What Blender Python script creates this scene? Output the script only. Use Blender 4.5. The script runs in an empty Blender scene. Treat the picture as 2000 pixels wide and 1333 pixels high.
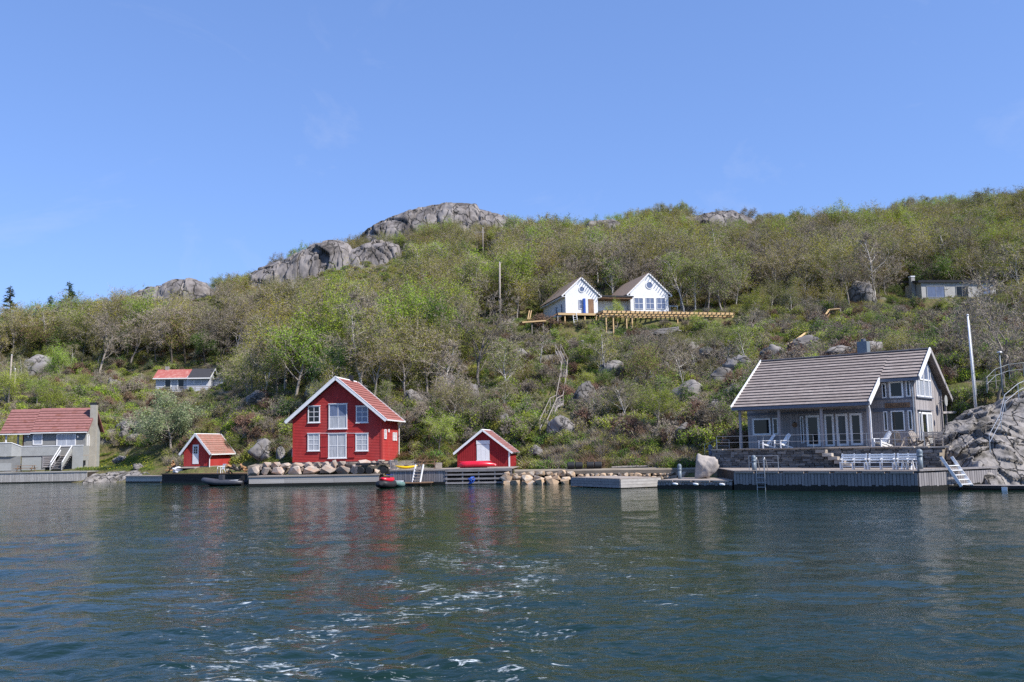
import bpy, bmesh, math, random
import numpy as np
from mathutils import Vector, Matrix, noise as mnoise

sc = bpy.context.scene
COL = sc.collection
RAD = math.radians

# ------------------------------------------------------------------ camera
F_PX, PITCH, ROLL, CAM_H = 1800.0, math.atan(202.0 / 1800.0), 0.02, 3.3
CAM = Vector((0, 0, CAM_H))
_F = Vector((0, math.cos(PITCH), math.sin(PITCH)))
_R0 = Vector((1, 0, 0)); _U0 = Vector((0, -math.sin(PITCH), math.cos(PITCH)))
_R = _R0 * math.cos(ROLL) - _U0 * math.sin(ROLL)
_U = _U0 * math.cos(ROLL) + _R0 * math.sin(ROLL)
cam_d = bpy.data.cameras.new('camera'); cam_o = bpy.data.objects.new('camera', cam_d); COL.objects.link(cam_o)
cam_d.sensor_width = 36.0; cam_d.lens = 36.0 * F_PX / 2000.0
cam_d.clip_start = 0.5; cam_d.clip_end = 8000
m = Matrix.Identity(4)
for i in range(3):
    m[i][0] = _R[i]; m[i][1] = _U[i]; m[i][2] = -_F[i]; m[i][3] = CAM[i]
cam_o.matrix_world = m
sc.camera = cam_o

# ------------------------------------------------------------------ sky, sun, exposure
SUN_EL, SUN_AZ = RAD(47), RAD(60)          # azimuth measured from straight behind the camera towards the right
SUN_DIR = Vector((math.sin(SUN_AZ) * math.cos(SUN_EL), -math.cos(SUN_AZ) * math.cos(SUN_EL), math.sin(SUN_EL)))
world = bpy.data.worlds.new('World'); sc.world = world; world.use_nodes = True
nt = world.node_tree; nt.nodes.clear()
wo = nt.nodes.new('ShaderNodeOutputWorld'); bg = nt.nodes.new('ShaderNodeBackground')
sky = nt.nodes.new('ShaderNodeTexSky'); sky.sky_type = 'NISHITA'; sky.sun_disc = False
sky.sun_elevation = SUN_EL; sky.sun_rotation = math.atan2(SUN_DIR.x, SUN_DIR.y)
sky.altitude = 0; sky.air_density = 1.0; sky.dust_density = 0.2; sky.ozone_density = 3.0
tc = nt.nodes.new('ShaderNodeTexCoord'); mp = nt.nodes.new('ShaderNodeMapping')
mp.inputs['Scale'].default_value = (2.2, 2.2, 4.0); mp.inputs['Rotation'].default_value = (0.15, 0.5, 0.4)
nz = nt.nodes.new('ShaderNodeTexNoise'); nz.inputs['Scale'].default_value = 1.7; nz.inputs['Detail'].default_value = 9
nz.inputs['Roughness'].default_value = 0.62; nz.inputs['Distortion'].default_value = 0.9
cr = nt.nodes.new('ShaderNodeValToRGB'); cr.color_ramp.elements[0].position = 0.575; cr.color_ramp.elements[1].position = 0.86
cr.color_ramp.elements[1].color = (0.30, 0.30, 0.30, 1)
mx = nt.nodes.new('ShaderNodeMixRGB'); mx.inputs['Color2'].default_value = (3.4, 3.7, 4.6, 1)
nt.links.new(tc.outputs['Generated'], mp.inputs['Vector']); nt.links.new(mp.outputs['Vector'], nz.inputs['Vector'])
nt.links.new(nz.outputs['Fac'], cr.inputs['Fac']); nt.links.new(cr.outputs['Color'], mx.inputs['Fac'])
gm = nt.nodes.new('ShaderNodeGamma'); gm.inputs['Gamma'].default_value = 0.6; nt.links.new(sky.outputs['Color'], gm.inputs['Color'])
hsv = nt.nodes.new('ShaderNodeMixRGB'); hsv.blend_type = 'MULTIPLY'; hsv.inputs['Fac'].default_value = 1; hsv.inputs['Color2'].default_value = (0.88, 1.17, 1.84, 1); nt.links.new(gm.outputs['Color'], hsv.inputs['Color1'])
nt.links.new(hsv.outputs['Color'], mx.inputs['Color1']); nt.links.new(mx.outputs['Color'], bg.inputs['Color'])
bg.inputs['Strength'].default_value = 0.122
nt.links.new(bg.outputs['Background'], wo.inputs['Surface'])
sun_d = bpy.data.lights.new('sun', 'SUN'); sun_d.energy = 4.2; sun_d.angle = RAD(0.5); sun_d.color = (1.0, 0.95, 0.88)
sun_o = bpy.data.objects.new('sun', sun_d); COL.objects.link(sun_o); sun_o.location = (60, -60, 120)
sun_o.rotation_euler = (-SUN_DIR).to_track_quat('-Z', 'Y').to_euler()
vs = sc.view_settings; vs.view_transform = 'Standard'; vs.look = 'None'; vs.gamma = 1; vs.use_curve_mapping = False
vs.exposure = 0.75
cy = sc.cycles
cy.max_bounces = 5; cy.diffuse_bounces = 2; cy.glossy_bounces = 3; cy.transmission_bounces = 2
cy.use_adaptive_sampling = True; cy.adaptive_threshold = 0.01; cy.use_denoising = False
cy.caustics_reflective = False; cy.caustics_refractive = False

# ------------------------------------------------------------------ pixel <-> world helpers (photo pixels, 2000 wide)
def ray(px, py):
    return (_F + _R * ((px - 1000.0) / F_PX) - _U * ((py - 666.5) / F_PX)).normalized()
def P(px, py, D):
    r = ray(px, py); return CAM + r * (D / r.y)
def PZ(px, py, z):
    r = ray(px, py); return CAM + r * ((z - CAM_H) / r.z)
def proj(p):
    d = Vector(p) - CAM; w = d.dot(_F)
    return 1000 + F_PX * d.dot(_R) / w, 666.5 - F_PX * d.dot(_U) / w
def onplane(px, py, o, yaw):
    ex = Vector((math.cos(yaw), math.sin(yaw), 0)); ey = Vector((-math.sin(yaw), math.cos(yaw), 0))
    r = ray(px, py); t = (Vector(o) - CAM).dot(ey) / r.dot(ey); p = CAM + r * t
    return (p - Vector(o)).dot(ex), p.z - o[2]

# ------------------------------------------------------------------ materials
MAT = {}
def M(name, c1, c2=None, scale=4.0, rough=0.75, bump=0.0, bscale=None, stretch=(1, 1, 1), metallic=0.0, spec=0.3,
      rnd=0.0, ramp=(0.35, 0.65), detail=5, c3=None, scale3=1.0, ramp3=(0.55, 0.65), island=False, crack=0.0):
    mt = bpy.data.materials.new(name); mt.use_nodes = True; t = mt.node_tree; L = t.links.new
    b = t.nodes['Principled BSDF']; b.inputs['Roughness'].default_value = rough; b.inputs['Metallic'].default_value = metallic
    b.inputs['Specular IOR Level'].default_value = spec
    co = t.nodes.new('ShaderNodeTexCoord'); mpn = t.nodes.new('ShaderNodeMapping'); mpn.inputs['Scale'].default_value = stretch
    oi = t.nodes.new('ShaderNodeObjectInfo')
    ad = t.nodes.new('ShaderNodeVectorMath'); ad.operation = 'ADD'
    sc_ = t.nodes.new('ShaderNodeVectorMath'); sc_.operation = 'SCALE'; sc_.inputs[0].default_value = (37, 53, 71)
    L(oi.outputs['Random'], sc_.inputs['Scale']); L(co.outputs['Object'], ad.inputs[0]); L(sc_.outputs[0], ad.inputs[1])
    L(ad.outputs[0], mpn.inputs['Vector'])
    n = t.nodes.new('ShaderNodeTexNoise'); n.inputs['Scale'].default_value = scale; n.inputs['Detail'].default_value = detail
    n.inputs['Roughness'].default_value = 0.6
    L(mpn.outputs[0], n.inputs['Vector'])
    if c2 is None: c2 = tuple(x * 0.82 for x in c1)
    rp = t.nodes.new('ShaderNodeValToRGB'); rp.color_ramp.elements[0].position = ramp[0]; rp.color_ramp.elements[1].position = ramp[1]
    rp.color_ramp.elements[0].color = (*c1, 1); rp.color_ramp.elements[1].color = (*c2, 1)
    L(n.outputs['Fac'], rp.inputs['Fac']); out = rp.outputs['Color']
    if c3 is not None:
        n3 = t.nodes.new('ShaderNodeTexNoise'); n3.inputs['Scale'].default_value = scale3; n3.inputs['Detail'].default_value = 6
        n3.inputs['Roughness'].default_value = 0.65
        L(mpn.outputs[0], n3.inputs['Vector'])
        r3 = t.nodes.new('ShaderNodeValToRGB'); r3.color_ramp.elements[0].position = ramp3[0]; r3.color_ramp.elements[1].position = ramp3[1]
        L(n3.outputs['Fac'], r3.inputs['Fac'])
        m3 = t.nodes.new('ShaderNodeMixRGB'); m3.inputs['Color2'].default_value = (*c3, 1)
        L(r3.outputs['Color'], m3.inputs['Fac']); L(out, m3.inputs['Color1']); out = m3.outputs['Color']
    crk = None
    if crack:      # fissures: thin dark lines between irregular blocks
        nw = t.nodes.new('ShaderNodeTexNoise'); nw.inputs['Scale'].default_value = crack * 1.3; nw.inputs['Detail'].default_value = 4; L(mpn.outputs[0], nw.inputs['Vector'])
        va = t.nodes.new('ShaderNodeVectorMath'); va.operation = 'MULTIPLY_ADD'; va.inputs[1].default_value = (0.9 / crack,) * 3; L(nw.outputs['Color'], va.inputs[0]); L(mpn.outputs[0], va.inputs[2])
        vo = t.nodes.new('ShaderNodeTexVoronoi'); vo.feature = 'DISTANCE_TO_EDGE'; vo.inputs['Scale'].default_value = crack; L(va.outputs[0], vo.inputs['Vector'])
        crk = t.nodes.new('ShaderNodeMapRange'); crk.inputs['From Max'].default_value = 0.05; L(vo.outputs['Distance'], crk.inputs['Value'])
        mk = t.nodes.new('ShaderNodeMixRGB'); mk.inputs['Color1'].default_value = (0.05, 0.046, 0.04, 1); L(crk.outputs[0], mk.inputs['Fac']); L(out, mk.inputs['Color2']); out = mk.outputs['Color']
    if rnd:
        hs = t.nodes.new('ShaderNodeHueSaturation'); mr = t.nodes.new('ShaderNodeMapRange')
        mr.inputs['To Min'].default_value = 1 - rnd; mr.inputs['To Max'].default_value = 1 + rnd
        src = oi.outputs['Random']
        if island:
            g = t.nodes.new('ShaderNodeNewGeometry'); src = g.outputs['Random Per Island']
        L(src, mr.inputs['Value']); L(mr.outputs[0], hs.inputs['Value']); L(out, hs.inputs['Color']); out = hs.outputs['Color']
    L(out, b.inputs['Base Color'])
    if bump:
        nb = t.nodes.new('ShaderNodeTexNoise'); nb.inputs['Scale'].default_value = bscale or scale * 3; nb.inputs['Detail'].default_value = 6
        L(mpn.outputs[0], nb.inputs['Vector'])
        bn = t.nodes.new('ShaderNodeBump'); bn.inputs['Strength'].default_value = 0.9; bn.inputs['Distance'].default_value = bump
        L(nb.outputs['Fac'], bn.inputs['Height']); L(bn.outputs[0], b.inputs['Normal'])
        if crk is not None:
            b2n = t.nodes.new('ShaderNodeBump'); b2n.inputs['Strength'].default_value = 0.9; b2n.inputs['Distance'].default_value = bump; L(crk.outputs[0], b2n.inputs['Height']); L(bn.outputs[0], b2n.inputs['Normal']); L(b2n.outputs[0], b.inputs['Normal'])
    MAT[name] = mt
    return mt

def leafmat(name, c1, c2, trans=0.35, rough=0.6, hue=0.03, val=0.25):
    mt = bpy.data.materials.new(name); mt.use_nodes = True; t = mt.node_tree; L = t.links.new
    t.nodes.clear(); o = t.nodes.new('ShaderNodeOutputMaterial')
    g = t.nodes.new('ShaderNodeNewGeometry'); oi = t.nodes.new('ShaderNodeObjectInfo')
    mxc = t.nodes.new('ShaderNodeMixRGB'); mxc.inputs['Color1'].default_value = (*c1, 1); mxc.inputs['Color2'].default_value = (*c2, 1)
    L(g.outputs['Random Per Island'], mxc.inputs['Fac'])
    hs = t.nodes.new('ShaderNodeHueSaturation')
    a = t.nodes.new('ShaderNodeMapRange'); a.inputs['To Min'].default_value = 1 - val; a.inputs['To Max'].default_value = 1 + val
    h = t.nodes.new('ShaderNodeMapRange'); h.inputs['To Min'].default_value = 0.5 - hue; h.inputs['To Max'].default_value = 0.5 + hue
    ml = t.nodes.new('ShaderNodeMath'); ml.operation = 'MULTIPLY'; ml.inputs[1].default_value = 7.31
    fr = t.nodes.new('ShaderNodeMath'); fr.operation = 'FRACT'
    L(oi.outputs['Random'], a.inputs['Value']); L(oi.outputs['Random'], ml.inputs[0]); L(ml.outputs[0], fr.inputs[0]); L(fr.outputs[0], h.inputs['Value'])
    L(mxc.outputs[0], hs.inputs['Color']); L(a.outputs[0], hs.inputs['Value']); L(h.outputs[0], hs.inputs['Hue'])
    d = t.nodes.new('ShaderNodeBsdfDiffuse'); L(hs.outputs[0], d.inputs['Color'])
    tr = t.nodes.new('ShaderNodeBsdfTranslucent'); L(hs.outputs[0], tr.inputs['Color'])
    mx_ = t.nodes.new('ShaderNodeMixShader'); mx_.inputs[0].default_value = trans
    L(d.outputs[0], mx_.inputs[1]); L(tr.outputs[0], mx_.inputs[2]); L(mx_.outputs[0], o.inputs['Surface'])
    MAT[name] = mt
    return mt

# ------------------------------------------------------------------ objects
def link(o, parent=None):
    COL.objects.link(o)
    if parent is not None: o.parent = parent
    return o
def tag(o, label=None, cat=None, group=None, kind=None):
    if label: o['label'] = label
    if cat: o['category'] = cat
    if group: o['group'] = group
    if kind: o['kind'] = kind
    return o
def thing(name, label, cat, loc=(0, 0, 0), yaw=0.0, group=None):
    o = bpy.data.objects.new(name, None); o.empty_display_size = 0.3
    link(o); o.location = loc; o.rotation_euler = (0, 0, yaw)
    return tag(o, label, cat, group)
def put(name, mesh, parent=None, loc=(0, 0, 0), rot=(0, 0, 0), scale=(1, 1, 1)):
    o = bpy.data.objects.new(name, mesh); link(o, parent)
    o.location = loc; o.rotation_euler = rot; o.scale = scale
    return o
def copy_tree(o, parent=None):
    c = o.copy(); COL.objects.link(c); c.parent = parent
    for ch in list(o.children): copy_tree(ch, c)
    return c

class MB:
    def __init__(s): s.v = []; s.f = []; s.m = []
    def add(s, vs_, fs, mi=0):
        b = len(s.v); s.v += [tuple(v) for v in vs_]
        for f in fs: s.f.append(tuple(b + i for i in f)); s.m.append(mi)
        return s
    def box(s, x0, x1, y0, y1, z0, z1, mi=0):
        return s.add([(x0, y0, z0), (x1, y0, z0), (x1, y1, z0), (x0, y1, z0), (x0, y0, z1), (x1, y0, z1), (x1, y1, z1), (x0, y1, z1)],
                     [(0, 3, 2, 1), (4, 5, 6, 7), (0, 1, 5, 4), (1, 2, 6, 5), (2, 3, 7, 6), (3, 0, 4, 7)], mi)
    def beam(s, p0, p1, w, h, up=(0, 0, 1), mi=0):
        p0 = Vector(p0); p1 = Vector(p1); d = (p1 - p0).normalized(); u = Vector(up)
        if abs(d.dot(u)) > 0.98: u = Vector((0, 1, 0))
        r = d.cross(u).normalized(); u = r.cross(d).normalized()
        vs_ = []
        for p in (p0, p1):
            for a, b in ((-1, -1), (1, -1), (1, 1), (-1, 1)): vs_.append(p + r * (a * w / 2) + u * (b * h / 2))
        return s.add(vs_, [(0, 1, 2, 3), (7, 6, 5, 4), (0, 4, 5, 1), (1, 5, 6, 2), (2, 6, 7, 3), (3, 7, 4, 0)], mi)
    def slab(s, q, th, mi=0):
        q = [Vector(p) for p in q]; n = (q[1] - q[0]).cross(q[-1] - q[0]).normalized() * th; k = len(q)
        vs_ = q + [p - n for p in q]
        fs = [tuple(range(k)), tuple(range(2 * k - 1, k - 1, -1))] + [(i, i + k, (i + 1) % k + k, (i + 1) % k) for i in range(k)]
        return s.add(vs_, fs, mi)
    def prism(s, poly, y0, y1, mi=0):
        k = len(poly); vs_ = [(x, y0, z) for x, z in poly] + [(x, y1, z) for x, z in poly]
        return s.add(vs_, [tuple(range(k)), tuple(range(2 * k - 1, k - 1, -1))] + [(i, i + k, (i + 1) % k + k, (i + 1) % k) for i in range(k)], mi)
    def tube(s, pts, rad, n=6, mi=0):
        pts = [Vector(p) for p in pts]; rs = rad if isinstance(rad, (list, tuple)) else [rad] * len(pts)
        b = len(s.v); prev = None
        for i, p in enumerate(pts):
            d = (pts[min(i + 1, len(pts) - 1)] - pts[max(i - 1, 0)]).normalized()
            if prev is None:
                u = Vector((0, 0, 1)) if abs(d.z) < 0.9 else Vector((1, 0, 0)); r = d.cross(u).normalized()
            else: r = (prev - d * prev.dot(d)).normalized()
            prev = r; q = d.cross(r)
            for k in range(n):
                a = 2 * math.pi * k / n; s.v.append(tuple(p + (r * math.cos(a) + q * math.sin(a)) * rs[i]))
        for i in range(len(pts) - 1):
            for k in range(n):
                s.f.append((b + i * n + k, b + i * n + (k + 1) % n, b + (i + 1) * n + (k + 1) % n, b + (i + 1) * n + k)); s.m.append(mi)
        s.f.append(tuple(b + k for k in range(n - 1, -1, -1))); s.m.append(mi)
        e = b + (len(pts) - 1) * n; s.f.append(tuple(e + k for k in range(n))); s.m.append(mi)
        return s
    def lathe(s, prof, n=12, c=(0, 0, 0), mi=0, axis='z'):
        b = len(s.v)
        for r, z in prof:
            for k in range(n):
                a = 2 * math.pi * k / n; p = (r * math.cos(a), r * math.sin(a), z)
                if axis == 'y': p = (p[0], p[2], p[1])
                if axis == 'x': p = (p[2], p[0], p[1])
                s.v.append((c[0] + p[0], c[1] + p[1], c[2] + p[2]))
        for i in range(len(prof) - 1):
            for k in range(n):
                s.f.append((b + i * n + k, b + i * n + (k + 1) % n, b + (i + 1) * n + (k + 1) % n, b + (i + 1) * n + k)); s.m.append(mi)
        s.f.append(tuple(b + k for k in range(n - 1, -1, -1))); s.m.append(mi)
        e = b + (len(prof) - 1) * n; s.f.append(tuple(e + k for k in range(n))); s.m.append(mi)
        return s
    def mesh(s, name, mats, smooth=False):
        me = bpy.data.meshes.new(name); me.from_pydata(s.v, [], s.f)
        for mt in (mats if isinstance(mats, (list, tuple)) else [mats]): me.materials.append(MAT[mt] if isinstance(mt, str) else mt)
        me.polygons.foreach_set('material_index', s.m)
        bm = bmesh.new(); bm.from_mesh(me); bmesh.ops.recalc_face_normals(bm, faces=bm.faces[:]); bm.to_mesh(me); bm.free()
        if smooth: me.polygons.foreach_set('use_smooth', [True] * len(me.polygons))
        me.update(); return me
    def build(s, name, mats, parent=None, smooth=False, loc=(0, 0, 0), rot=(0, 0, 0)):
        return put(name, s.mesh(name, mats, smooth), parent, loc, rot)

def npmesh(name, V, Fs, mats, midx=None, smooth=False):
    """V (n,3), Fs (m,k) same-size faces or list of such arrays"""
    me = bpy.data.meshes.new(name)
    if not isinstance(Fs, (list, tuple)): Fs = [Fs]
    V = np.asarray(V, np.float32); me.vertices.add(len(V)); me.vertices.foreach_set('co', V.ravel())
    nl = sum(f.size for f in Fs); npoly = sum(len(f) for f in Fs)
    me.loops.add(nl); me.polygons.add(npoly)
    me.loops.foreach_set('vertex_index', np.concatenate([f.ravel() for f in Fs]).astype(np.int32))
    starts = []; o = 0
    for f in Fs:
        starts.append(o + np.arange(len(f)) * f.shape[1]); o += f.size
    me.polygons.foreach_set('loop_start', np.concatenate(starts).astype(np.int32))
    for mt in mats: me.materials.append(MAT[mt] if isinstance(mt, str) else mt)
    if midx is not None: me.polygons.foreach_set('material_index', np.asarray(midx, np.int32))
    if smooth: me.polygons.foreach_set('use_smooth', np.ones(npoly, bool))
    me.update(calc_edges=True); return me

# value noise in numpy
_rs = np.random.RandomState(7); _LAT = _rs.rand(256, 256)
def vnoise(x, y):
    xi = np.floor(x).astype(int); yi = np.floor(y).astype(int); fx = x - xi; fy = y - yi
    fx = fx * fx * (3 - 2 * fx); fy = fy * fy * (3 - 2 * fy)
    a = _LAT[xi & 255, yi & 255]; b = _LAT[(xi + 1) & 255, yi & 255]; c = _LAT[xi & 255, (yi + 1) & 255]; d = _LAT[(xi + 1) & 255, (yi + 1) & 255]
    return (a * (1 - fx) + b * fx) * (1 - fy) + (c * (1 - fx) + d * fx) * fy
def fbm(x, y, o=4):
    s = 0; a = 0.5; t = 0
    for i in range(o):
        s = s + a * vnoise(x * 2 ** i + 17.3 * i, y * 2 ** i + 5.1 * i); t += a; a *= 0.5
    return s / t - 0.5
# ------------------------------------------------------------------ material library
M('red_paint', (0.425, 0.043, 0.040), (0.36, 0.036, 0.034), 2.5, c3=(0.40, 0.066, 0.06), scale3=0.7, ramp3=(0.45, 0.7), rough=0.75, spec=0.15, stretch=(1, 1, 0.5), bump=0.002, bscale=60)
M('dark_red_paint', (0.31, 0.025, 0.028), (0.25, 0.019, 0.022), 3, rough=0.7, spec=0.15)
M('shutter_red', (0.42, 0.045, 0.045), (0.36, 0.036, 0.036), 3, rough=0.6, spec=0.15)
M('white_paint', (0.80, 0.80, 0.80), (0.72, 0.72, 0.72), 3, rough=0.5)
M('red_roof', (0.32, 0.12, 0.10), (0.26, 0.095, 0.08), 3, rough=0.8, rnd=0.08, c3=(0.22, 0.09, 0.07), scale3=0.9, ramp3=(0.5, 0.75))
M('pink_roof', (0.33, 0.19, 0.155), (0.28, 0.115, 0.085), 4, rough=0.85, rnd=0.1, c3=(0.2, 0.14, 0.1), scale3=1.6, ramp3=(0.5, 0.75))
M('maroon_roof', (0.29, 0.135, 0.122), (0.23, 0.105, 0.095), 3, rough=0.8, rnd=0.1, c3=(0.2, 0.08, 0.06), scale3=1.0)
M('brown_roof', (0.31, 0.26, 0.235), (0.235, 0.195, 0.175), 3.5, rough=0.85, rnd=0.12, c3=(0.36, 0.31, 0.275), scale3=1.6, ramp3=(0.5, 0.72))
M('dark_felt', (0.035, 0.035, 0.04), (0.05, 0.05, 0.055), 6, rough=0.9)
M('rust_sheet_roof', (0.40, 0.12, 0.10), (0.32, 0.10, 0.085), 5, rough=0.8, c3=(0.46, 0.25, 0.21), scale3=1.2, ramp3=(0.5, 0.7))
M('weathered_grey_wood', (0.37, 0.345, 0.34), (0.24, 0.22, 0.22), 2.2, rough=0.85, bump=0.004, stretch=(6, 6, 0.6), rnd=0.16, c3=(0.38, 0.33, 0.30), scale3=1.3, ramp3=(0.5, 0.7))
M('quay_wood', (0.30, 0.28, 0.275), (0.20, 0.185, 0.185), 2.0, rough=0.9, bump=0.004, stretch=(5, 5, 0.7), rnd=0.16)
M('deck_wood', (0.36, 0.31, 0.27), (0.25, 0.21, 0.18), 2.0, rough=0.9, bump=0.003, stretch=(0.6, 5, 5), rnd=0.12)
M('pale_planks', (0.50, 0.47, 0.43), (0.38, 0.35, 0.32), 1.6, rough=0.9, bump=0.004, stretch=(0.5, 3, 3), rnd=0.12, c3=(0.30, 0.28, 0.26), scale3=0.9, ramp3=(0.55, 0.75))
M('tarred_wood', (0.055, 0.045, 0.04), (0.03, 0.026, 0.024), 3, rough=0.8, rnd=0.2)
M('algae', (0.022, 0.022, 0.016), (0.012, 0.012, 0.01), 5, rough=0.5, bump=0.02)
M('new_timber', (0.60, 0.42, 0.22), (0.50, 0.33, 0.16), 3, rough=0.7, rnd=0.12, stretch=(1, 4, 4))
M('brown_timber', (0.25, 0.15, 0.085), (0.17, 0.1, 0.06), 3, rough=0.8, rnd=0.2)
M('sheathing', (0.36, 0.26, 0.19), (0.28, 0.2, 0.145), 3, rough=0.9, rnd=0.1)
M('driftwood', (0.36, 0.32, 0.28), (0.25, 0.21, 0.18), 4, rough=0.9, rnd=0.2)
M('grey_paint', (0.235, 0.235, 0.225), (0.20, 0.20, 0.19), 2, rough=0.6)
M('grey_paint_light', (0.34, 0.345, 0.335), (0.29, 0.295, 0.285), 2, rough=0.6)
M('pale_blue_paint', (0.56, 0.58, 0.64), (0.48, 0.50, 0.56), 2, rough=0.6)
M('cream_paint', (0.43, 0.42, 0.395), (0.36, 0.35, 0.33), 2, rough=0.6)
M('slate_blue_paint', (0.14, 0.155, 0.19), (0.12, 0.13, 0.165), 3, rough=0.5)
M('steel', (0.46, 0.47, 0.48), (0.38, 0.39, 0.4), 5, rough=0.35, metallic=0.6)
M('bollard_paint', (0.17, 0.21, 0.24), (0.14, 0.17, 0.2), 5, rough=0.4)
M('concrete', (0.36, 0.345, 0.32), (0.26, 0.25, 0.235), 1.3, rough=0.9, bump=0.006, rnd=0.05, c3=(0.2, 0.19, 0.17), scale3=0.7, ramp3=(0.5, 0.75))
M('plaster', (0.37, 0.35, 0.305), (0.31, 0.29, 0.25), 2, rough=0.9)
M('black_rubber', (0.018, 0.018, 0.02), (0.026, 0.026, 0.028), 5, rough=0.55)
M('dark_plastic', (0.03, 0.03, 0.034), (0.02, 0.02, 0.024), 5, rough=0.4)
M('hull_grey', (0.06, 0.062, 0.075), (0.045, 0.047, 0.058), 4, rough=0.4)
M('red_plastic', (0.62, 0.012, 0.035), (0.55, 0.01, 0.03), 3, rough=0.3, spec=0.5)
M('yellow_plastic', (0.80, 0.50, 0.01), (0.72, 0.43, 0.01), 3, rough=0.35)
M('white_plastic', (0.78, 0.79, 0.8), (0.72, 0.73, 0.74), 3, rough=0.35)
M('blue_plastic', (0.03, 0.10, 0.42), (0.03, 0.08, 0.35), 3, rough=0.4)
M('green_canvas', (0.13, 0.22, 0.2), (0.1, 0.17, 0.16), 3, rough=0.5)
M('camo_brown', (0.18, 0.145, 0.105), (0.10, 0.085, 0.06), 7, rough=0.6)
M('firewood', (0.42, 0.24, 0.12), (0.3, 0.17, 0.09), 4, rough=0.9, rnd=0.3)
M('soil_path', (0.28, 0.235, 0.18), (0.2, 0.165, 0.125), 0.8, rough=1)
M('interior_dark', (0.02, 0.018, 0.016), (0.035, 0.03, 0.026), 1.5, rough=0.25, spec=0.6)
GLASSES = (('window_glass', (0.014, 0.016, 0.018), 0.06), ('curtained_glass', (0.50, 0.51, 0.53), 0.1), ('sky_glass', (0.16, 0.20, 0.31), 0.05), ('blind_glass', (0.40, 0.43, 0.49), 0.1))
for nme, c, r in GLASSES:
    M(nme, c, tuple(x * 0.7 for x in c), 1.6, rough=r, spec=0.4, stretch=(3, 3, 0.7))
STONE = dict(rough=0.9, bump=0.02, bscale=9)
M('granite', (0.27, 0.25, 0.235), (0.165, 0.153, 0.147), 0.8, c3=(0.10, 0.092, 0.08), scale3=1.1, ramp3=(0.47, 0.66), detail=8, rough=0.95, bump=0.12, bscale=2.2, rnd=0.15, crack=1.3)
M('cliff_granite', (0.27, 0.245, 0.232), (0.165, 0.15, 0.145), 0.3, c3=(0.085, 0.075, 0.07), scale3=0.17, ramp3=(0.47, 0.62), detail=9, rough=0.95, bump=0.3, bscale=0.8, stretch=(1, 1, 0.45), crack=0.28)
M('shore_granite', (0.30, 0.275, 0.255), (0.19, 0.175, 0.165), 0.9, c3=(0.09, 0.082, 0.07), scale3=0.8, ramp3=(0.47, 0.63), detail=9, rough=0.95, bump=0.14, bscale=2.5, crack=0.75)
M('wall_boulder', (0.41, 0.345, 0.29), (0.28, 0.235, 0.20), 1.2, rnd=0.3, c3=(0.42, 0.24, 0.15), scale3=0.9, ramp3=(0.5, 0.7), **STONE)
M('revetment_stone', (0.42, 0.29, 0.18), (0.29, 0.215, 0.15), 1.2, rnd=0.3, c3=(0.45, 0.40, 0.34), scale3=0.6, ramp3=(0.48, 0.65), **STONE)
M('slate_stone', (0.165, 0.16, 0.155), (0.10, 0.10, 0.102), 1.8, rnd=0.5, c3=(0.24, 0.21, 0.17), scale3=0.8, ramp3=(0.5, 0.7), **STONE)
M('flat_stone', (0.44, 0.39, 0.33), (0.34, 0.29, 0.24), 1.5, rnd=0.2, **STONE)
M('rubble_stone', (0.42, 0.37, 0.33), (0.3, 0.27, 0.245), 1.3, rnd=0.3, **STONE)
M('bark_grey', (0.31, 0.27, 0.235), (0.19, 0.165, 0.14), 3, rough=0.95, rnd=0.3, stretch=(2, 2, 0.6))
M('bark_birch', (0.62, 0.58, 0.53), (0.42, 0.385, 0.35), 2.5, rough=0.9, rnd=0.2, stretch=(1, 1, 2))
M('bark_dark', (0.10, 0.085, 0.07), (0.065, 0.055, 0.045), 3, rough=0.95, rnd=0.3)
leafmat('twig', (0.25, 0.205, 0.16), (0.36, 0.315, 0.26), trans=0.0, hue=0.01, val=0.25)
leafmat('twig_red', (0.22, 0.135, 0.095), (0.30, 0.20, 0.15), trans=0.0, hue=0.01, val=0.25)
leafmat('leaf_bud', (0.32, 0.28, 0.075), (0.28, 0.28, 0.07), hue=0.02, val=0.22)
leafmat('leaf_olive', (0.25, 0.27, 0.06), (0.32, 0.34, 0.07), hue=0.02, val=0.25)
leafmat('leaf_fresh', (0.27, 0.36, 0.05), (0.36, 0.45, 0.065), hue=0.02, val=0.22)
leafmat('leaf_yellow', (0.34, 0.33, 0.05), (0.42, 0.38, 0.05), hue=0.015, val=0.2)
leafmat('leaf_mid', (0.12, 0.19, 0.04), (0.17, 0.25, 0.05), hue=0.02, val=0.25)
leafmat('leaf_pale', (0.24, 0.29, 0.15), (0.32, 0.37, 0.21), hue=0.02, val=0.15)
leafmat('leaf_heath', (0.14, 0.10, 0.05), (0.19, 0.15, 0.055), hue=0.03, val=0.3)
leafmat('leaf_grass', (0.14, 0.19, 0.045), (0.20, 0.23, 0.06), hue=0.02, val=0.25)
leafmat('leaf_dry', (0.31, 0.26, 0.16), (0.22, 0.19, 0.10), hue=0.02, val=0.25)
leafmat('needles', (0.035, 0.06, 0.03), (0.05, 0.08, 0.035), trans=0.1)
leafmat('dandelion', (0.7, 0.55, 0.02), (0.75, 0.6, 0.04), trans=0.1)

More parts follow.
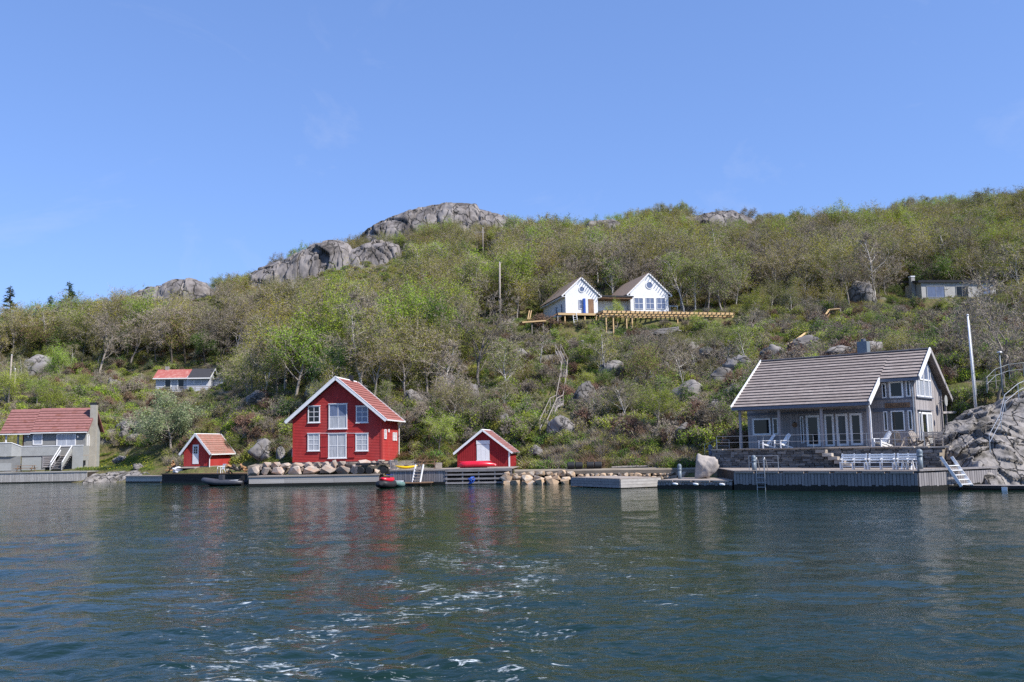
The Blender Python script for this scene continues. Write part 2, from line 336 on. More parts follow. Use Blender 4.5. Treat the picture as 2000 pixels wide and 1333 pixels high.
# ------------------------------------------------------------------ the hill
ctrl = []   # (x, y, z)
def C(px, py, D, dz=0.0):
    p = P(px, py, D); ctrl.append((p.x, p.y, p.z + dz)); return p
SHORE = [(-700, 122), (-300, 114), (0, 109), (170, 105), (330, 100), (480, 95), (600, 88), (760, 84.5), (870, 83), (1000, 81), (1050, 78.5), (1120, 77.5), (1250, 76), (1400, 71), (1600, 65), (1800, 62), (1930, 63), (2050, 65), (2300, 65), (2700, 60)]
SX, SY = [], []
for px, D in SHORE:
    x = (px - 1000) / F_PX * D; SX.append(x); SY.append(D)
    ctrl.append((x, D + 2.2, 1.1)); ctrl.append((x, D - 2.5, -1.6)); ctrl.append((x * 0.97, D - 14, -4.0))
def shore_y(x): return np.interp(x, SX, SY)
for a in [(200, 905, 113), (80, 905, 116), (250, 850, 124), (100, 775, 142), (20, 800, 135), (330, 880, 112), (370, 770, 165), (250, 722, 178), (450, 800, 140),
          (0, 690, 225), (150, 645, 238), (300, 605, 245), (420, 590, 245), (-300, 725, 230), (-600, 760, 225), (120, 705, 195), (330, 650, 205),
          (480, 870, 104), (520, 880, 98), (520, 770, 122), (560, 700, 150), (660, 895, 90), (680, 800, 100), (660, 700, 135), (660, 620, 170), (640, 520, 228), (560, 545, 232), (730, 500, 236),
          (820, 880, 90), (830, 780, 108), (850, 690, 138), (850, 600, 175), (860, 475, 246), (940, 465, 248), (1000, 475, 246), (790, 480, 244),
          (950, 890, 88), (960, 800, 104), (960, 700, 128), (980, 640, 142), (1000, 560, 175), (1050, 480, 236), (1150, 640, 139), (1280, 635, 139), (1400, 630, 140), (1150, 585, 155), (1280, 580, 158), (1200, 500, 215), (1250, 455, 245), (1400, 450, 250),
          (1080, 880, 86), (1080, 820, 98), (1090, 740, 114), (1100, 690, 124), (1200, 880, 84), (1200, 800, 100), (1220, 720, 118), (1300, 690, 126), (1330, 880, 80), (1350, 800, 94), (1380, 730, 108), (1420, 690, 118),
          (1500, 770, 88), (1500, 710, 102), (1560, 650, 124), (1650, 620, 138), (1700, 590, 150), (1860, 587, 150), (1700, 690, 102), (1850, 680, 100), (1980, 680, 98), (1890, 800, 74), (1960, 765, 70), (2050, 750, 70),
          (1550, 560, 170), (1700, 500, 200), (1900, 510, 190), (1550, 464, 240), (1700, 450, 240), (1850, 436, 240), (2000, 428, 240), (2300, 412, 240), (2700, 410, 240), (2300, 600, 120), (2600, 600, 110)]:
    C(*a)
for px, py, D in [(-600, 760, 225), (-300, 725, 230), (0, 690, 225), (150, 645, 238), (300, 605, 245), (420, 590, 245), (560, 545, 232), (640, 520, 228), (790, 480, 244), (940, 465, 248), (1050, 480, 236), (1250, 455, 245), (1400, 450, 250), (1550, 464, 240), (1700, 450, 240), (1850, 436, 240), (2000, 428, 240), (2300, 412, 240), (2700, 410, 240)]:
    p = P(px, py, D); k = 1 + 45 / D
    ctrl.append((p.x * k, p.y + 45, p.z - 4)); ctrl.append((p.x * (1 + 150 / D), p.y + 150, p.z - 26)); ctrl.append((p.x * (1 + 330 / D), p.y + 330, p.z - 45))
ct = np.array(ctrl); n_ = len(ct)
def _phi(r2): return 0.5 * r2 * np.log(r2 + 1e-9)
_d2 = ((ct[:, None, :2] - ct[None, :, :2]) ** 2).sum(-1)
A = np.zeros((n_ + 3, n_ + 3)); A[:n_, :n_] = _phi(_d2) + np.eye(n_) * 60.0
A[:n_, n_] = 1; A[:n_, n_ + 1:] = ct[:, :2]; A[n_, :n_] = 1; A[n_ + 1:, :n_] = ct[:, :2].T
_w = np.linalg.solve(A, np.concatenate([ct[:, 2], np.zeros(3)]))
GX0, GX1, GY0, GY1, GS = -330.0, 330.0, 30.0, 560.0, 1.6
gx = np.arange(GX0, GX1, GS); gy = np.arange(GY0, GY1, GS); XX, YY = np.meshgrid(gx, gy, indexing='ij')
H = np.full(XX.shape, _w[n_]) + _w[n_ + 1] * XX + _w[n_ + 2] * YY
for i in range(n_): H += _w[i] * _phi((XX - ct[i, 0]) ** 2 + (YY - ct[i, 1]) ** 2)
land = np.clip((YY - shore_y(XX) - 8) / 25, 0, 1)
H += land * (fbm(XX / 22, YY / 22, 4) * 5.0 + fbm(XX / 6 + 40, YY / 6, 3) * 1.6)
# craggy steps on the steep part
H += land * 1.3 * (np.abs(fbm(XX / 11 + 9, YY / 11, 3)) * -4 + 0.5)
H = np.where(YY < shore_y(XX) - 3, np.minimum(H, -1.2), H)
def pad(cx, cy, z, r, soft):
    global H
    d = np.sqrt((XX - cx) ** 2 + (YY - cy) ** 2); k = np.clip(1 - (d - r) / soft, 0, 1); k = k * k * (3 - 2 * k)
    H = H * (1 - k) + z * k
def cap(cx, cy, z, r, soft):
    global H
    d = np.sqrt((XX - cx) ** 2 + (YY - cy) ** 2); k = np.clip(1 - (d - r) / soft, 0, 1); k = k * k * (3 - 2 * k)
    H = np.where(H > z, H * (1 - k) + z * k, H)
def zt(x, y):
    fx = (x - GX0) / GS; fy = (y - GY0) / GS; i = int(min(max(fx, 0), len(gx) - 2)); j = int(min(max(fy, 0), len(gy) - 2)); u = fx - i; v = fy - j
    return (H[i, j] * (1 - u) + H[i + 1, j] * u) * (1 - v) + (H[i, j + 1] * (1 - u) + H[i + 1, j + 1] * u) * v
def ground_at(px, py, dmin=60, dmax=330):
    r = ray(px, py); D = dmin
    while D < dmax:
        p = CAM + r * (D / r.y)
        if zt(p.x, p.y) > p.z: return p
        D += 0.6
    return None

# frames of the buildings (world origin, yaw)
O_RED = P(659, 902, 88); Y_RED = -0.113
O_BOAT = P(944, 913, 84.5); Y_BOAT = -0.13
O_HUT = P(384, 911, 100); Y_HUT = -0.2
O_LEFT = P(165, 915, 116); Y_LEFT = 0.15
O_GREY = P(1792, 868, 64.5); O_GREY.z = 2.6; Y_GREY = RAD(-38)
O_WHITE = P(1138, 613, 140); Y_WHITE = 0.25
O_CAB = P(304, 767, 165); Y_CAB = 0.1
O_FLAT = P(1801, 586, 150); Y_FLAT = 0.1
def loc(o, yaw, x, y, z=0.0):
    return Vector((o[0] + x * math.cos(yaw) - y * math.sin(yaw), o[1] + x * math.sin(yaw) + y * math.cos(yaw), o[2] + z))
for o, yaw, pts, r, s_ in ((O_RED, Y_RED, [(0, 3.2)], 5.6, 5), (O_BOAT, Y_BOAT, [(0, 2.5)], 3.2, 4), (O_HUT, Y_HUT, [(0.4, 2.5)], 3.0, 4), (O_LEFT, Y_LEFT, [(-6, 3), (-2, 3), (-11, 3)], 4.5, 5),
                        (O_CAB, Y_CAB, [(5, 3), (9, 3)], 5, 6), (O_FLAT, Y_FLAT, [(3, 3), (8, 3)], 4.5, 6)):
    for a, b in pts:
        q = loc(o, yaw, a, b); pad(q.x, q.y, o.z - 0.08, r, s_)
for a, b in ((-10, 1), (-6, 1), (-2, 1), (-10, 5), (-6, 5), (-2, 6)):
    q = loc(O_GREY, Y_GREY, a, b); pad(q.x, q.y, 2.5, 3.6, 3.5)
for a, b in ((0, 4), (8, 4), (0, 9), (8, 9), (12, 3)):
    q = loc(O_WHITE, Y_WHITE, a, b); pad(q.x, q.y, O_WHITE.z - 0.3, 4.2, 5)
for t in np.linspace(0, 1, 7):   # ground behind the quays stays low and level
    q = P(1010 + 360 * t, 930, 80.5 - 5 * t); cap(q.x, q.y + 1, 1.0, 2.2, 3)
for px, D in ((40, 113), (100, 112), (180, 111), (240, 107), (300, 104)):
    q = P(px, 915, D); cap(q.x, q.y, 1.5, 2.5, 5)
for px in range(440, 1010, 40):
    q = P(px, 915, 85.0 if px > 520 else 91); cap(q.x, q.y, 0.9, 1.6, 3)
for a in np.linspace(-13, 2, 9):
    q = loc(O_GREY, Y_GREY, a, -4.6); cap(q.x, q.y, 0.9, 1.6, 1.2)

hm = bpy.data.materials.new('hill_ground'); hm.use_nodes = True; t = hm.node_tree; L = t.links.new; b = t.nodes['Principled BSDF']
b.inputs['Roughness'].default_value = 1.0; b.inputs['Specular IOR Level'].default_value = 0.1
co = t.nodes.new('ShaderNodeTexCoord')
def _nz(scale, det=6):
    n = t.nodes.new('ShaderNodeTexNoise'); n.inputs['Scale'].default_value = scale; n.inputs['Detail'].default_value = det; n.inputs['Roughness'].default_value = 0.65
    L(co.outputs['Object'], n.inputs['Vector']); return n
def _rp(src, stops):
    r = t.nodes.new('ShaderNodeValToRGB'); e = r.color_ramp.elements
    e[0].position, e[0].color = stops[0][0], (*stops[0][1], 1); e[1].position, e[1].color = stops[-1][0], (*stops[-1][1], 1)
    for p_, c_ in stops[1:-1]:
        k = e.new(p_); k.color = (*c_, 1)
    L(src, r.inputs['Fac']); return r
r1 = _rp(_nz(0.5).outputs['Fac'], [(0.3, (0.075, 0.07, 0.03)), (0.45, (0.11, 0.12, 0.04)), (0.55, (0.15, 0.12, 0.06)), (0.68, (0.12, 0.15, 0.045))])
r2 = _rp(_nz(0.11, 8).outputs['Fac'], [(0.55, (0, 0, 0)), (0.64, (1, 1, 1))])
r3 = _rp(_nz(2.2).outputs['Fac'], [(0.3, (0.26, 0.24, 0.225)), (0.7, (0.16, 0.15, 0.14))])
mxn = t.nodes.new('ShaderNodeMixRGB'); L(r2.outputs[0], mxn.inputs[0]); L(r1.outputs[0], mxn.inputs[1]); L(r3.outputs[0], mxn.inputs[2])
L(mxn.outputs[0], b.inputs['Base Color'])
bp = t.nodes.new('ShaderNodeBump'); bp.inputs['Distance'].default_value = 0.4; L(_nz(1.6).outputs['Fac'], bp.inputs['Height']); L(bp.outputs[0], b.inputs['Normal'])
MAT['hill_ground'] = hm
def grid_faces(nx, ny):
    i, j = np.meshgrid(np.arange(nx - 1), np.arange(ny - 1), indexing='ij'); a = (i * ny + j).ravel()
    return np.stack([a, a + ny, a + ny + 1, a + 1], 1)
V = np.stack([XX.ravel(), YY.ravel(), H.ravel()], 1)
hill = put('hill', npmesh('hill', V, grid_faces(len(gx), len(gy)), ['hill_ground'], smooth=True)); tag(hill, kind='structure')

# ------------------------------------------------------------------ water
def water():
    nr, ncol = 560, 470
    Dn = 7.0 * (118 / 7.0) ** (np.arange(nr) / (nr - 1)); Dn = np.concatenate([[-2500, -300, -30, 0], Dn, [160, 300, 900, 4000]])
    tn = np.linspace(-0.80, 0.80, ncol); tn = np.concatenate([[-400, -30, -4, -1.2], tn, [1.2, 4, 30, 400]])
    DD, TT = np.meshgrid(Dn, tn, indexing='ij'); X = TT * np.maximum(np.abs(DD), 7.0); X = np.clip(X, -6000, 6000); Y = DD
    rs = np.random.RandomState(3); Z = np.zeros_like(X)
    cell = 0.0052 * np.maximum(np.abs(DD), 7) + 0.01
    fade = np.clip((0.85 - np.abs(TT)) / 0.08, 0, 1) * np.clip((DD - 6.5) / 2, 0, 1) * np.clip((130 - DD) / 20, 0, 1)
    patch = 0.40 + 0.75 * np.clip(0.5 + 2.1 * fbm(X / 9 + 3, Y / 14 + 8, 3), 0, 1)
    near = np.clip((52 - Y) / 34, 0, 1); calm = 0.19 + 0.81 * near ** 1.4
    # an old wake turning in front of the camera makes the near left rougher
    for k in range(80):
        lam = 0.28 * (5.5 / 0.28) ** rs.rand(); a = rs.normal(0.35, 0.75); kx, ky = math.sin(a) * 2 * math.pi / lam, math.cos(a) * 2 * math.pi / lam
        amp = 0.0050 * lam ** 0.62; ok = np.clip((lam / cell - 3.0) / 3.0, 0, 1)
        ph = rs.rand() * 6.28; arg = kx * X + ky * Y + ph + 1.1 * fbm(X / 5 + k, Y / 5, 2) * 2
        Z += amp * ok * (np.sin(arg) + 0.3 * np.sin(2 * arg + 1))
    Z *= fade * patch * calm
    n1, n2 = X.shape; V = np.stack([X.ravel(), Y.ravel(), Z.ravel()], 1)
    i, j = np.meshgrid(np.arange(n1 - 1), np.arange(n2 - 1), indexing='ij'); a = (i * n2 + j).ravel()
    Fc = np.stack([a, a + 1, a + n2 + 1, a + n2], 1)
    # foam density left by the boat's wake
    def dens(pts, w, s):
        q = [PZ(x, y, 0) for x, y in pts]; d = np.full(X.shape, 1e9)
        for A_, B_ in zip(q[:-1], q[1:]):
            ax, ay, bx, by = A_.x, A_.y, B_.x, B_.y; L2 = (bx - ax) ** 2 + (by - ay) ** 2
            u = np.clip(((X - ax) * (bx - ax) + (Y - ay) * (by - ay)) / L2, 0, 1); d = np.minimum(d, np.hypot(X - ax - u * (bx - ax), Y - ay - u * (by - ay)))
        return s * np.exp(-(d / w) ** 2)
    foam = np.maximum.reduce([dens([(1060, 1095), (1045, 1130), (980, 1160), (800, 1185), (690, 1215), (560, 1245), (470, 1270), (440, 1300), (470, 1330)], 1.0, 0.86),
                              dens([(770, 1135), (850, 1155), (960, 1155), (1050, 1160)], 1.1, 0.86), dens([(940, 1185), (880, 1190), (780, 1210), (700, 1225)], 0.8, 0.85),
                              dens([(450, 1285), (540, 1300), (590, 1312), (500, 1332)], 0.5, 1.0), dens([(890, 1060), (960, 1080), (1010, 1095)], 0.9, 0.75), dens([(1040, 1100), (920, 1110), (850, 1085)], 1.5, 0.8),
                              dens([(600, 1240), (700, 1300), (860, 1310), (980, 1290)], 1.0, 0.62), dens([(470, 1050), (430, 1130), (390, 1200)], 2.2, 0.6), dens([(1000, 1150), (1020, 1330)], 1.6, 0.6),
                              dens([(1220, 1040), (1180, 1085), (1270, 1140), (1350, 1165)], 1.8, 0.55), dens([(400, 1230), (360, 1320)], 0.9, 0.6)])
    me = npmesh('water', V, Fc, [water_mat()], smooth=True)
    at = me.attributes.new('foam', 'FLOAT', 'POINT'); at.data.foreach_set('value', foam.ravel().astype(np.float32))
    tag(put('water', me), kind='structure')
def water_mat():
    mt = bpy.data.materials.new('sea_water'); mt.use_nodes = True; t = mt.node_tree; L = t.links.new; b = t.nodes['Principled BSDF']
    b.inputs['Roughness'].default_value = 0.035; b.inputs['IOR'].default_value = 1.333; b.inputs['Specular IOR Level'].default_value = 0.36
    co = t.nodes.new('ShaderNodeTexCoord')
    def nz(scale, det, st=(1, 1, 1), dist=0.0):
        mp = t.nodes.new('ShaderNodeMapping'); mp.inputs['Scale'].default_value = st; L(co.outputs['Object'], mp.inputs['Vector'])
        n = t.nodes.new('ShaderNodeTexNoise'); n.inputs['Scale'].default_value = scale; n.inputs['Detail'].default_value = det; n.inputs['Distortion'].default_value = dist
        L(mp.outputs[0], n.inputs['Vector']); return n
    bf = nz(3.6, 5, (1, 1.6, 1), 0.5); pt = nz(0.10, 3, (1, 0.7, 1))
    prm = t.nodes.new('ShaderNodeMapRange'); prm.inputs['From Min'].default_value = 0.38; prm.inputs['From Max'].default_value = 0.66
    prm.inputs['To Min'].default_value = 0.35; prm.inputs['To Max'].default_value = 1.0; L(pt.outputs['Fac'], prm.inputs['Value'])
    bp = t.nodes.new('ShaderNodeBump'); bp.inputs['Distance'].default_value = 0.042; L(prm.outputs[0], bp.inputs['Strength']); L(bf.outputs['Fac'], bp.inputs['Height'])
    L(bp.outputs[0], b.inputs['Normal'])
    at = t.nodes.new('ShaderNodeAttribute'); at.attribute_name = 'foam'
    n1 = nz(3.2, 7, (1, 1.7, 1), 1.2); n1.inputs['Roughness'].default_value = 0.68
    m1 = t.nodes.new('ShaderNodeMath'); m1.operation = 'MULTIPLY_ADD'; m1.inputs[1].default_value = 0.19; L(at.outputs['Fac'], m1.inputs[0]); L(n1.outputs['Fac'], m1.inputs[2])
    mr = t.nodes.new('ShaderNodeMapRange'); mr.inputs['From Min'].default_value = 0.70; mr.inputs['From Max'].default_value = 0.85; L(m1.outputs[0], mr.inputs['Value'])
    mc = t.nodes.new('ShaderNodeMixRGB'); mc.inputs['Color1'].default_value = (0.006, 0.020, 0.012, 1); mc.inputs['Color2'].default_value = (0.62, 0.68, 0.70, 1)
    L(mr.outputs[0], mc.inputs[0]); L(mc.outputs[0], b.inputs['Base Color'])
    rr = t.nodes.new('ShaderNodeMapRange'); rr.inputs['To Min'].default_value = 0.035; rr.inputs['To Max'].default_value = 0.7; L(mr.outputs[0], rr.inputs['Value']); L(rr.outputs[0], b.inputs['Roughness'])
    return mt
water()

# ------------------------------------------------------------------ rocks
def ico(sub):
    bm = bmesh.new(); bmesh.ops.create_icosphere(bm, subdivisions=sub, radius=1.0)
    v = np.array([tuple(x.co) for x in bm.verts]); f = np.array([[w.index for w in x.verts] for x in bm.faces]); bm.free(); return v, f
_ICO = {}
def rock_arr(seed, sub=3, planes=14, rough=0.06, flat=0.0):
    if sub not in _ICO: _ICO[sub] = ico(sub)
    d, f = _ICO[sub]; rs = np.random.RandomState(seed)
    n = rs.normal(size=(planes, 3)); n /= np.linalg.norm(n, axis=1)[:, None]; off = rs.uniform(0.60, 0.98, planes)
    dots = d @ n.T; r = np.where(dots > 0.05, off[None, :] / np.maximum(dots, 0.05), 9)
    r = -np.log(np.exp(-34 * np.minimum(r, 3)).sum(1) + 1e-30) / 34; r = np.clip(r, 0.3, 1.25)
    v = d * r[:, None]
    o = Vector((seed * 3.1, seed * 1.7, 0))
    if rough:
        nz = np.array([mnoise.fractal(Vector(p) * 2.2 + o, 0.8, 2.1, 5) for p in v]); st = np.array([mnoise.cell(Vector((p[0] * 1.6, p[1] * 1.6, p[2] * 2.6)) + o + Vector((0.3, 0.3, 0.3)) * mnoise.noise(Vector(p) * 2)) for p in v]); v = v * (1 + rough * nz + rough * 0.7 * (st - 0.5))[:, None]
    return v, f
def rock_mesh(name, mat, seed, sub=3, planes=14, rough=0.06, smooth=False):
    v, f = rock_arr(seed, sub, planes, rough); return npmesh(name, v, f, [mat], smooth=smooth)
def stone_pool(mat, n, seed, boxy=False, npts=13):
    out = []
    for k in range(n):
        rs = random.Random(seed + k); bm = bmesh.new()
        if boxy:
            for sx in (-1, 1):
                for sy in (-1, 1):
                    for sz in (-1, 1):
                        c = Vector((sx * rs.uniform(0.86, 1), sy * rs.uniform(0.86, 1), sz * rs.uniform(0.8, 1)))
                        for ax in range(3):
                            q = c.copy(); q[ax] *= rs.uniform(0.72, 0.9); bm.verts.new(q)
        else:
            for _ in range(npts):
                p = Vector((rs.gauss(0, 1), rs.gauss(0, 1), rs.gauss(0, 1))).normalized(); p = Vector([math.copysign(abs(c) ** 0.7, c) for c in p]); bm.verts.new(p * rs.uniform(0.85, 1.05))
        r = bmesh.ops.convex_hull(bm, input=bm.verts[:])
        bmesh.ops.delete(bm, geom=[g for g in set(r['geom_interior'] + r['geom_unused']) if isinstance(g, bmesh.types.BMVert)], context='VERTS')
        me = bpy.data.meshes.new('stone'); bm.to_mesh(me); bm.free(); me.materials.append(MAT[mat]); out.append(me)
    return out
_cellpts = np.random.RandomState(5).rand(4096, 3)
def outcrop(name, label, prof, D, mat, face, back, nu=150, nv=46, seed=1, cell=5.0, amp=0.7, fine=0.25, cat='rock', slope=0.35, group=None, crest=0.2):
    """a rock mass: `prof` is its crest in photo pixels at distance D; `face` how far the front drops (m), `back` its half depth"""
    ws = [P(x, y, D + (dd[0] if dd else 0)) for x, y, *dd in prof]
    L_ = [0]
    for a, c in zip(ws[:-1], ws[1:]): L_.append(L_[-1] + (c - a).length)
    u = np.linspace(0, L_[-1], nu); cx, cy_, cz = (np.interp(u, L_, [w[k] for w in ws]) for k in range(3))
    s = np.linspace(0, 1, nv)
    # section: 0 front foot .. 0.62 crest .. 1 rear foot
    yo = np.where(s < 0.62, -face * slope * (1 - (s / 0.62)) ** 1.0 - back * 0.35 * (1 - np.clip(s / 0.62, 0, 1) ** 3), back * ((s - 0.62) / 0.38))
    zo = np.where(s < 0.62, -face * (1 - np.sin(np.clip(s / 0.62, 0, 1) * math.pi / 2) ** 1.15), -face * 0.8 * ((s - 0.62) / 0.38) ** 1.6)
    endk = np.clip(np.minimum(np.arange(nu), nu - 1 - np.arange(nu)) / (nu * 0.07), 0, 1) ** 0.5
    V = np.zeros((nu, nv, 3)); V[:, :, 0] = cx[:, None]; V[:, :, 1] = cy_[:, None] + yo[None] * (0.3 + 0.7 * endk[:, None]); V[:, :, 2] = cz[:, None] + zo[None] * 1.0
    V = V.reshape(-1, 3); o = seed * 13.7
    q = V / cell; wob = np.stack([[mnoise.noise(Vector(p) * 0.7 + Vector((k * 9, o, 0))) for p in q] for k in range(3)], 1) * 0.45
    q = q * np.array([1, 1, 0.75]) + wob * 0.6 + o
    # two octaves of cellular blocks, offset along the outward direction
    def cellval(q):
        b0 = np.floor(q).astype(int); best = np.full(len(q), 9.0); sec = np.full(len(q), 9.0); val = np.zeros(len(q))
        for dx in (-1, 0, 1):
            for dy in (-1, 0, 1):
                for dz in (-1, 0, 1):
                    c = b0 + np.array([dx, dy, dz]); h = (c[:, 0] * 73856093 ^ c[:, 1] * 19349663 ^ c[:, 2] * 83492791) & 4095
                    d = np.linalg.norm(c + _cellpts[h] - q, axis=1); m_ = d < best
                    sec = np.where(m_, best, np.minimum(sec, d)); gv = _cellpts[(h * 11 + 5) & 4095] - 0.5; til = ((q - c - _cellpts[h]) * gv).sum(1) * 1.9; val = np.where(m_, _cellpts[(h * 7 + 3) & 4095, 0] + til, val); best = np.where(m_, d, best)
        return val - 0.5, np.clip((sec - best) / 0.06, 0, 1)
    c1, e1 = cellval(q); c2, e2 = cellval(q * 2.3 + 31)
    off = amp * (c1 * 1.25 - 0.35 * (1 - e1)) + amp * 0.55 * (c2 * 1.2 - 0.3 * (1 - e2)) + fine * np.array([mnoise.fractal(Vector(p) / cell * 3.0, 0.9, 2.1, 4) for p in V])
    sg = np.tile(s, nu); dy = np.where(sg < 0.62, -0.75, 0.5); dz = 0.12 + crest * np.clip(1 - np.abs(sg - 0.62) / 0.25, 0, 1)
    V[:, 1] += off * dy; V[:, 2] += off * dz
    me = npmesh(name, V, grid_faces(nu, nv), [mat]); ob = put(name, me)
    return tag(ob, label, cat, group)
# ------------------------------------------------------------------ building helpers
_UB = {}
def ubox(mat):
    if mat not in _UB: _UB[mat] = MB().box(-0.5, 0.5, -0.5, 0.5, -0.5, 0.5).mesh('piece_' + mat, mat)
    return _UB[mat]
def piece(name, mat, parent, x0, x1, y0, y1, z0, z1, rot=(0, 0, 0)):
    return put(name, ubox(mat), parent, ((x0 + x1) / 2, (y0 + y1) / 2, (z0 + z1) / 2), rot, (x1 - x0, y1 - y0, z1 - z0))
def bar(name, mat, parent, p0, p1, w, h):
    return MB().beam(p0, p1, w, h).build(name, mat, parent)
def window(parent, o, rot, w, h, nx=1, nz=1, glass='window_glass', fw=0.09, barw=0.045, mat='white_paint', name='window', sill=False, glasses=None):
    f = MB(); f.box(0, fw, -0.07, 0, 0, h); f.box(w - fw, w, -0.07, 0, 0, h); f.box(fw, w - fw, -0.07, 0, 0, fw); f.box(fw, w - fw, -0.07, 0, h - fw, h)
    iw, ih = w - 2 * fw, h - 2 * fw
    for i in range(1, nx): x = fw + iw * i / nx; f.box(x - barw / 2, x + barw / 2, -0.055, 0, fw, h - fw)
    for j in range(1, nz): z = fw + ih * j / nz; f.box(fw, w - fw, -0.050, 0, z - barw / 2, z + barw / 2)
    fr = f.build(name, mat, parent, loc=o, rot=(0, 0, rot))
    k = 0
    for i in range(nx):
        for j in range(nz):
            g = glasses[k % len(glasses)] if glasses else glass; k += 1
            piece('pane', g, fr, fw + iw * i / nx + 0.01, fw + iw * (i + 1) / nx - 0.01, -0.03, -0.012, fw + ih * j / nz + 0.01, fw + ih * (j + 1) / nz - 0.01)
    if sill: piece('sill', mat, fr, -0.05, w + 0.05, -0.12, 0, -0.06, -0.002); piece('lintel', mat, fr, -0.05, w + 0.05, -0.11, 0, h + 0.002, h + 0.06)
    return fr
def courses(parent, a, b_, c, d, n, mat, name='tile_course', lip=0.045, th=0.03, split=None):
    """rows of roof tiles between the eave a-b and the ridge d-c"""
    a, b_, c, d = map(Vector, (a, b_, c, d)); nn = (b_ - a).cross(d - a).normalized()
    if nn.z < 0: nn = -nn
    for i in range(n):
        v0, v1 = i / n, min((i + 1.12) / n, 1)
        q = [a.lerp(d, v0) + nn * lip, b_.lerp(c, v0) + nn * lip, b_.lerp(c, v1) + nn * 0.005, a.lerp(d, v1) + nn * 0.005]
        m_ = MB(); vs_ = q + [p - nn * th for p in q]
        m_.add(vs_, [(0, 1, 2, 3), (7, 6, 5, 4), (0, 4, 5, 1), (1, 5, 6, 2), (2, 6, 7, 3), (3, 7, 4, 0)]); m_.build(name, mat, parent)
def lap(mb, x0f, x1f, z0, z1, step, y=0.0, out=0.022):
    z = z0
    while z < z1 - 0.01:
        zz = min(z + step, z1); a0, a1 = x0f(z), x1f(z); b0, b1 = x0f(zz), x1f(zz)
        if a1 - a0 > 0.05:
            mb.add([(a0, y - out, z), (a1, y - out, z), (b1, y - 0.002, zz), (b0, y - 0.002, zz), (a0, y, z), (a1, y, z)], [(0, 1, 2, 3), (4, 5, 1, 0)])
        z = zz
def tbl(T, x, y, z):    # local -> world of an empty
    return loc(T.location, T.rotation_euler.z, x, y, z)

# ------------------------------------------------------------------ the big red house
q = lambda px, py: onplane(px, py, O_RED, Y_RED)
T = thing('red_house', 'big red timber house with white framed windows and red shutters behind the boulder wall', 'house', O_RED, Y_RED)
xl, xr = q(572, 900)[0], q(746, 900)[0]; xc = (xl + xr) / 2; hw = (xr - xl) / 2; DEP = 6.4
zr = q(656, 737)[1] - 0.05; xt = hw + 0.55; ztip = q(760, 820)[1]; sl = (zr - ztip) / xt
roofz = lambda x: zr - sl * abs(x - xc)
wt = lambda x: roofz(x) - 0.24
w = MB(); w.prism([(xl, 0), (xr, 0), (xr, wt(xr)), (xc, wt(xc)), (xl, wt(xl))], 0, DEP)
lap(w, lambda z: max(xl, xc - (zr - 0.24 - z) / sl) - 0.0, lambda z: min(xr, xc + (zr - 0.24 - z) / sl), 0.0, zr - 0.3, 0.145)
w.build('wall', 'red_paint', T)
s_ = MB(); lap(s_, lambda z: 0.0, lambda z: DEP, 0.0, wt(xr), 0.145); s_.build('side_boards', 'red_paint', T, loc=(xr, 0, 0), rot=(0, 0, math.pi / 2))
for cx_ in (xl + 0.05, xr - 0.06): piece('corner_board', 'red_paint', T, cx_ - 0.07, cx_ + 0.07, -0.05, -0.0225, 0, wt(xr) - 0.02)
piece('corner_board', 'red_paint', T, xr + 0.024, xr + 0.05, 0.0, 0.12, 0, wt(xr) - 0.02)
OVF, OVB = -0.55, DEP + 0.5
for sgn, nm in ((-1, 'l'), (1, 'r')):
    a, b_ = (xc + sgn * xt, OVF, roofz(xc + sgn * xt)), (xc + sgn * xt, OVB, roofz(xc + sgn * xt))
    c, d = (xc, OVB, zr), (xc, OVF, zr)
    rf = MB().slab([a, b_, c, d], 0.14).build('roof', 'white_paint', T)
    courses(rf, a, b_, c, d, 15, 'red_roof', lip=0.06)
    for y_ in (OVF - 0.045, OVB + 0.045):
        bar('bargeboard', 'white_paint', T, (xc + sgn * 0.0, y_, zr - 0.07), (xc + sgn * (xt + 0.02), y_, roofz(xc + sgn * (xt + 0.02)) - 0.07), 0.06, 0.30)
    bar('barge_cap', 'white_paint', T, (xc, OVF - 0.02, zr + 0.10), (xc + sgn * (xt + 0.02), OVF - 0.02, roofz(xc + sgn * (xt + 0.02)) + 0.10), 0.14, 0.05)
    bar('gutter', 'white_paint', T, (xc + sgn * (xt + 0.08), OVF, ztip - 0.03), (xc + sgn * (xt + 0.08), OVB, ztip - 0.05), 0.13, 0.12)
MB().tube([(xc + xt + 0.08, OVB - 0.1, ztip - 0.08), (xr + 0.14, DEP - 0.05, ztip - 0.45), (xr + 0.11, DEP - 0.05, 0.35), (xr + 0.35, DEP - 0.1, 0.1)], 0.05, 6).build('downpipe', 'white_paint', T)
def W_(x0, x1, y0, y1, nx, nz, g, **k):
    a, z1_ = q(x0, y0); b_, z0_ = q(x1, y1); return window(T, (a, -0.024, z0_), 0, b_ - a, z1_ - z0_, nx, nz, g, **k)
W_(602, 625.3, 794, 825.6, 2, 3, 'window_glass', sill=True); W_(695.6, 719.5, 794, 825.6, 2, 3, 'sky_glass', sill=True)
W_(642.5, 678.5, 790, 837.5, 2, 2, 'blind_glass', sill=True, glasses=['curtained_glass', 'sky_glass'])
W_(601.4, 624.7, 847.5, 880.7, 2, 3, 'curtained_glass', sill=True); W_(694.8, 719.5, 847.5, 880.7, 2, 3, 'curtained_glass', sill=True)
W_(641.5, 677.0, 847.5, 894.8, 2, 2, 'curtained_glass', name='balcony_door', sill=True)
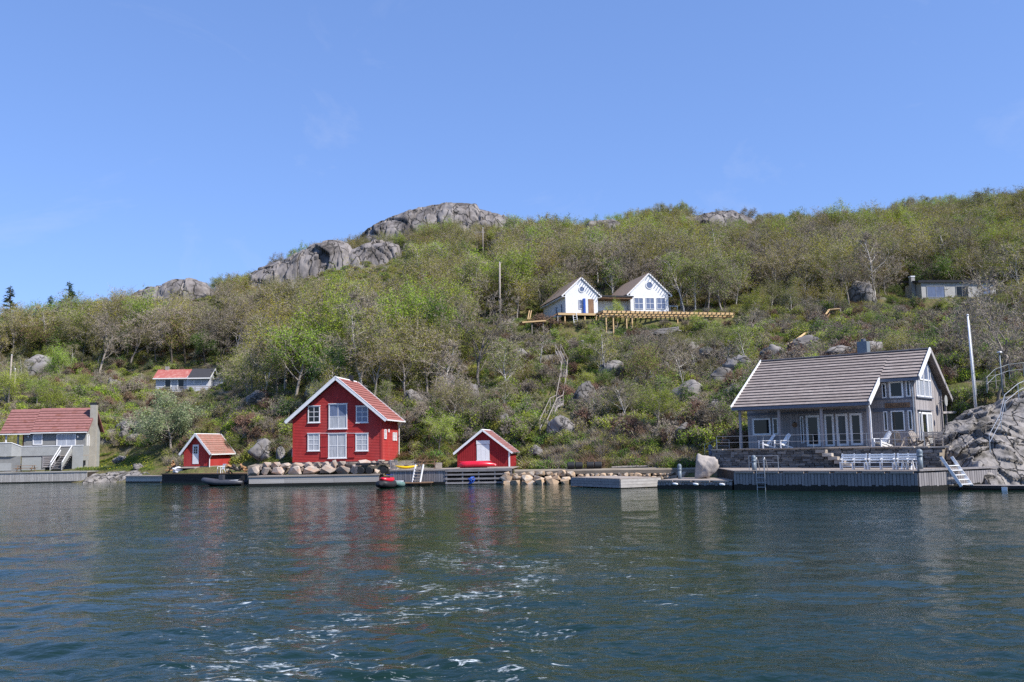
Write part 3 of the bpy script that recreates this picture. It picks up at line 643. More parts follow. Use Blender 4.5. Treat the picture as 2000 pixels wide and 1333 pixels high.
for x0, x1 in ((626.5, 640.5), (679, 693)):
    a, z1_ = q(x0, 849); b_, z0_ = q(x1, 895)
    sh = MB()
    n = 4
    for i in range(n): sh.box(a + (b_ - a) * i / n + 0.008, a + (b_ - a) * (i + 1) / n - 0.008, -0.07, -0.024, z0_, z1_)
    sh = sh.build('shutter', 'shutter_red', T)
    for zz in (z0_ + 0.12, (z0_ + z1_) / 2, z1_ - 0.15): piece('brace', 'shutter_red', sh, a, b_, -0.095, -0.072, zz - 0.06, zz + 0.06)
    bar('brace', 'shutter_red', sh, (a + 0.05, -0.085, z0_ + 0.2), (b_ - 0.05, -0.085, (z0_ + z1_) / 2 - 0.07), 0.02, 0.1)
bar('shutter_rail', 'white_paint', T, (q(601, 847)[0], -0.1, q(601, 846.5)[1]), (q(719, 847)[0], -0.1, q(719, 846.5)[1]), 0.03, 0.035)
for y0, y1, z0_, z1_ in ((0.75, 1.5, 2.05, 2.95), (4.1, 4.75, 1.9, 2.7), (5.0, 5.65, 1.9, 2.7)):
    window(T, (xr + 0.024, y0, z0_), math.pi / 2, y1 - y0, z1_ - z0_, 1, 2, 'curtained_glass')
piece('vent', 'white_paint', T, xr + 0.02, xr + 0.1, 2.3, 2.6, 2.7, 3.0)
piece('meter_box', 'cream_paint', T, xl - 0.22, xl - 0.002, 0.3, 0.8, 0.5, 1.3)
piece('chimney', 'dark_plastic', T, xc - 0.2, xc + 0.2, 4.4, 4.8, zr - 0.3, zr + 0.55)
F0 = MB().box(xl + 0.06, xr - 0.06, 0.06, DEP - 0.06, -0.5, -0.002).build('foundation', 'concrete', T)

# ------------------------------------------------------------------ red boathouse
q = lambda px, py: onplane(px, py, O_BOAT, Y_BOAT)
def boathouse(T, q, xl, xr, apex, tip_z, dep, wallmat, roofmat, n, ov, ovf, trim=0.16, board=0.2, foot=0.0):
    xc = (xl + xr) / 2; hw = (xr - xl) / 2; xt = hw + ov; zr = apex; sl = (zr - tip_z) / xt
    rz = lambda x: zr - sl * abs(x - xc); wt = lambda x: rz(x) - 0.14
    w = MB().prism([(xl, foot), (xr, foot), (xr, wt(xr)), (xc, wt(xc)), (xl, wt(xl))], 0, dep)
    x = xl
    while x < xr - 0.05:      # vertical boards stand proud of narrow gaps
        x1 = min(x + board, xr); 
        w.add([(x + 0.012, -0.02, foot), (x1 - 0.012, -0.02, foot), (x1 - 0.012, -0.02, wt(x1 - 0.012) - 0.004), (x + 0.012, -0.02, wt(x + 0.012) - 0.004), (x + 0.012, 0, foot), (x1 - 0.012, 0, foot), (x1 - 0.012, 0, wt(x1)), (x + 0.012, 0, wt(x))],
              [(0, 1, 2, 3), (0, 4, 5, 1), (1, 5, 6, 2), (3, 7, 4, 0)]); x = x1
    y = 0.0
    while y < dep - 0.05:
        y1 = min(y + board, dep); w.box(xr, xr + 0.02, y + 0.012, y1 - 0.012, foot, wt(xr) - 0.01); y = y1
    w.build('wall', wallmat, T)
    for sgn in (-1, 1):
        a, b_ = (xc + sgn * xt, -ovf, rz(xc + sgn * xt)), (xc + sgn * xt, dep + ovf, rz(xc + sgn * xt)); c, d = (xc, dep + ovf, zr), (xc, -ovf, zr)
        rf = MB().slab([a, b_, c, d], 0.1).build('roof', 'white_paint', T); courses(rf, a, b_, c, d, n, roofmat, lip=0.05)
        for y_ in (-ovf - 0.03, dep + ovf + 0.03):
            bar('bargeboard', 'white_paint', T, (xc, y_, zr - 0.03), (xc + sgn * (xt + 0.02), y_, rz(xc + sgn * (xt + 0.02)) - 0.03), 0.045, trim)
    return xc, xt, wt, rz
T = thing('red_boathouse', 'small red boathouse with white loft door above an upturned red boat', 'boathouse', O_BOAT, Y_BOAT)
xl, xr = q(893.3, 912)[0], q(996, 912)[0]
xc, xt, wt, rz = boathouse(T, q, xl, xr, q(944, 840)[1], q(1001, 884.5)[1], 4.4, 'dark_red_paint', 'maroon_roof', 11, 0.28, 0.3)
piece('corner_board', 'white_paint', T, xr - 0.12, xr + 0.03, -0.055, -0.022, 0, wt(xr) - 0.02)
a, z1_ = q(931, 861); b_, z0_ = q(956.5, 899)
dr = MB()
for i in range(3): dr.box(a + (b_ - a) * i / 3 + 0.006, a + (b_ - a) * (i + 1) / 3 - 0.006, -0.07, -0.0225, z0_, z1_ - 0.36)
dr = dr.build('door', 'white_paint', T); piece('lintel', 'white_paint', dr, a - 0.03, b_ + 0.03, -0.08, -0.0225, z1_ - 0.33, z1_); piece('sill', 'white_paint', dr, a - 0.05, b_ + 0.05, -0.1, -0.0225, z0_ - 0.08, z0_ - 0.01)

# ------------------------------------------------------------------ small red hut
q = lambda px, py: onplane(px, py, O_HUT, Y_HUT)
T = thing('red_hut', 'little red shed with white half-glazed door and pale tiled roof beside the leafy willow', 'shed', O_HUT, Y_HUT)
xl, xr = q(358.5, 910)[0], q(409, 910)[0]
xc, xt, wt, rz = boathouse(T, q, xl, xr, q(382, 848)[1], q(410, 887)[1], 4.6, 'red_paint', 'pink_roof', 9, 0.3, 0.35, trim=0.24, foot=0.0)
bar('gutter', 'white_paint', T, (xc + xt + 0.06, -0.3, rz(xc + xt) - 0.05), (xc + xt + 0.06, 4.9, rz(xc + xt) - 0.05), 0.12, 0.12)
MB().tube([(xc + xt + 0.06, -0.2, rz(xc + xt) - 0.1), (xr + 0.05, -0.06, rz(xc + xt) - 0.5), (xr + 0.05, -0.08, -0.6), (xr + 0.1, -0.2, -1.0)], 0.05, 6).build('downpipe', 'white_paint', T)
a, z1_ = q(377, 869); b_, z0_ = q(388, 906.5)
dr = MB().box(a, b_, -0.06, -0.022, z0_, z1_).build('door', 'white_paint', T)
for i in range(2):
    for j in range(3):
        w3 = (b_ - a - 0.24) / 2; piece('pane', 'window_glass', dr, a + 0.12 + i * w3 + 0.02, a + 0.12 + (i + 1) * w3 - 0.02, -0.07, -0.061, z1_ - 0.95 + j * 0.26, z1_ - 0.95 + j * 0.26 + 0.22)
MB().box(xl + 0.02, xr + 0.03, 0.03, 4.6, -0.75, -0.002).build('foundation', 'concrete', T)
MB().slab([(xl - 0.1, -1.2, -0.12), (xc + 0.4, -1.2, -0.12), (xc + 0.4, -0.03, -0.05), (xl - 0.1, -0.03, -0.05)], 0.08).slab([(xc + 0.4, -1.2, -0.12), (xc + 2.1, -1.35, -0.85), (xc + 2.1, -0.35, -0.85), (xc + 0.4, -0.03, -0.12)], 0.08).build('ramp', 'deck_wood', T)

# ------------------------------------------------------------------ grey house on the left with maroon roof
q = lambda px, py: onplane(px, py, O_LEFT, Y_LEFT)
T = thing('grey_house', 'low grey house with maroon tiled roof and tall outside chimney above the left quay', 'house', O_LEFT, Y_LEFT)
ze = q(165, 846)[1] + 0.42; hd = 3.1; zr = onplane(172, 800, loc(O_LEFT, Y_LEFT, 0, hd), Y_LEFT)[1]; xL = q(46, 880)[0]; xLr = q(2, 846)[0]
w = MB().add([(0, 0, -0.1), (0, 2 * hd, -0.1), (0, 2 * hd, ze), (0, hd, zr - 0.1), (0, 0, ze), (xL, 0, -0.1), (xL, 2 * hd, -0.1), (xL, 2 * hd, ze), (xL, hd, zr - 0.1), (xL, 0, ze)],
             [(0, 1, 2, 3, 4), (9, 8, 7, 6, 5), (0, 4, 9, 5), (1, 6, 7, 2), (2, 7, 8, 3), (3, 8, 9, 4), (0, 5, 6, 1)])
zz = 0.0
lap(w, lambda z: xL, lambda z: 0.0, 0, ze - 0.02, 0.16)
w.build('wall', 'grey_paint', T)
g_ = MB(); lap(g_, lambda z: max(0, hd - (zr - 0.1 - z) / ((zr - ze) / hd)) if z > ze else 0.0, lambda z: min(2 * hd, hd + (zr - 0.1 - z) / ((zr - ze) / hd)) if z > ze else 2 * hd, 0, zr - 0.2, 0.16)
g_.build('gable_boards', 'grey_paint_light', T, rot=(0, 0, math.pi / 2))
slp = (zr - ze) / hd; ey = -0.45; ez = ze - slp * 0.45 + 0.12
xs = q(62, 846)[0]
for (x0, x1, dz) in ((xs, 0.35, 0.0), (xLr, xs - 0.01, -0.10)):
    a, b_, c, d = (x0, ey, ez + dz), (x1, ey, ez + dz), (x1, hd, zr + 0.12 + dz), (x0, hd, zr + 0.12 + dz)
    rf = MB().slab([a, b_, c, d], 0.12).build('roof', 'maroon_roof', T); courses(rf, a, b_, c, d, 9, 'maroon_roof', lip=0.09, th=0.04)
    MB().slab([(x0, 2 * hd + 0.45, ez + dz), (x1, 2 * hd + 0.45, ez + dz), (x1, hd, zr + 0.12 + dz), (x0, hd, zr + 0.12 + dz)], 0.12).build('roof', 'maroon_roof', T)
    bar('gutter', 'white_paint', T, (x0, ey - 0.05, ez + dz - 0.08), (x1, ey - 0.05, ez + dz - 0.08), 0.1, 0.11)
for sgn in (0, 1): bar('bargeboard', 'maroon_roof', T, (0.38, hd, zr + 0.05), (0.38, -0.5 if sgn == 0 else 2 * hd + 0.5, ez - 0.05), 0.05, 0.2)
def WL(x0, x1, y0, y1, nx, g, **k):
    a, z1_ = q(x0, y0); b_, z0_ = q(x1, y1); return window(T, (a, -0.024, z0_), 0, b_ - a, z1_ - z0_, nx, 1, g, fw=0.11, **k)
WL(65, 83, 848, 869, 1, 'blind_glass', sill=False); WL(111, 148, 848, 872, 2, 'blind_glass')
window(T, (0.024, 0.55, q(165, 872)[1]), math.pi / 2, 0.9, 1.45, 1, 1, 'curtained_glass')
for px in (56, 153):
    x_, z_ = q(px, 853); MB().tube([(x_, -0.02, z_ + 0.1), (x_, -0.16, z_ + 0.12), (x_, -0.2, z_)], 0.035, 6).lathe([(0.05, -0.14), (0.1, -0.02), (0.05, 0.05)], 8, (x_, -0.2, z_)).build('wall_lamp', 'white_paint', T)
ch = MB().box(0.03, 0.75, 1.5, 2.3, -0.3, q(187, 789)[1]).build('chimney', 'plaster', T); zc = q(187, 789)[1]
piece('chimney_cap', 'dark_plastic', ch, -0.02, 0.8, 1.45, 2.35, zc, zc + 0.25)
# porch post and dark recess at the left end
piece('porch_post', 'white_paint', T, xLr + 0.6, xLr + 0.75, -0.2, -0.05, 1.5, ez - 0.12); piece('porch_post', 'cream_paint', T, xL - 0.9, xL - 0.72, 0.3, 0.45, 1.5, ez + 0.2)
piece('porch_back', 'dark_red_paint', T, xL - 0.7, xL - 0.005, 1.6, 1.7, 1.5, ez + 0.6)
# raised terrace, its parapet and stair
TY = -2.3; q2 = lambda px, py: onplane(px, py, loc(O_LEFT, Y_LEFT, 0, TY), Y_LEFT)
zp, zf = q2(60, 872.5)[1], q2(60, 891)[1]; xb = q2(42, 880)[0]; xsl, xsr = q2(119, 880)[0], q2(141, 880)[0]; x_end = q2(163, 880)[0]
xA = q2(-40, 880)[0]
MB().box(xb, xsl - 0.05, TY, -0.03, zf - 0.1, zf).box(xsl - 0.05, x_end, TY + 0.06, -0.03, zf - 0.1, zf).build('terrace_floor', 'deck_wood', T)
pp = MB(); zz = zf
while zz < zp - 0.02: pp.box(xb, xsl - 0.05, TY - 0.06 + 0.0, TY, zz + 0.006, min(zz + 0.17, zp)); zz += 0.17
pp.build('parapet', 'grey_paint_light', T); piece('parapet_cap', 'white_paint', T, xb - 0.05, xsl - 0.05, TY - 0.1, TY + 0.05, zp, zp + 0.07)
piece('parapet_cap', 'white_paint', T, xsr + 0.05, x_end, TY - 0.1, TY + 0.05, zp, zp + 0.07); piece('parapet', 'grey_paint_light', T, xsr + 0.05, x_end, TY - 0.05, TY + 0.0, -0.1, zp)
piece('parapet', 'grey_paint_light', T, x_end - 0.055, x_end - 0.002, TY + 0.002, 0, 1.0, zp - 0.01)
zA = q2(10, 866)[1]
pp = MB(); zz = zf
while zz < zA - 0.02: pp.box(xA, xb - 1.0, TY - 0.4, TY - 0.34, zz + 0.006, min(zz + 0.17, zA)); zz += 0.17
pp.slab([(xb - 1.0, TY - 0.4, zf), (xb, TY - 0.06, zf), (xb, TY - 0.06, zp), (xb - 1.0, TY - 0.4, zA)], 0.05).build('parapet', 'grey_paint_light', T)
bar('parapet_cap', 'white_paint', T, (xA, TY - 0.38, zA + 0.04), (xb - 1.0, TY - 0.38, zA + 0.04), 0.16, 0.08); bar('parapet_cap', 'white_paint', T, (xb - 1.02, TY - 0.38, zA + 0.04), (xb, TY - 0.04, zp + 0.04), 0.16, 0.08)
MB().box(xA, xb, TY - 0.2, TY - 0.1, -0.2, zf - 0.01).box(xb, xsl - 1.8, TY + 0.1, TY + 0.2, -0.2, zf - 0.1).build('basement_wall', 'grey_paint', T)
piece('garage_door', 'grey_paint_light', T, xb + 0.05, q2(80, 900)[0], TY + 0.04, TY + 0.09, -0.05, zf - 0.15); piece('garage_door', 'grey_paint_light', T, xA + 0.5, q2(24, 900)[0], TY - 0.26, TY - 0.21, -0.05, zf - 0.8)
gt = MB(); x0, x1 = q2(83, 900)[0], q2(108, 900)[0]; z1_, z0_ = q2(83, 884)[1], q2(83, 914)[1]
gt.box(x0, x0 + 0.08, TY + 0.0, TY + 0.06, z0_, z1_).box(x1 - 0.08, x1, TY, TY + 0.06, z0_, z1_)
gate = gt.build('slatted_screen', 'weathered_grey_wood', T)
for i in range(6): zz = z0_ + 0.06 + i * (z1_ - 0.5 - z0_) / 6; piece('slat', 'weathered_grey_wood', gate, x0 + 0.085, x1 - 0.085, TY + 0.01, TY + 0.05, zz, zz + 0.14)
for i in range(7):
    xx = x0 + 0.1 + i * (x1 - x0 - 0.45) / 6; bar('lattice_bar', 'weathered_grey_wood', gate, (xx, TY + 0.02, z1_ - 0.02), (xx + 0.28, TY + 0.02, z1_ - 0.36), 0.02, 0.06)
ns = 9
st = MB().slab([(xsl + 0.02, TY, zf), (xsl + 0.02, TY - 0.1, zf - 0.3), (xsl - 0.35, TY - 2.3, 0), (xsl - 0.35, TY - 2.0, 0)], 0.05).build('stair', 'quay_wood', T)
for i in range(ns):
    f = (i + 0.5) / ns; piece('step', 'quay_wood', st, xsl - 0.36 * f, xsr - 0.36 * f, TY - 2.2 * f - 0.15, TY - 2.2 * f + 0.13, zf * (1 - f) - 0.03, zf * (1 - f) + 0.02)
for xx in (xsl, xsr):
    bar('handrail', 'white_paint', T, (xx, TY - 0.05, zp + 0.02), (xx - 0.4, TY - 2.3, 0.85), 0.07, 0.09)
    bar('handrail', 'grey_paint_light' if xx == xsr else 'white_paint', T, (xx, TY - 0.05, zp - 0.5), (xx - 0.4, TY - 2.3, 0.4), 0.05, 0.4 if xx == xsr else 0.1); piece('newel', 'grey_paint_light', T, xx - 0.46, xx - 0.36, TY - 2.35, TY - 2.25, -0.1, 0.9)

# ------------------------------------------------------------------ weathered grey house on the right
T = thing('weathered_house', 'weathered grey timber house with brown tiled roof and white verges on stone terrace', 'house', O_GREY, Y_GREY); GREY = T
q = lambda px, py: onplane(px, py, O_GREY, Y_GREY)
def qq(px, py, yq): return onplane(px, py, loc(O_GREY, Y_GREY, 0, yq), Y_GREY)
GW = 6.9; YR = 3.0; XL = q(1462, 860)[0]; XB = q(1706, 800)[0]
zr = onplane(1813, 682, loc(O_GREY, Y_GREY, 0.5, 0) , Y_GREY + math.pi / 2)[1]
zbe = qq(1785, 737, -0.35)[1]; sl = (zr - zbe) / (YR + 0.35); rz = lambda y: zr - sl * abs(y - YR)
YE = YR - (zr - qq(1560, 792, -2.9)[1]) / sl
YE = max(min(YE, -2.3), -3.4); XRL = qq(1430, 801, YE)[0]; XRR = qq(1697, 783, YE)[0]; XG = 0.5
YB = GW + 1.6
w = MB(); tw = lambda y: rz(y) - 0.2
w.add([(0, 0, 0), (0, GW, 0), (0, GW, tw(GW)), (0, YR, tw(YR)), (0, 0, tw(0)), (XL, 0, 0), (XL, GW, 0), (XL, GW, tw(GW)), (XL, YR, tw(YR)), (XL, 0, tw(0))],
      [(0, 1, 2, 3, 4), (9, 8, 7, 6, 5), (0, 4, 9, 5), (1, 6, 7, 2), (2, 7, 8, 3), (3, 8, 9, 4), (0, 5, 6, 1)])
w.build('wall', 'weathered_grey_wood', T)
bd = 0.24; x = XL; k = 0      # upright boards of the porch wall and of the gable, each a piece
rsb = random.Random(4)
while x < -0.03:
    x1 = min(x + bd, 0); piece('wall_board', 'weathered_grey_wood', T, x + 0.006, x1 - 0.006, -0.03 - rsb.random() * 0.008, -0.001, 0.02, tw(0) - 0.02); x = x1
y = 0.0
while y < GW - 0.03:
    y1 = min(y + bd, GW); ym = min(tw(y + 0.006), tw(y1 - 0.006)) - 0.02
    piece('gable_board', 'weathered_grey_wood', T, 0.001, 0.03 + rsb.random() * 0.008, y + 0.006, y1 - 0.006, 0.02, ym); y = y1
piece('wall_beam', 'slate_blue_paint', T, XL, 0.03, -0.07, -0.04, 2.55, 2.72)
piece('wall_band', 'slate_blue_paint', T, XB, 0.05, -0.08, -0.04, q(1750, 779)[1] - 0.05, q(1750, 779)[1] + 0.06)
piece('wall_band', 'slate_blue_paint', T, XB, 0.05, -0.08, -0.04, q(1750, 803)[1] - 0.05, q(1750, 803)[1] + 0.05)
# roof: long front slope over the porch, shorter over the bay, rear slope
a, b_, c, d = (XRL, YE, rz(YE)), (XRR, YE, rz(YE)), (XRR, YR, zr), (XRL, YR, zr)
rf = MB().slab([a, b_, c, d], 0.16).build('roof', 'slate_blue_paint', T); courses(rf, a, b_, c, d, 17, 'brown_roof', lip=0.09, th=0.04)
a2, b2, c2, d2 = (XRR + 0.005, -0.4, rz(-0.4)), (XG, -0.4, rz(-0.4)), (XG, YR, zr), (XRR + 0.005, YR, zr)
rf = MB().slab([a2, b2, c2, d2], 0.16).build('roof', 'slate_blue_paint', T); courses(rf, a2, b2, c2, d2, 9, 'brown_roof', lip=0.09, th=0.04)
rf = MB().slab([(XRL, YB, rz(YB)), (XG, YB, rz(YB)), (XG, YR, zr), (XRL, YR, zr)], 0.16).build('roof', 'brown_roof', T)
bar('ridge_cap', 'brown_roof', T, (XRL, YR, zr + 0.06), (XG, YR, zr + 0.06), 0.3, 0.08)
def verge(x, y0, y1): bar('bargeboard', 'white_paint', T, (x, y0, rz(y0) + 0.0), (x, y1, rz(y1) + 0.0), 0.07, 0.36)
verge(XRL - 0.04, YE - 0.06, YR); verge(XG + 0.04, -0.46, YR); verge(XRR + 0.05, YE - 0.06, -0.42)
bar('bargeboard', 'weathered_grey_wood', T, (XG + 0.04, YR, zr), (XG + 0.04, YB + 0.05, rz(YB) - 0.02), 0.07, 0.3)
bar('gutter', 'slate_blue_paint', T, (XRL, YE - 0.07, rz(YE) - 0.1), (XRR, YE - 0.07, rz(YE) - 0.1), 0.12, 0.2); bar('gutter', 'slate_blue_paint', T, (XRR + 0.1, -0.47, rz(-0.4) - 0.1), (XG, -0.47, rz(-0.4) - 0.1), 0.12, 0.2)
bar('eave_beam', 'weathered_grey_wood', T, (XRL + 0.3, YE + 0.35, rz(YE) - 0.16), (XRR - 0.1, YE + 0.35, rz(YE) - 0.16), 0.16, 0.24)
for xx in (XRL + 0.45, qq(1523, 840, YE + 0.35)[0], qq(1606, 840, YE + 0.35)[0], XRR - 0.2): piece('porch_post', 'weathered_grey_wood', T, xx - 0.08, xx + 0.08, YE + 0.27, YE + 0.43, 0, rz(YE) - 0.27)
piece('porch_floor', 'deck_wood', T, XRL, -0.02, YE - 1.2, -0.04, 0.002, 0.05)
MB().tube([(XRR - 0.02, YE + 0.0, rz(YE) - 0.25), (XRR - 0.02, YE + 0.2, rz(YE) - 0.6), (XRR - 0.02, YE + 0.2, 0.05)], 0.05, 6).build('downpipe', 'white_paint', T)
MB().tube([(-0.2, -0.42, rz(-0.4) - 0.2), (-0.06, -0.12, rz(-0.4) - 0.6), (-0.06, -0.12, 0.05)], 0.05, 6).build('downpipe', 'steel', T)
# chimney
cy0 = YR + 0.1; cxx = onplane(1688, 700, loc(O_GREY, Y_GREY, 0, YR + 0.5), Y_GREY)[0]; czz = onplane(1688, 668, loc(O_GREY, Y_GREY, 0, YR + 0.5), Y_GREY)[1]
ch = piece('chimney', 'bollard_paint', T, cxx - 0.36, cxx + 0.36, cy0, cy0 + 0.8, zr - 0.6, czz); MB().lathe([(0.18, 0), (0.18, 0.22)], 10, (cxx, cy0 + 0.4, czz)).build('chimney_pot', 'slate_blue_paint', T)
def WG(x0, x1, y0, y1, nx, nz, g, **k):
    a, z1_ = q(x0, y0); b_, z0_ = q(x1, y1); return window(T, (a, -0.042, z0_), 0, b_ - a, z1_ - z0_, nx, nz, g, **k)
WG(1722, 1732.5, 749, 778, 1, 1, 'window_glass', fw=0.08); WG(1736, 1766, 746, 777, 1, 1, 'window_glass', fw=0.12); WG(1769, 1780, 744, 775, 1, 1, 'window_glass', fw=0.08)
WG(1725.5, 1736, 804, 842, 1, 1, 'window_glass', fw=0.07); WG(1740, 1769, 803, 842, 1, 1, 'window_glass', fw=0.08); WG(1773, 1784, 802, 840, 1, 1, 'window_glass', fw=0.07)
WG(1470, 1507, 818, 850, 1, 1, 'window_glass', fw=0.13); WG(1509, 1522, 817, 849, 1, 1, 'window_glass', fw=0.1)
WG(1563, 1572, 814, 866, 1, 1, 'window_glass', fw=0.06); WG(1574, 1604, 812, 872, 1, 1, 'window_glass', fw=0.16, name='glazed_door')
WG(1610, 1632, 810, 872, 1, 1, 'window_glass', fw=0.14, name='glazed_door'); WG(1632.5, 1659, 809, 871, 1, 1, 'interior_dark', fw=0.16, name='glazed_door'); WG(1659.5, 1687, 808, 870, 1, 1, 'window_glass', fw=0.16, name='glazed_door')
x_, z_ = q(1553, 830); MB().lathe([(0.05, -0.1), (0.16, -0.06), (0.2, 0.0), (0.16, 0.06), (0.05, 0.1)], 12, (x_, -0.1, z_), axis='y').build('wall_lamp', 'brown_timber', T)
# carved name board, lettering too worn to read
a, z1_ = q(1729, 788); b_, z0_ = q(1778, 795.5); sg = piece('name_board', 'brown_timber', T, a, b_, -0.11, -0.06, z0_, z1_)
nb = piece('lettering', 'tarred_wood', T, a + 0.08, b_ - 0.08, -0.115, -0.108, z0_ + 0.05, z1_ - 0.05); bpy.data.objects.remove(nb)
lt = MB(); xx = a + 0.1; rr_ = random.Random(2)
while xx < b_ - 0.2:
    ww = rr_.uniform(0.07, 0.11); lt.box(xx, xx + 0.03, -0.119, -0.112, z0_ + 0.06, z1_ - 0.06)
    if rr_.random() < 0.7: lt.box(xx + 0.031, xx + ww, -0.119, -0.112, z0_ + (0.06 if rr_.random() < 0.5 else 0.15), z0_ + (0.10 if rr_.random() < 0.5 else 0.19))
    xx += ww + 0.035
lt.build('worn_lettering', 'tarred_wood', T)
# gable windows
gp = lambda px, py: onplane(px, py, O_GREY, Y_GREY + math.pi / 2)
def gwin(px0, px1, zb, topf, zmid):
    y0, y1 = px0, px1
    fr = MB(); f_ = 0.09
    for yy in (y0, y1 - f_): fr.add([(0.03, yy, zb), (0.03, yy + f_, zb), (0.03, yy + f_, topf(yy + f_)), (0.03, yy, topf(yy)), (0.10, yy, zb), (0.10, yy + f_, zb), (0.10, yy + f_, topf(yy + f_)), (0.10, yy, topf(yy))], [(0, 3, 2, 1), (4, 5, 6, 7), (0, 1, 5, 4), (1, 2, 6, 5), (2, 3, 7, 6), (3, 0, 4, 7)])
    fr.box(0.03, 0.098, y0 + f_, y1 - f_, zb, zb + f_); fr.box(0.03, 0.098, y0 + f_, y1 - f_, zmid - 0.05, zmid + 0.05)
    fr.beam((0.065, y0, topf(y0) - 0.02), (0.065, y1, topf(y1) - 0.02), 0.075, 0.1)
    o = fr.build('gable_window', 'white_paint', T)
    MB().add([(0.05, y0 + f_, zmid + 0.05), (0.05, y1 - f_, zmid + 0.05), (0.05, y1 - f_, topf(y1 - f_) - 0.05), (0.05, y0 + f_, topf(y0 + f_) - 0.05)], [(0, 1, 2, 3)]).build('pane', 'sky_glass', o)
    piece('pane', 'blind_glass', o, 0.045, 0.055, y0 + f_, y1 - f_, zb + f_, zmid - 0.05)
zb_ = q(1790, 774)[1]; tf = lambda y: rz(y) - 0.55
zm_ = zb_ + 1.25
gwin(0.35, 1.05, zb_, tf, zm_); gwin(1.15, 2.35, zb_, tf, zm_); gwin(2.5, 3.7, zb_, tf, zm_); gwin(3.8, 4.4, zb_, tf, zm_)
piece('window_sill', 'slate_blue_paint', T, 0.03, 0.16, 0.25, 4.6, zb_ - 0.1, zb_ - 0.002)
window(T, (0.042, 0.5, 0.25), math.pi / 2, 0.55, 2.15, 1, 1, 'window_glass', fw=0.08); window(T, (0.042, 1.25, 0.05), math.pi / 2, 1.35, 2.35, 1, 1, 'window_glass', fw=0.14, name='glazed_door'); window(T, (0.042, 2.65, 0.05), math.pi / 2, 1.35, 2.35, 1, 1, 'curtained_glass', fw=0.14, name='glazed_door')
piece('door_hood', 'slate_blue_paint', T, 0.04, 0.2, 0.4, 4.1, 2.5, 2.56)
MB().tube([(0.12, GW - 1.0, 3.1), (0.5, GW - 0.9, 3.3)], 0.03, 6).lathe([(0.02, 0), (0.28, 0.05), (0.42, 0.13)], 16, (0.55, GW - 0.9, 3.3), axis='x').build('satellite_dish', 'grey_paint_light', T)
# lean-to frame behind the gable
for yy in (GW + 1.3, GW + 0.05): piece('rear_post', 'weathered_grey_wood', T, 0.0, 0.14, yy, yy + 0.14, 0.3, rz(yy) - 0.2)
bar('rear_beam', 'weathered_grey_wood', T, (0.1, GW + 0.1, 2.45), (0.1, GW + 4.5, 2.55), 0.16, 0.16)

# ------------------------------------------------------------------ white house under construction
T = thing('white_house', 'white timber house with two gables and bare roof battens high on the slope', 'house', O_WHITE, Y_WHITE)
q = lambda px, py: onplane(px, py, O_WHITE, Y_WHITE)
def white_wing(qf, pxl, pxr, pybase, apex, tipz, y0, dep, wins, ov=0.35):
    xl, xr = qf(pxl, pybase)[0], qf(pxr, pybase)[0]; xc = (xl + xr) / 2; hw = (xr - xl) / 2; xt = hw + 0.6; zb_ = -0.3
    sl = (apex - tipz) / xt; rz = lambda x: apex - sl * abs(x - xc); wt = lambda x: rz(x) - 0.14
    w = MB().prism([(xl, zb_), (xr, zb_), (xr, wt(xr)), (xc, wt(xc)), (xl, wt(xl))], y0, y0 + dep)
    lap(w, lambda z: max(xl, xc - (apex - 0.14 - z) / sl), lambda z: min(xr, xc + (apex - 0.14 - z) / sl), zb_, apex - 0.2, 0.17, y=y0)
    w.build('wall', 'white_paint', T)
    for sgn in (-1, 1):
        a, b_, c, d = (xc + sgn * xt, y0 - 0.12, rz(xt + xc)), (xc + sgn * xt, y0 + dep + 0.3, rz(xt + xc)), (xc, y0 + dep + 0.3, apex), (xc, y0 - 0.12, apex)
        rf = MB().slab([a, b_, c, d], 0.10).build('roof', 'sheathing', T)
        for i in range(11):
            f = (i + 0.4) / 11; xx = xc + sgn * xt * f; zz = rz(xx) + 0.05
            bar('batten', 'new_timber' if sgn < 0 else 'driftwood', T, (xx, y0 - (0.18 if sgn < 0 else 0.75), zz), (xx, y0 + dep + 0.3, zz), 0.09, 0.07)
        bar('bargeboard', 'white_paint', T, (xc, y0 - 0.15, apex - 0.08), (xc + sgn * xt, y0 - 0.15, rz(xt + xc) - 0.08), 0.05, 0.2)
        piece('soffit', 'white_paint', T, min(xc + sgn * hw, xc + sgn * xt), max(xc + sgn * hw, xc + sgn * xt), y0 - 0.1, y0 + dep, rz(xt + xc) - 0.2, rz(xt + xc) - 0.12)
    return xl, xr, xc, wt
xl, xr, xc, wt = white_wing(q, 1105, 1168, 612, q(1137, 542)[1], q(1174, 579.5)[1], 0, 12.0, None)
def round_window(xc, y, z, r):
    o = MB(); n = 20
    for i in range(n):
        a0, a1 = 2 * math.pi * i / n, 2 * math.pi * (i + 1) / n
        o.add([(xc + (r + k1) * math.cos(a), y + yy, z + (r + k1) * math.sin(a)) for a in (a0, a1) for k1 in (0, 0.12) for yy in (-0.07, 0)], [(0, 2, 6, 4), (0, 4, 5, 1), (2, 3, 7, 6)])
    fr = o.build('round_window', 'white_paint', T); MB().lathe([(r + 0.01, -0.04), (r + 0.01, -0.025)], 20, (xc, y, z), axis='y').build('pane', 'sky_glass', fr)
x_, z_ = q(1136, 565.5); round_window(x_, -0.024, z_, 0.38)
a, z1_ = q(1130, 585.5); b_, z0_ = q(1137, 604); window(T, (a, -0.024, z0_), 0, b_ - a, z1_ - z0_, 1, 2, 'sky_glass', fw=0.07)
a, z1_ = q(1138, 584); b_, z0_ = q(1143, 612); piece('door', 'blue_plastic', T, a, b_, -0.3, -0.06, -0.1, z1_); a, z1_ = q(1148.5, 584.5); b_, z0_ = q(1160, 612)
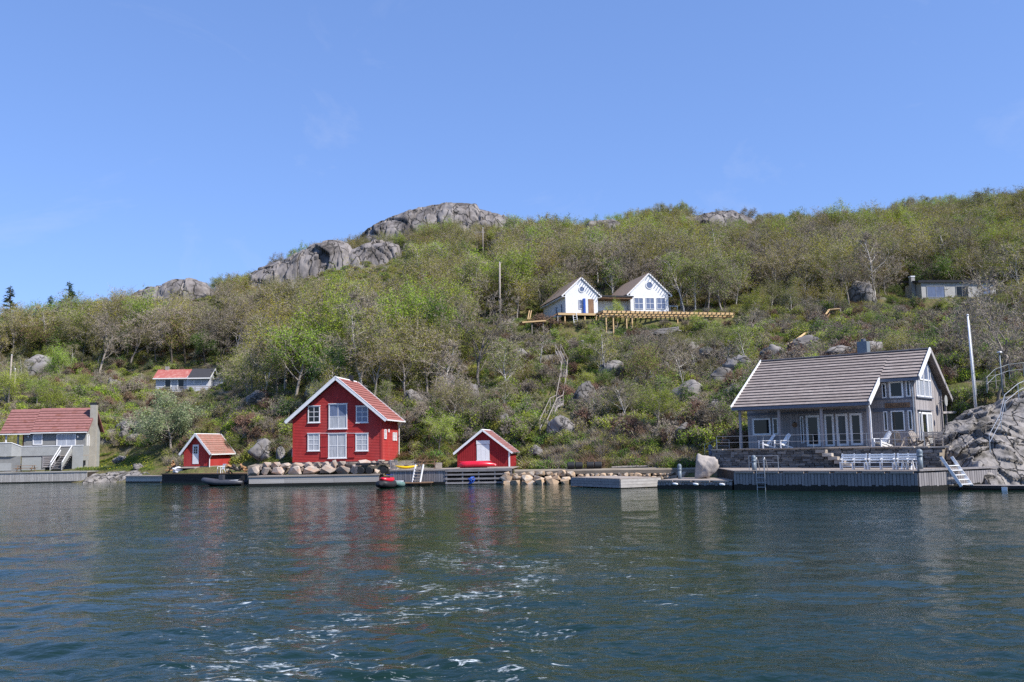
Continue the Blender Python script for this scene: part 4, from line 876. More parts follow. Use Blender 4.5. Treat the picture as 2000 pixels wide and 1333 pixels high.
piece('doorway', 'brown_timber', T, a, b_, -0.05, -0.025, -0.25, z1_)
for yy in (1.2, 4.0): window(T, (xl - 0.02, yy + 1.0, 0.2), -math.pi / 2, 0.9, 1.5, 1, 1, 'sky_glass', fw=0.07)
Y2 = 2.0; q2 = lambda px, py: onplane(px, py, loc(O_WHITE, Y_WHITE, 0, Y2), Y_WHITE)
xl2, xr2, xc2, wt2 = white_wing(q2, 1232, 1306, 606, q2(1267, 534)[1], q2(1316, 578)[1], Y2, 11.5, None)
x_, z_ = q2(1268, 557.5); round_window(x_, Y2 - 0.024, z_, 0.5)
for p0, p1 in ((1238.5, 1256.5), (1261, 1278), (1282, 1300)):
    a, z1_ = q2(p0, 582); b_, z0_ = q2(p1, 604.5); window(T, (a, Y2 - 0.024, z0_), 0, b_ - a, z1_ - z0_, 2, 2, 'sky_glass', fw=0.06, barw=0.06)
for yy in (0.8, 2.0): window(T, (xl2 - 0.02, Y2 + yy + 0.7, 0.3), -math.pi / 2, 0.7, 1.6, 1, 1, 'sky_glass', fw=0.06)
zl = q2(1200, 580)[1]
MB().box(xr, xl2, 3.2, 8, -0.3, zl - 0.5).build('link_wall', 'white_paint', T); MB().box(xr + 0.1, xl2 - 0.1, 0.9, 8, zl - 0.45, zl - 0.2).build('link_ceiling', 'brown_timber', T)
MB().box(xr - 0.1, xl2 + 0.1, 0.8, 8, zl - 0.2, zl).build('link_roof', 'dark_felt', T)
window(T, (xr + 0.6, 3.18, 0.1), 0, 3.2, 0.9, 5, 1, 'window_glass', fw=0.06)
MB().box(xl, xr + 0.3, -1.0, -0.5, -3.2, -0.45).build('foundation', 'concrete', T)
# scaffold frame beside the right gable
scf = MB()
for xx in (xr2 + 0.35, xr2 + 1.6): scf.box(xx, xx + 0.07, Y2 + 0.3, Y2 + 0.37, -0.3, 1.9)
scf.box(xr2 + 0.3, xr2 + 1.75, Y2 + 0.28, Y2 + 0.4, 1.75, 1.85); scf.build('scaffold_frame', 'steel', T)

# unfinished timber deck round the white house
TD = thing('unfinished_deck', 'unfinished pale timber deck frame on posts in front of white house', 'deck', O_WHITE, Y_WHITE)
zd = q(1130, 613)[1]
yf = -2.2; qd = lambda px, py: onplane(px, py, loc(O_WHITE, Y_WHITE, 0, yf), Y_WHITE)
x0, x1 = qd(1090, 613)[0], qd(1166, 613)[0]; zt_ = qd(1130, 612)[1]
piece('fascia', 'new_timber', TD, x0, x1, yf - 0.04, yf, zt_ - 0.32, zt_); MB().box(x0, x1 + 0.5, yf, -0.1, zt_ - 0.12, zt_ + 0.02).build('planking', 'brown_timber', TD)
for px in (1090, 1104, 1143, 1165):
    xx = qd(px, 620)[0]; g = loc(O_WHITE, Y_WHITE, xx, yf + 0.2); piece('post', 'new_timber' if px != 1090 else 'driftwood', TD, xx - 0.09, xx + 0.09, yf + 0.1, yf + 0.28, zt(g.x, g.y) - O_WHITE.z - 0.4, zt_ - 0.3)
xw = qd(1020, 620)[0]
bar('walkway', 'brown_timber', TD, (x0 - 0.02, yf + 0.8, zt_ - 0.1), (qd(1066, 625)[0], yf + 0.8, zt_ - 1.2), 1.4, 0.12); bar('walkway', 'brown_timber', TD, (qd(1066, 625)[0], yf + 0.8, zt_ - 1.2), (xw, yf + 0.8, zt_ - 1.45), 1.4, 0.14)
bar('fascia', 'new_timber', TD, (qd(1066, 625)[0], yf + 0.06, zt_ - 1.2), (xw, yf + 0.06, zt_ - 1.5), 0.05, 0.2)
for px in (1040, 1062, 1077): xx = qd(px, 628)[0]; piece('post', 'driftwood', TD, xx - 0.06, xx + 0.06, yf + 0.3, yf + 0.42, zt_ - 3.2, zt_ - 1.35)
# right part: two long beams, cross joists, posts
yA, yB = -1.6, -5.0
qA = lambda px, py: onplane(px, py, loc(O_WHITE, Y_WHITE, 0, yA), Y_WHITE); qB = lambda px, py: onplane(px, py, loc(O_WHITE, Y_WHITE, 0, yB), Y_WHITE)
xa0, xa1 = qA(1178, 607)[0], qA(1400, 607)[0]; xb0, xb1 = qB(1178, 613)[0], qB(1435, 613)[0]; zD = qB(1300, 610)[1]
bar('rim_board', 'new_timber', TD, (xb0, yB, zD - 0.1), (xb1, yB, zD - 0.1), 0.06, 0.34); bar('beam', 'new_timber', TD, (xa0, yA, zD - 0.12), (xa1 + 1, yA, zD - 0.12), 0.12, 0.34); bar('beam', 'new_timber', TD, (xb0, (yA + yB) / 2, zD - 0.52), (xb1, (yA + yB) / 2, zD - 0.52), 0.14, 0.34)
bar('beam', 'new_timber', TD, (xb0, yB + 0.5, zD - 0.50), (xb1, yB + 0.5, zD - 0.50), 0.14, 0.3)
nj = 30
for i in range(nj):
    xx = xb0 + (xb1 - xb0 - 0.1) * i / (nj - 1); bar('joist', 'brown_timber' if i % 2 else 'new_timber', TD, (xx, yB + 0.04 - 0.22, zD + 0.0), (xx, yA + 1.0, zD + 0.0), 0.09, 0.24)
for px in (1186, 1200, 1226, 1237, 1326, 1376, 1395, 1434):
    xx = qB(px, 625)[0]; g = loc(O_WHITE, Y_WHITE, xx, yB + 0.5); piece('post', 'new_timber', TD, xx - 0.08, xx + 0.08, yB + 0.42, yB + 0.58, zt(g.x, g.y) - O_WHITE.z - 0.3, zD - 0.66)
bar('brace', 'new_timber', TD, (qB(1375, 640)[0], yB + 0.5, zD - 2.2), (qB(1426, 618)[0], yB + 1.2, zD - 0.6), 0.1, 0.3)
def ladder(name, label, p0, p1, w, n, rail, mat, cat='ladder', side=None, rungr=0.02):
    p0, p1 = Vector(p0), Vector(p1); T = thing(name, label, cat, p0); d = p1 - p0
    sd = Vector(side) if side else Vector((1, 0, 0)); sd = sd.normalized() * w / 2
    for s_ in (-1, 1): MB().beam(sd * s_, d + sd * s_, rail, rail * 1.6).build('rail', mat, T)
    for i in range(n):
        c = d * ((i + 0.7) / n); MB().beam(c - sd * 0.98, c + sd * 0.98, rungr * 2, rungr * 2).build('rung', mat, T)
    return T
g0 = P(1128, 656, 136.5); ladder('ladder', 'white ladder leaning against the front of the unfinished deck', g0, P(1122, 611, 137.4), 0.55, 11, 0.06, 'white_paint')
for i, (px0, px1) in enumerate(((1031, 1034), (1034.5, 1038))):
    b0 = P(px0, 624, 138); o = MB().beam((0, 0, 0), P(px1, 607, 139) - b0, 0.14, 0.05).build('plank', 'new_timber', None, loc=b0); tag(o, ('left' if i == 0 else 'right') + ' of two pale planks leaning upright beside the rubble heap', 'plank')

# ------------------------------------------------------------------ pale cabin, left slope
T = thing('pale_cabin', 'pale blue cabin with half red and half black roof on the left slope', 'cabin', O_CAB, Y_CAB); q = lambda px, py: onplane(px, py, O_CAB, Y_CAB)
x1, x2 = q(366, 760)[0], q(408, 760)[0]; ze = q(340, 738)[1]; hd = 2.6; zr = onplane(340, 724, loc(O_CAB, Y_CAB, 0, hd), Y_CAB)[1]
w = MB()
for a, b_, y_ in ((0.0, x1, 0.0), (x1, x2, -0.5)):
    w.add([(b_, y_, -0.6), (b_, 2 * hd, -0.6), (b_, 2 * hd, ze), (b_, hd, zr - 0.08), (b_, y_, ze), (a, y_, -0.6), (a, 2 * hd, -0.6), (a, 2 * hd, ze), (a, hd, zr - 0.08), (a, y_, ze)],
          [(0, 1, 2, 3, 4), (9, 8, 7, 6, 5), (0, 4, 9, 5), (1, 6, 7, 2), (2, 7, 8, 3), (3, 8, 9, 4), (0, 5, 6, 1)])
    lap(w, lambda z: a, lambda z: b_, -0.6, ze, 0.2, y=y_)
w.build('wall', 'pale_blue_paint', T)
sl = (zr - ze) / hd
for a, b_, y_, mt, dz in ((-0.4, x1 + 0.6, -0.6, 'rust_sheet_roof', 0.1), (x1 + 0.2, x2 + 0.5, -1.1, 'dark_felt', 0.22)):
    MB().slab([(a, y_, ze - sl * -y_ * 0.6 + dz), (b_, y_, ze - sl * -y_ * 0.6 + dz), (b_, hd, zr + dz), (a, hd, zr + dz)], 0.1).slab([(a, 2 * hd + 0.5, ze - 0.2 + dz), (b_, 2 * hd + 0.5, ze - 0.2 + dz), (b_, hd, zr + dz), (a, hd, zr + dz)], 0.1).build('roof', mt, T)
    bar('fascia', 'white_paint', T, (a, y_ - 0.04, ze - sl * -y_ * 0.6 + dz - 0.08), (b_, y_ - 0.04, ze - sl * -y_ * 0.6 + dz - 0.08), 0.05, 0.2)
for sgn, yy in ((0, -1.1), (1, 2 * hd + 0.5)): bar('bargeboard', 'white_paint', T, (x2 + 0.52, hd, zr + 0.16), (x2 + 0.52, yy, ze - sl * 0.6 + 0.2), 0.05, 0.22)
for p0, p1, g in ((322, 334, 'window_glass'), (334.5, 347, 'blind_glass'), (347.5, 360, 'window_glass')):
    a, z1_ = q(p0, 741); b_, z0_ = q(p1, 761.5); window(T, (a, -0.024, z0_), 0, b_ - a, z1_ - z0_, 1, 1, g, fw=0.1)
a, z1_ = q(380, 737.5); b_, z0_ = q(396, 751); window(T, (a, -0.524, z0_), 0, b_ - a, z1_ - z0_, 1, 1, 'blind_glass', fw=0.12)
window(T, (x2 + 0.02, 1.0, 0.7), math.pi / 2, 1.2, 1.2, 1, 1, 'blind_glass', fw=0.1); piece('side_door', 'brown_timber', T, x2 + 0.005, x2 + 0.05, -0.4, 0.3, -0.5, 0.8)
piece('annex', 'pale_blue_paint', T, x2 + 0.01, x2 + 2.6, 3.2, 5.2, -0.6, ze - 0.1); piece('annex_roof', 'grey_paint_light', T, x2, x2 + 3.0, 2.9, 5.5, ze - 0.1, ze + 0.05)
piece('chimney', 'concrete', T, 0.9, 1.5, hd - 0.1, hd + 0.5, zr - 0.2, zr + 0.75)
D_ = thing('cabin_deck', 'weathered timber deck with open railing in front of the pale cabin', 'deck', O_CAB, Y_CAB)
qd = lambda px, py: onplane(px, py, loc(O_CAB, Y_CAB, 0, -2.6), Y_CAB); xa, xb_ = qd(288, 760)[0], qd(412, 760)[0]; zf = -0.35; ztop = qd(340, 756)[1]
MB().box(xa, xb_, -2.6, -0.55, zf - 0.12, zf).build('deck_boards', 'weathered_grey_wood', D_)
for i in range(9):
    xx = xa + (xb_ - xa) * i / 8; piece('post', 'weathered_grey_wood', D_, xx - 0.05, xx + 0.05, -2.7, -2.6, zf - 1.6, ztop)
for zz in (ztop, ztop - 0.35, ztop - 0.7): piece('rail', 'weathered_grey_wood', D_, xa - 0.05, xb_ + 0.05, -2.74, -2.70, zz - 0.1, zz)
for zz in (ztop, ztop - 0.35, ztop - 0.7): piece('rail', 'weathered_grey_wood', D_, xa - 0.04, xa + 0.0, -2.69, -0.6, zz - 0.1, zz)

# ------------------------------------------------------------------ flat cabin, right slope
T = thing('flat_cabin', 'long pale cabin with black low roof half hidden by trees, upper right', 'cabin', O_FLAT, Y_FLAT); q = lambda px, py: onplane(px, py, O_FLAT, Y_FLAT)
x1 = q(1945, 570)[0]; z0_ = q(1801, 583)[1]; z1_ = q(1801, 552)[1]
w = MB().box(0, x1, 0, 5, -0.6, z1_ + 0.2); lap(w, lambda z: 0, lambda z: x1, -0.6, z1_, 0.2); w.build('wall', 'cream_paint', T)
MB().slab([(-0.6, -0.3, z1_ + 0.25), (x1 + 0.5, -0.3, z1_ + 0.25), (x1 + 0.5, 5.5, z1_ + 1.2), (-0.6, 5.5, z1_ + 1.2)], 0.3).build('roof', 'dark_felt', T); bar('fascia', 'dark_plastic', T, (-0.62, -0.33, z1_ + 0.12), (x1 + 0.52, -0.33, z1_ + 0.12), 0.06, 0.42)
piece('chimney', 'concrete', T, -0.75, -0.1, 1.6, 2.3, -0.5, q(1793, 538)[1]); piece('chimney_cap', 'white_paint', T, -0.8, -0.05, 1.55, 2.35, q(1793, 538)[1], q(1793, 537)[1] + 0.1)
for p0, p1, n, g in ((1809, 1846, 2, 'sky_glass'), (1866, 1892, 2, 'window_glass'), (1918, 1935, 1, 'sky_glass')):
    a, zz1 = q(p0, 559); b_, zz0 = q(p1, 581.5); window(T, (a, -0.024, zz0), 0, b_ - a, zz1 - zz0, n, 1, g, fw=0.08, mat='grey_paint_light')
piece('plinth', 'concrete', T, -0.1, x1, -0.12, -0.025, -1.2, z0_ - 0.15)
# ------------------------------------------------------------------ quays, docks and walls
RS = random.Random(11)
def frame(p0, p1):
    p0, p1 = Vector(p0), Vector(p1); return p0, math.atan2(p1.y - p0.y, p1.x - p0.x), math.hypot(p1.x - p0.x, p1.y - p0.y)
def W0(px, py): return PZ(px, py, 0.0)

# -- main dock under the weathered house
A_ = P(1795, 959.5, 55.6); A_.z = 0; dx, dy = math.cos(RAD(35)), math.sin(RAD(35))
E_ = A_ + Vector((-dx, dy, 0)) * 11.5; G_ = A_ + Vector((-dx, dy, 0)) * 17.1
B_ = P(1948, 945, 58.6); B_.z = 0
ZT = 1.27
T = thing('timber_dock', 'large grey timber dock with upright boards below the stone terrace', 'dock', A_, 0.0); DOCK = T
lo = lambda p, z=0: Vector((p.x - A_.x, p.y - A_.y, z))
rear_r = loc(O_GREY, Y_GREY, 2.5, -3.8); rear_l = loc(O_GREY, Y_GREY, -13.4, -3.8)
top = [lo(E_), lo(A_), lo(B_), lo(B_) + Vector((-1.0, 4.0, 0)), lo(rear_r), lo(rear_l)]
for nm, z0_, z1_, mt, ins in (('dock_core', -1.5, ZT - 0.1, 'tarred_wood', 0.0),):
    k = len(top); m_ = MB(); inn = [p + (lo(B_) * 0.3 - p) * 0.004 for p in top]
    m_.add([(p.x, p.y, z0_) for p in inn] + [(p.x, p.y, z1_) for p in inn], [tuple(range(k)), tuple(range(2 * k - 1, k - 1, -1))] + [(i, (i + 1) % k, (i + 1) % k + k, i + k) for i in range(k)]); m_.build(nm, mt, T)
# deck planks across the dock: strips parallel to the front edge
m_ = MB(); f_yaw = math.atan2(-dy, dx)
def clipstrip(poly, n_, d0, d1):
    def cut(pl, s, lim):
        out = []
        for i in range(len(pl)):
            a, b = pl[i], pl[(i + 1) % len(pl)]; da, db = s * (a.dot(n_) - lim), s * (b.dot(n_) - lim)
            if da >= 0: out.append(a)
            if da * db < 0: out.append(a + (b - a) * (da / (da - db)))
        return out
    pl = cut(poly, 1, d0)
    return cut(pl, -1, d1) if len(pl) > 2 else []
nf = Vector((dy, dx, 0)); dmin = min(p.dot(nf) for p in top); dmax = max(p.dot(nf) for p in top); d_ = dmin
while d_ < dmax:
    pl = clipstrip(top, nf, d_ + 0.006, min(d_ + 0.15, dmax))
    if len(pl) > 2: o = MB().slab([Vector((p.x, p.y, ZT)) for p in pl], 0.06).build('deck_plank', 'deck_wood', T)
    d_ += 0.156
def board_face(T, p0, p1, z0, z1, bw, mat, name='board', th=0.05, rs=RS, gap=0.03, wet=True):
    p0, p1 = Vector(p0), Vector(p1); d = (p1 - p0); Ln = d.length; yaw = math.atan2(d.y, d.x); nrm = Vector((d.y, -d.x, 0)).normalized(); n = max(1, int(Ln / bw)); w = Ln / n
    for i in range(n):
        c = p0 + d * ((i + 0.5) / n) + nrm * (th / 2 + rs.random() * 0.012); zz0, zz1 = z0 - rs.random() * 0.04, z1 - rs.random() * 0.02
        put(name, ubox(mat), T, (c.x, c.y, (zz0 + zz1) / 2), (0, 0, yaw + rs.uniform(-0.006, 0.006)), (w - gap, th, zz1 - zz0))
        if wet: put('weed_fringe', ubox('algae'), T, (c.x + nrm.x * 0.022, c.y + nrm.y * 0.022, zz0 + 0.10), (0, 0, yaw), (w - 0.004, th + 0.012, 0.34 + rs.random() * 0.22))
board_face(T, lo(E_), lo(A_), 0.05, ZT - 0.12, 0.205, 'quay_wood')
board_face(T, lo(A_), lo(B_), 0.05, ZT - 0.12, 0.205, 'quay_wood')
nn = Vector((-dy, -dx, 0))
for i in range(7):
    a = lo(E_).lerp(lo(A_), (i + 0.06) / 7) + nn * 0.09; b2 = lo(E_).lerp(lo(A_), (i + 0.86) / 7) + nn * 0.09; bar('fender_rail', 'deck_wood', T, (a.x, a.y, ZT - 0.12), (b2.x, b2.y, ZT - 0.12), 0.09, 0.1)
a, b2 = lo(A_), lo(B_); nb_ = Vector((b2.y, -b2.x, 0)).normalized() * 0.06
bar('top_rail', 'quay_wood', T, (a.x + nb_.x, a.y + nb_.y, ZT + 0.02), (b2.x + nb_.x, b2.y + nb_.y, ZT + 0.02), 0.16, 0.12)

# -- lower dock
T = thing('low_dock', 'low grey timber landing stage beside the standing boulder', 'dock', E_, 0.0); ZL = 0.62
le = lambda p: Vector((p.x - E_.x, p.y - E_.y, 0)); bk = Vector((dy, dx, 0)) * 4.2
po = [le(G_), le(E_) + Vector((-0.12, 0.05, 0)), le(E_) + bk, le(G_) + bk]
m_ = MB(); m_.add([(p.x, p.y, -1.2) for p in po] + [(p.x, p.y, ZL - 0.08) for p in po], [(0, 1, 2, 3), (7, 6, 5, 4), (0, 1, 5, 4), (1, 2, 6, 5), (2, 3, 7, 6), (3, 0, 4, 7)]); m_.build('dock_core', 'tarred_wood', T)
for i in range(26):
    a = [po[0].lerp(po[3], i / 26), po[1].lerp(po[2], i / 26), po[1].lerp(po[2], (i + 0.93) / 26), po[0].lerp(po[3], (i + 0.93) / 26)]; MB().slab([Vector((p.x, p.y, ZL)) for p in a], 0.06).build('deck_plank', 'deck_wood', T)
board_face(T, po[0], po[1], 0.0, ZL - 0.1, 0.2, 'quay_wood')
board_face(T, po[3], po[0], 0.0, ZL - 0.1, 0.2, 'quay_wood')
for i in range(4):
    a = po[0].lerp(po[1], (i + 0.05) / 4) + nn * 0.08; b2 = po[0].lerp(po[1], (i + 0.85) / 4) + nn * 0.08; bar('fender_rail', 'deck_wood', T, (a.x, a.y, ZL - 0.06), (b2.x, b2.y, ZL - 0.06), 0.08, 0.1)
for i, f in enumerate((0.25, 0.52, 0.86)):
    c = E_ + (G_ - E_) * (1 - f) + nn * 0.2; o = MB().lathe([(0.02, -0.2), (0.07, -0.17), (0.085, 0), (0.07, 0.17), (0.02, 0.2)], 10, axis='x').build('boat_fender', 'white_plastic', None, True, (c.x, c.y, 0.36), (0, 0.1, -0.6))
    tag(o, ('leftmost', 'middle', 'rightmost')[i] + ' white boat fender hanging on the low landing stage', 'fender')

# -- dry-stone terrace
T = thing('stone_terrace', 'dry-stone terrace wall of dark flat stones under the weathered house', 'wall', O_GREY, Y_GREY)
x0, x1, yw = -13.6, 2.2, -4.0; hT = O_GREY.z - ZT
MB().box(x0, x1, yw + 0.16, -0.05, -hT - 0.6, -0.06).build('fill', 'soil_path', T)
sp = stone_pool('slate_stone', 9, 300, boxy=True)
z = -hT - 0.05
while z < -0.1:
    h = min(RS.uniform(0.11, 0.2), -0.06 - z); x = x0
    while x < x1:
        w_ = RS.uniform(0.25, 0.85); 
        put('stone', RS.choice(sp), T, (x + w_ / 2, yw + 0.14 + RS.uniform(-0.05, 0.04), z + h / 2), (RS.uniform(-.05, .05), RS.uniform(-.05, .05), RS.uniform(-.12, .12)), (w_ / 2 * 1.02, 0.22, h / 2 * 1.05)); x += w_ + 0.005
    z += h
fp = stone_pool('flat_stone', 5, 350, boxy=True); x = x0 - 0.1
while x < x1:
    w_ = RS.uniform(0.7, 1.3); put('coping_stone', RS.choice(fp), T, (x + w_ / 2, yw + 0.2, -0.01), (0, 0, RS.uniform(-.03, .03)), (w_ / 2 * 0.99, 0.34, 0.055)); x += w_
MB().box(x0, x1, yw + 0.45, -0.06, -0.055, 0.0).build('paving', 'flat_stone', T)
# stone steps from the terrace to the dock
for i in range(5):
    put('step_stone', RS.choice(fp), T, (-5.15 + i * 0.42, yw - 0.35, -0.2 - i * 0.24), (0, 0, RS.uniform(-.05, .05)), (0.36, 0.42, 0.13))

def bollard(px, py, D, h, label, r=0.135, mat='bollard_paint'):
    b0 = P(px, py, D); T = thing('mooring_post', label, 'mooring post', b0)
    MB().lathe([(r, -0.1), (r, h - 0.45)], 14).build('post', mat, T, True); MB().lathe([(r, h - 0.449), (r * 1.25, h - 0.43), (r * 1.25, h - 0.36), (r, h - 0.34), (r * 1.2, h - 0.24), (r * 1.05, h - 0.08), (r * 0.5, h - 0.01), (0.01, h)], 14).build('cap', mat, T, True)
    return T
def on_dock(px, z): return PZ(px, 868 - 0.02 * (px - 1000) + 1, z)
bollard(1473, 920, 62.3, 1.05, 'blue-grey mooring post beside the dock ladder'); bollard(1798, 917.5, 57.0, 1.25, 'blue-grey mooring post at the dock corner beside the white benches', 0.16)
bollard(1328, 938, 66.5, 1.15, 'blue-grey mooring post standing alone on the low landing stage'); bollard(1388, 893, 71, 0.95, 'dark blue post at the left end of the stone terrace', 0.14, 'slate_blue_paint')

def railing(name, label, pts, h, nr, mat='steel', r=0.022, cat='railing', every=1, group=None):
    o = Vector(pts[0]); T = thing(name, label, cat, o, 0, group); L_ = [Vector(p) - o for p in pts]
    for p in L_[::every]: MB().tube([p - Vector((0, 0, 0.1)), p + Vector((0, 0, h))], r, 6).build('post', mat, T)
    for k in range(nr):
        zz = h * (1 - k / nr * 0.95) - 0.005; MB().tube([p + Vector((0, 0, zz)) for p in L_], r * 0.8, 6).build('rail', mat, T)
    return T
railing('terrace_railing', 'thin steel railing along the front edge of the stone terrace', [loc(O_GREY, Y_GREY, x, -3.75, 0.03) for x in np.linspace(-13.3, 1.4, 9)], 0.95, 2, r=0.018)
bp_ = [E_ + Vector((dx, -dy, 0)) * t + Vector((dy, dx, 0)) * 1.0 for t in (0.7, 1.7, 2.7)]
railing('dock_railing', 'short steel railing standing on the dock behind the ladder', [Vector((p.x, p.y, ZT)) for p in bp_], 0.95, 2, r=0.022)
# boat ladder
c = E_ + Vector((dx, -dy, 0)) * 1.9 + nn * 0.16; T = thing('dock_ladder', 'steel bathing ladder with hooped grab rails on the dock front', 'ladder', c)
for t in (-0.27, 0.27):
    d_ = Vector((dx, -dy, 0)) * t; MB().tube([d_ + Vector((0, 0, -0.4)), d_ + Vector((0, 0, ZT + 0.7)), d_ - nn * 0.1 + Vector((0, 0, ZT + 0.85)), d_ - nn * 0.3 + Vector((0, 0, ZT + 0.7)), d_ - nn * 0.6 + Vector((0, 0, ZT))], 0.028, 6).build('rail', 'steel', T)
for i in range(5): zz = -0.1 + i * 0.3; a = Vector((dx, -dy, 0)) * 0.27; MB().tube([-a + Vector((0, 0, zz)), a + Vector((0, 0, zz))], 0.022, 6).build('rung', 'steel', T)

# benches and garden furniture
def bench(name, label, o, yaw, L_, mat='white_paint'):
    T = thing(name, label, 'bench', o, yaw)
    for i in range(4): piece('seat_slat', mat, T, 0, L_, 0.02 + i * 0.12, 0.12 + i * 0.12, 0.42, 0.46)
    for i in range(3): piece('back_slat', mat, T, 0, L_, 0.52 + i * 0.03, 0.55 + i * 0.03, 0.56 + i * 0.15, 0.67 + i * 0.15)
    for xx in (0.06, L_ / 2, L_ - 0.06):
        piece('leg', mat, T, xx - 0.035, xx + 0.035, 0.02, 0.09, 0, 0.42); bar('leg', mat, T, (xx, 0.44, 0), (xx, 0.66, 1.0), 0.07, 0.07); piece('armrest', mat, T, xx - 0.04, xx + 0.04, 0.0, 0.55, 0.64, 0.68)
    piece('stretcher', mat, T, 0.05, L_ - 0.05, 0.25, 0.29, 0.15, 0.21)
    return T
byaw = -RAD(35)
def dockpt(t, back, z=ZT): p = A_ + Vector((-dx, dy, 0)) * t + Vector((dy, dx, 0)) * back; return Vector((p.x, p.y, z + 0.01))
bench('garden_bench', 'white slatted bench at the left end of the row on the dock', dockpt(5.0, 1.5), byaw, 1.62); bench('garden_bench', 'white slatted bench in the middle of the row on the dock', dockpt(3.3, 1.5), byaw, 1.62)
bench('garden_bench', 'white slatted bench behind the small table beside the corner mooring post', dockpt(1.6, 1.5), byaw, 1.3)
def xtable(name, label, o, yaw, L_, w, h, mat, cat='table'):
    T = thing(name, label, cat, o, yaw); n = 5
    for i in range(n): piece('top_slat', mat, T, 0, L_, w * i / n + 0.01, w * (i + 1) / n - 0.01, h - 0.04, h)
    for xx in (0.12, L_ - 0.12):
        bar('leg', mat, T, (xx - 0.04, 0.05, 0), (xx - 0.04, w - 0.08, h - 0.05), 0.06, 0.09); bar('leg', mat, T, (xx + 0.03, w - 0.05, 0), (xx + 0.03, 0.08, h - 0.05), 0.06, 0.09)
    return T
xtable('dock_table', 'small white crossed-leg table in front of the dock bench', dockpt(1.15, 0.7), byaw, 0.8, 0.6, 0.66, 'white_paint')
def deckchair(label, o, yaw, mat, group=None):
    T = thing('garden_chair', label, 'chair', o, yaw, group)
    for i in range(5):
        x = -0.24 + i * 0.105; bar('back_slat', mat, T, (x + 0.05, 0.12, 0.34), (x + 0.05, 0.62, 1.0 + 0.05 * (2 - abs(i - 2))), 0.09, 0.025)
    for i in range(5): piece('seat_slat', mat, T, -0.27, 0.27, -0.42 + i * 0.115, -0.32 + i * 0.115, 0.38 - i * 0.022, 0.405 - i * 0.022)
    for s_ in (-1, 1):
        piece('armrest', mat, T, s_ * 0.36 - 0.065, s_ * 0.36 + 0.065, -0.5, 0.36, 0.58, 0.61); piece('front_leg', mat, T, s_ * 0.33 - 0.04, s_ * 0.33 + 0.04, -0.46, -0.38, 0, 0.579); bar('rear_leg', mat, T, (s_ * 0.30, -0.40, 0.36), (s_ * 0.30, 0.72, 0.03), 0.04, 0.1)
        bar('arm_support', mat, T, (s_ * 0.34, 0.22, 0.26), (s_ * 0.34, 0.3, 0.579), 0.04, 0.06)
    return T
def terr(px, yl): x = onplane(px, 870, loc(O_GREY, Y_GREY, 0, yl), Y_GREY)[0]; return loc(O_GREY, Y_GREY, x, yl, 0.01)
deckchair('white slatted garden chair near the porch, left one of the pair', terr(1497, -3.3), -1.4, 'white_paint'); deckchair('white slatted garden chair near the porch, right one of the pair', terr(1528, -3.3), -1.15, 'white_paint')
deckchair('white garden chair with broad pale back beside the downpipe', terr(1724, -2.6), -1.2, 'white_paint')
deckchair('grey slatted garden chair with its back to the water', terr(1754, -3.1), 2.6, 'driftwood'); deckchair('grey slatted garden chair close to the bay windows', terr(1792, -1.4), 0.2, 'driftwood')
xtable('terrace_table', 'grey slatted table between the garden chairs in front of the bay', terr(1768, -2.6), Y_GREY, 1.5, 0.9, 0.72, 'driftwood')
bench('terrace_bench', 'grey slatted bench at the gable corner of the terrace', terr(1806, -2.3), Y_GREY + 0.3, 1.2, 'driftwood')

# -- steps and pontoon at the right
s0 = P(1884, 946, 56.5); s0.z = 0.27
T = thing('boarding_steps', 'white boarding steps from the pontoon up to the dock', 'steps', s0, 0.42)
for s_ in (-0.45, 0.45): bar('stringer', 'white_paint', T, (s_, -0.15, -0.02), (s_ - 0.55, 0.72, 1.75), 0.07, 0.17)
for i in range(5): f = (i + 0.4) / 6.5; piece('step', 'white_paint', T, -0.42 - 0.55 * f, 0.42 - 0.55 * f, -0.15 + 0.87 * f - 0.1, -0.15 + 0.87 * f + 0.1, 1.8 * f - 0.03, 1.8 * f + 0.02)
a, b2 = P(1845, 947, 57.4), P(2040, 962, 54.5); a.z = b2.z = 0.0; T = thing('pontoon', 'narrow grey floating pontoon below the rock at the right edge', 'pontoon', a, math.atan2(b2.y - a.y, b2.x - a.x)); Lp = (b2 - a).length
piece('float', 'tarred_wood', T, 0.3, Lp, 0.1, 1.4, -0.3, 0.16)
for i in range(7): piece('deck_plank', 'quay_wood', T, 0, Lp, i * 0.215, i * 0.215 + 0.2, 0.2, 0.26)
piece('side_beam', 'tarred_wood', T, 0, Lp, -0.06, -0.005, 0.1, 0.28); piece('end_float', 'white_plastic', T, Lp - 2.2, Lp - 1.9, -0.14, -0.065, -0.1, 0.2)
a, b2 = P(1805, 947, 56.8), P(1842, 946, 57.9); a.z = b2.z = 0.28; T = thing('landing_shelf', 'small landing shelf on posts fixed low on the sunlit dock side', 'landing', a, math.atan2(b2.y - a.y, b2.x - a.x)); Lp = (b2 - a).length
piece('shelf', 'quay_wood', T, 0, Lp + 0.3, -0.3, 0.35, -0.05, 0.05)
for xx in (0.1, 0.7, Lp): piece('post', 'quay_wood', T, xx, xx + 0.08, -0.2, -0.12, -0.8, -0.051)

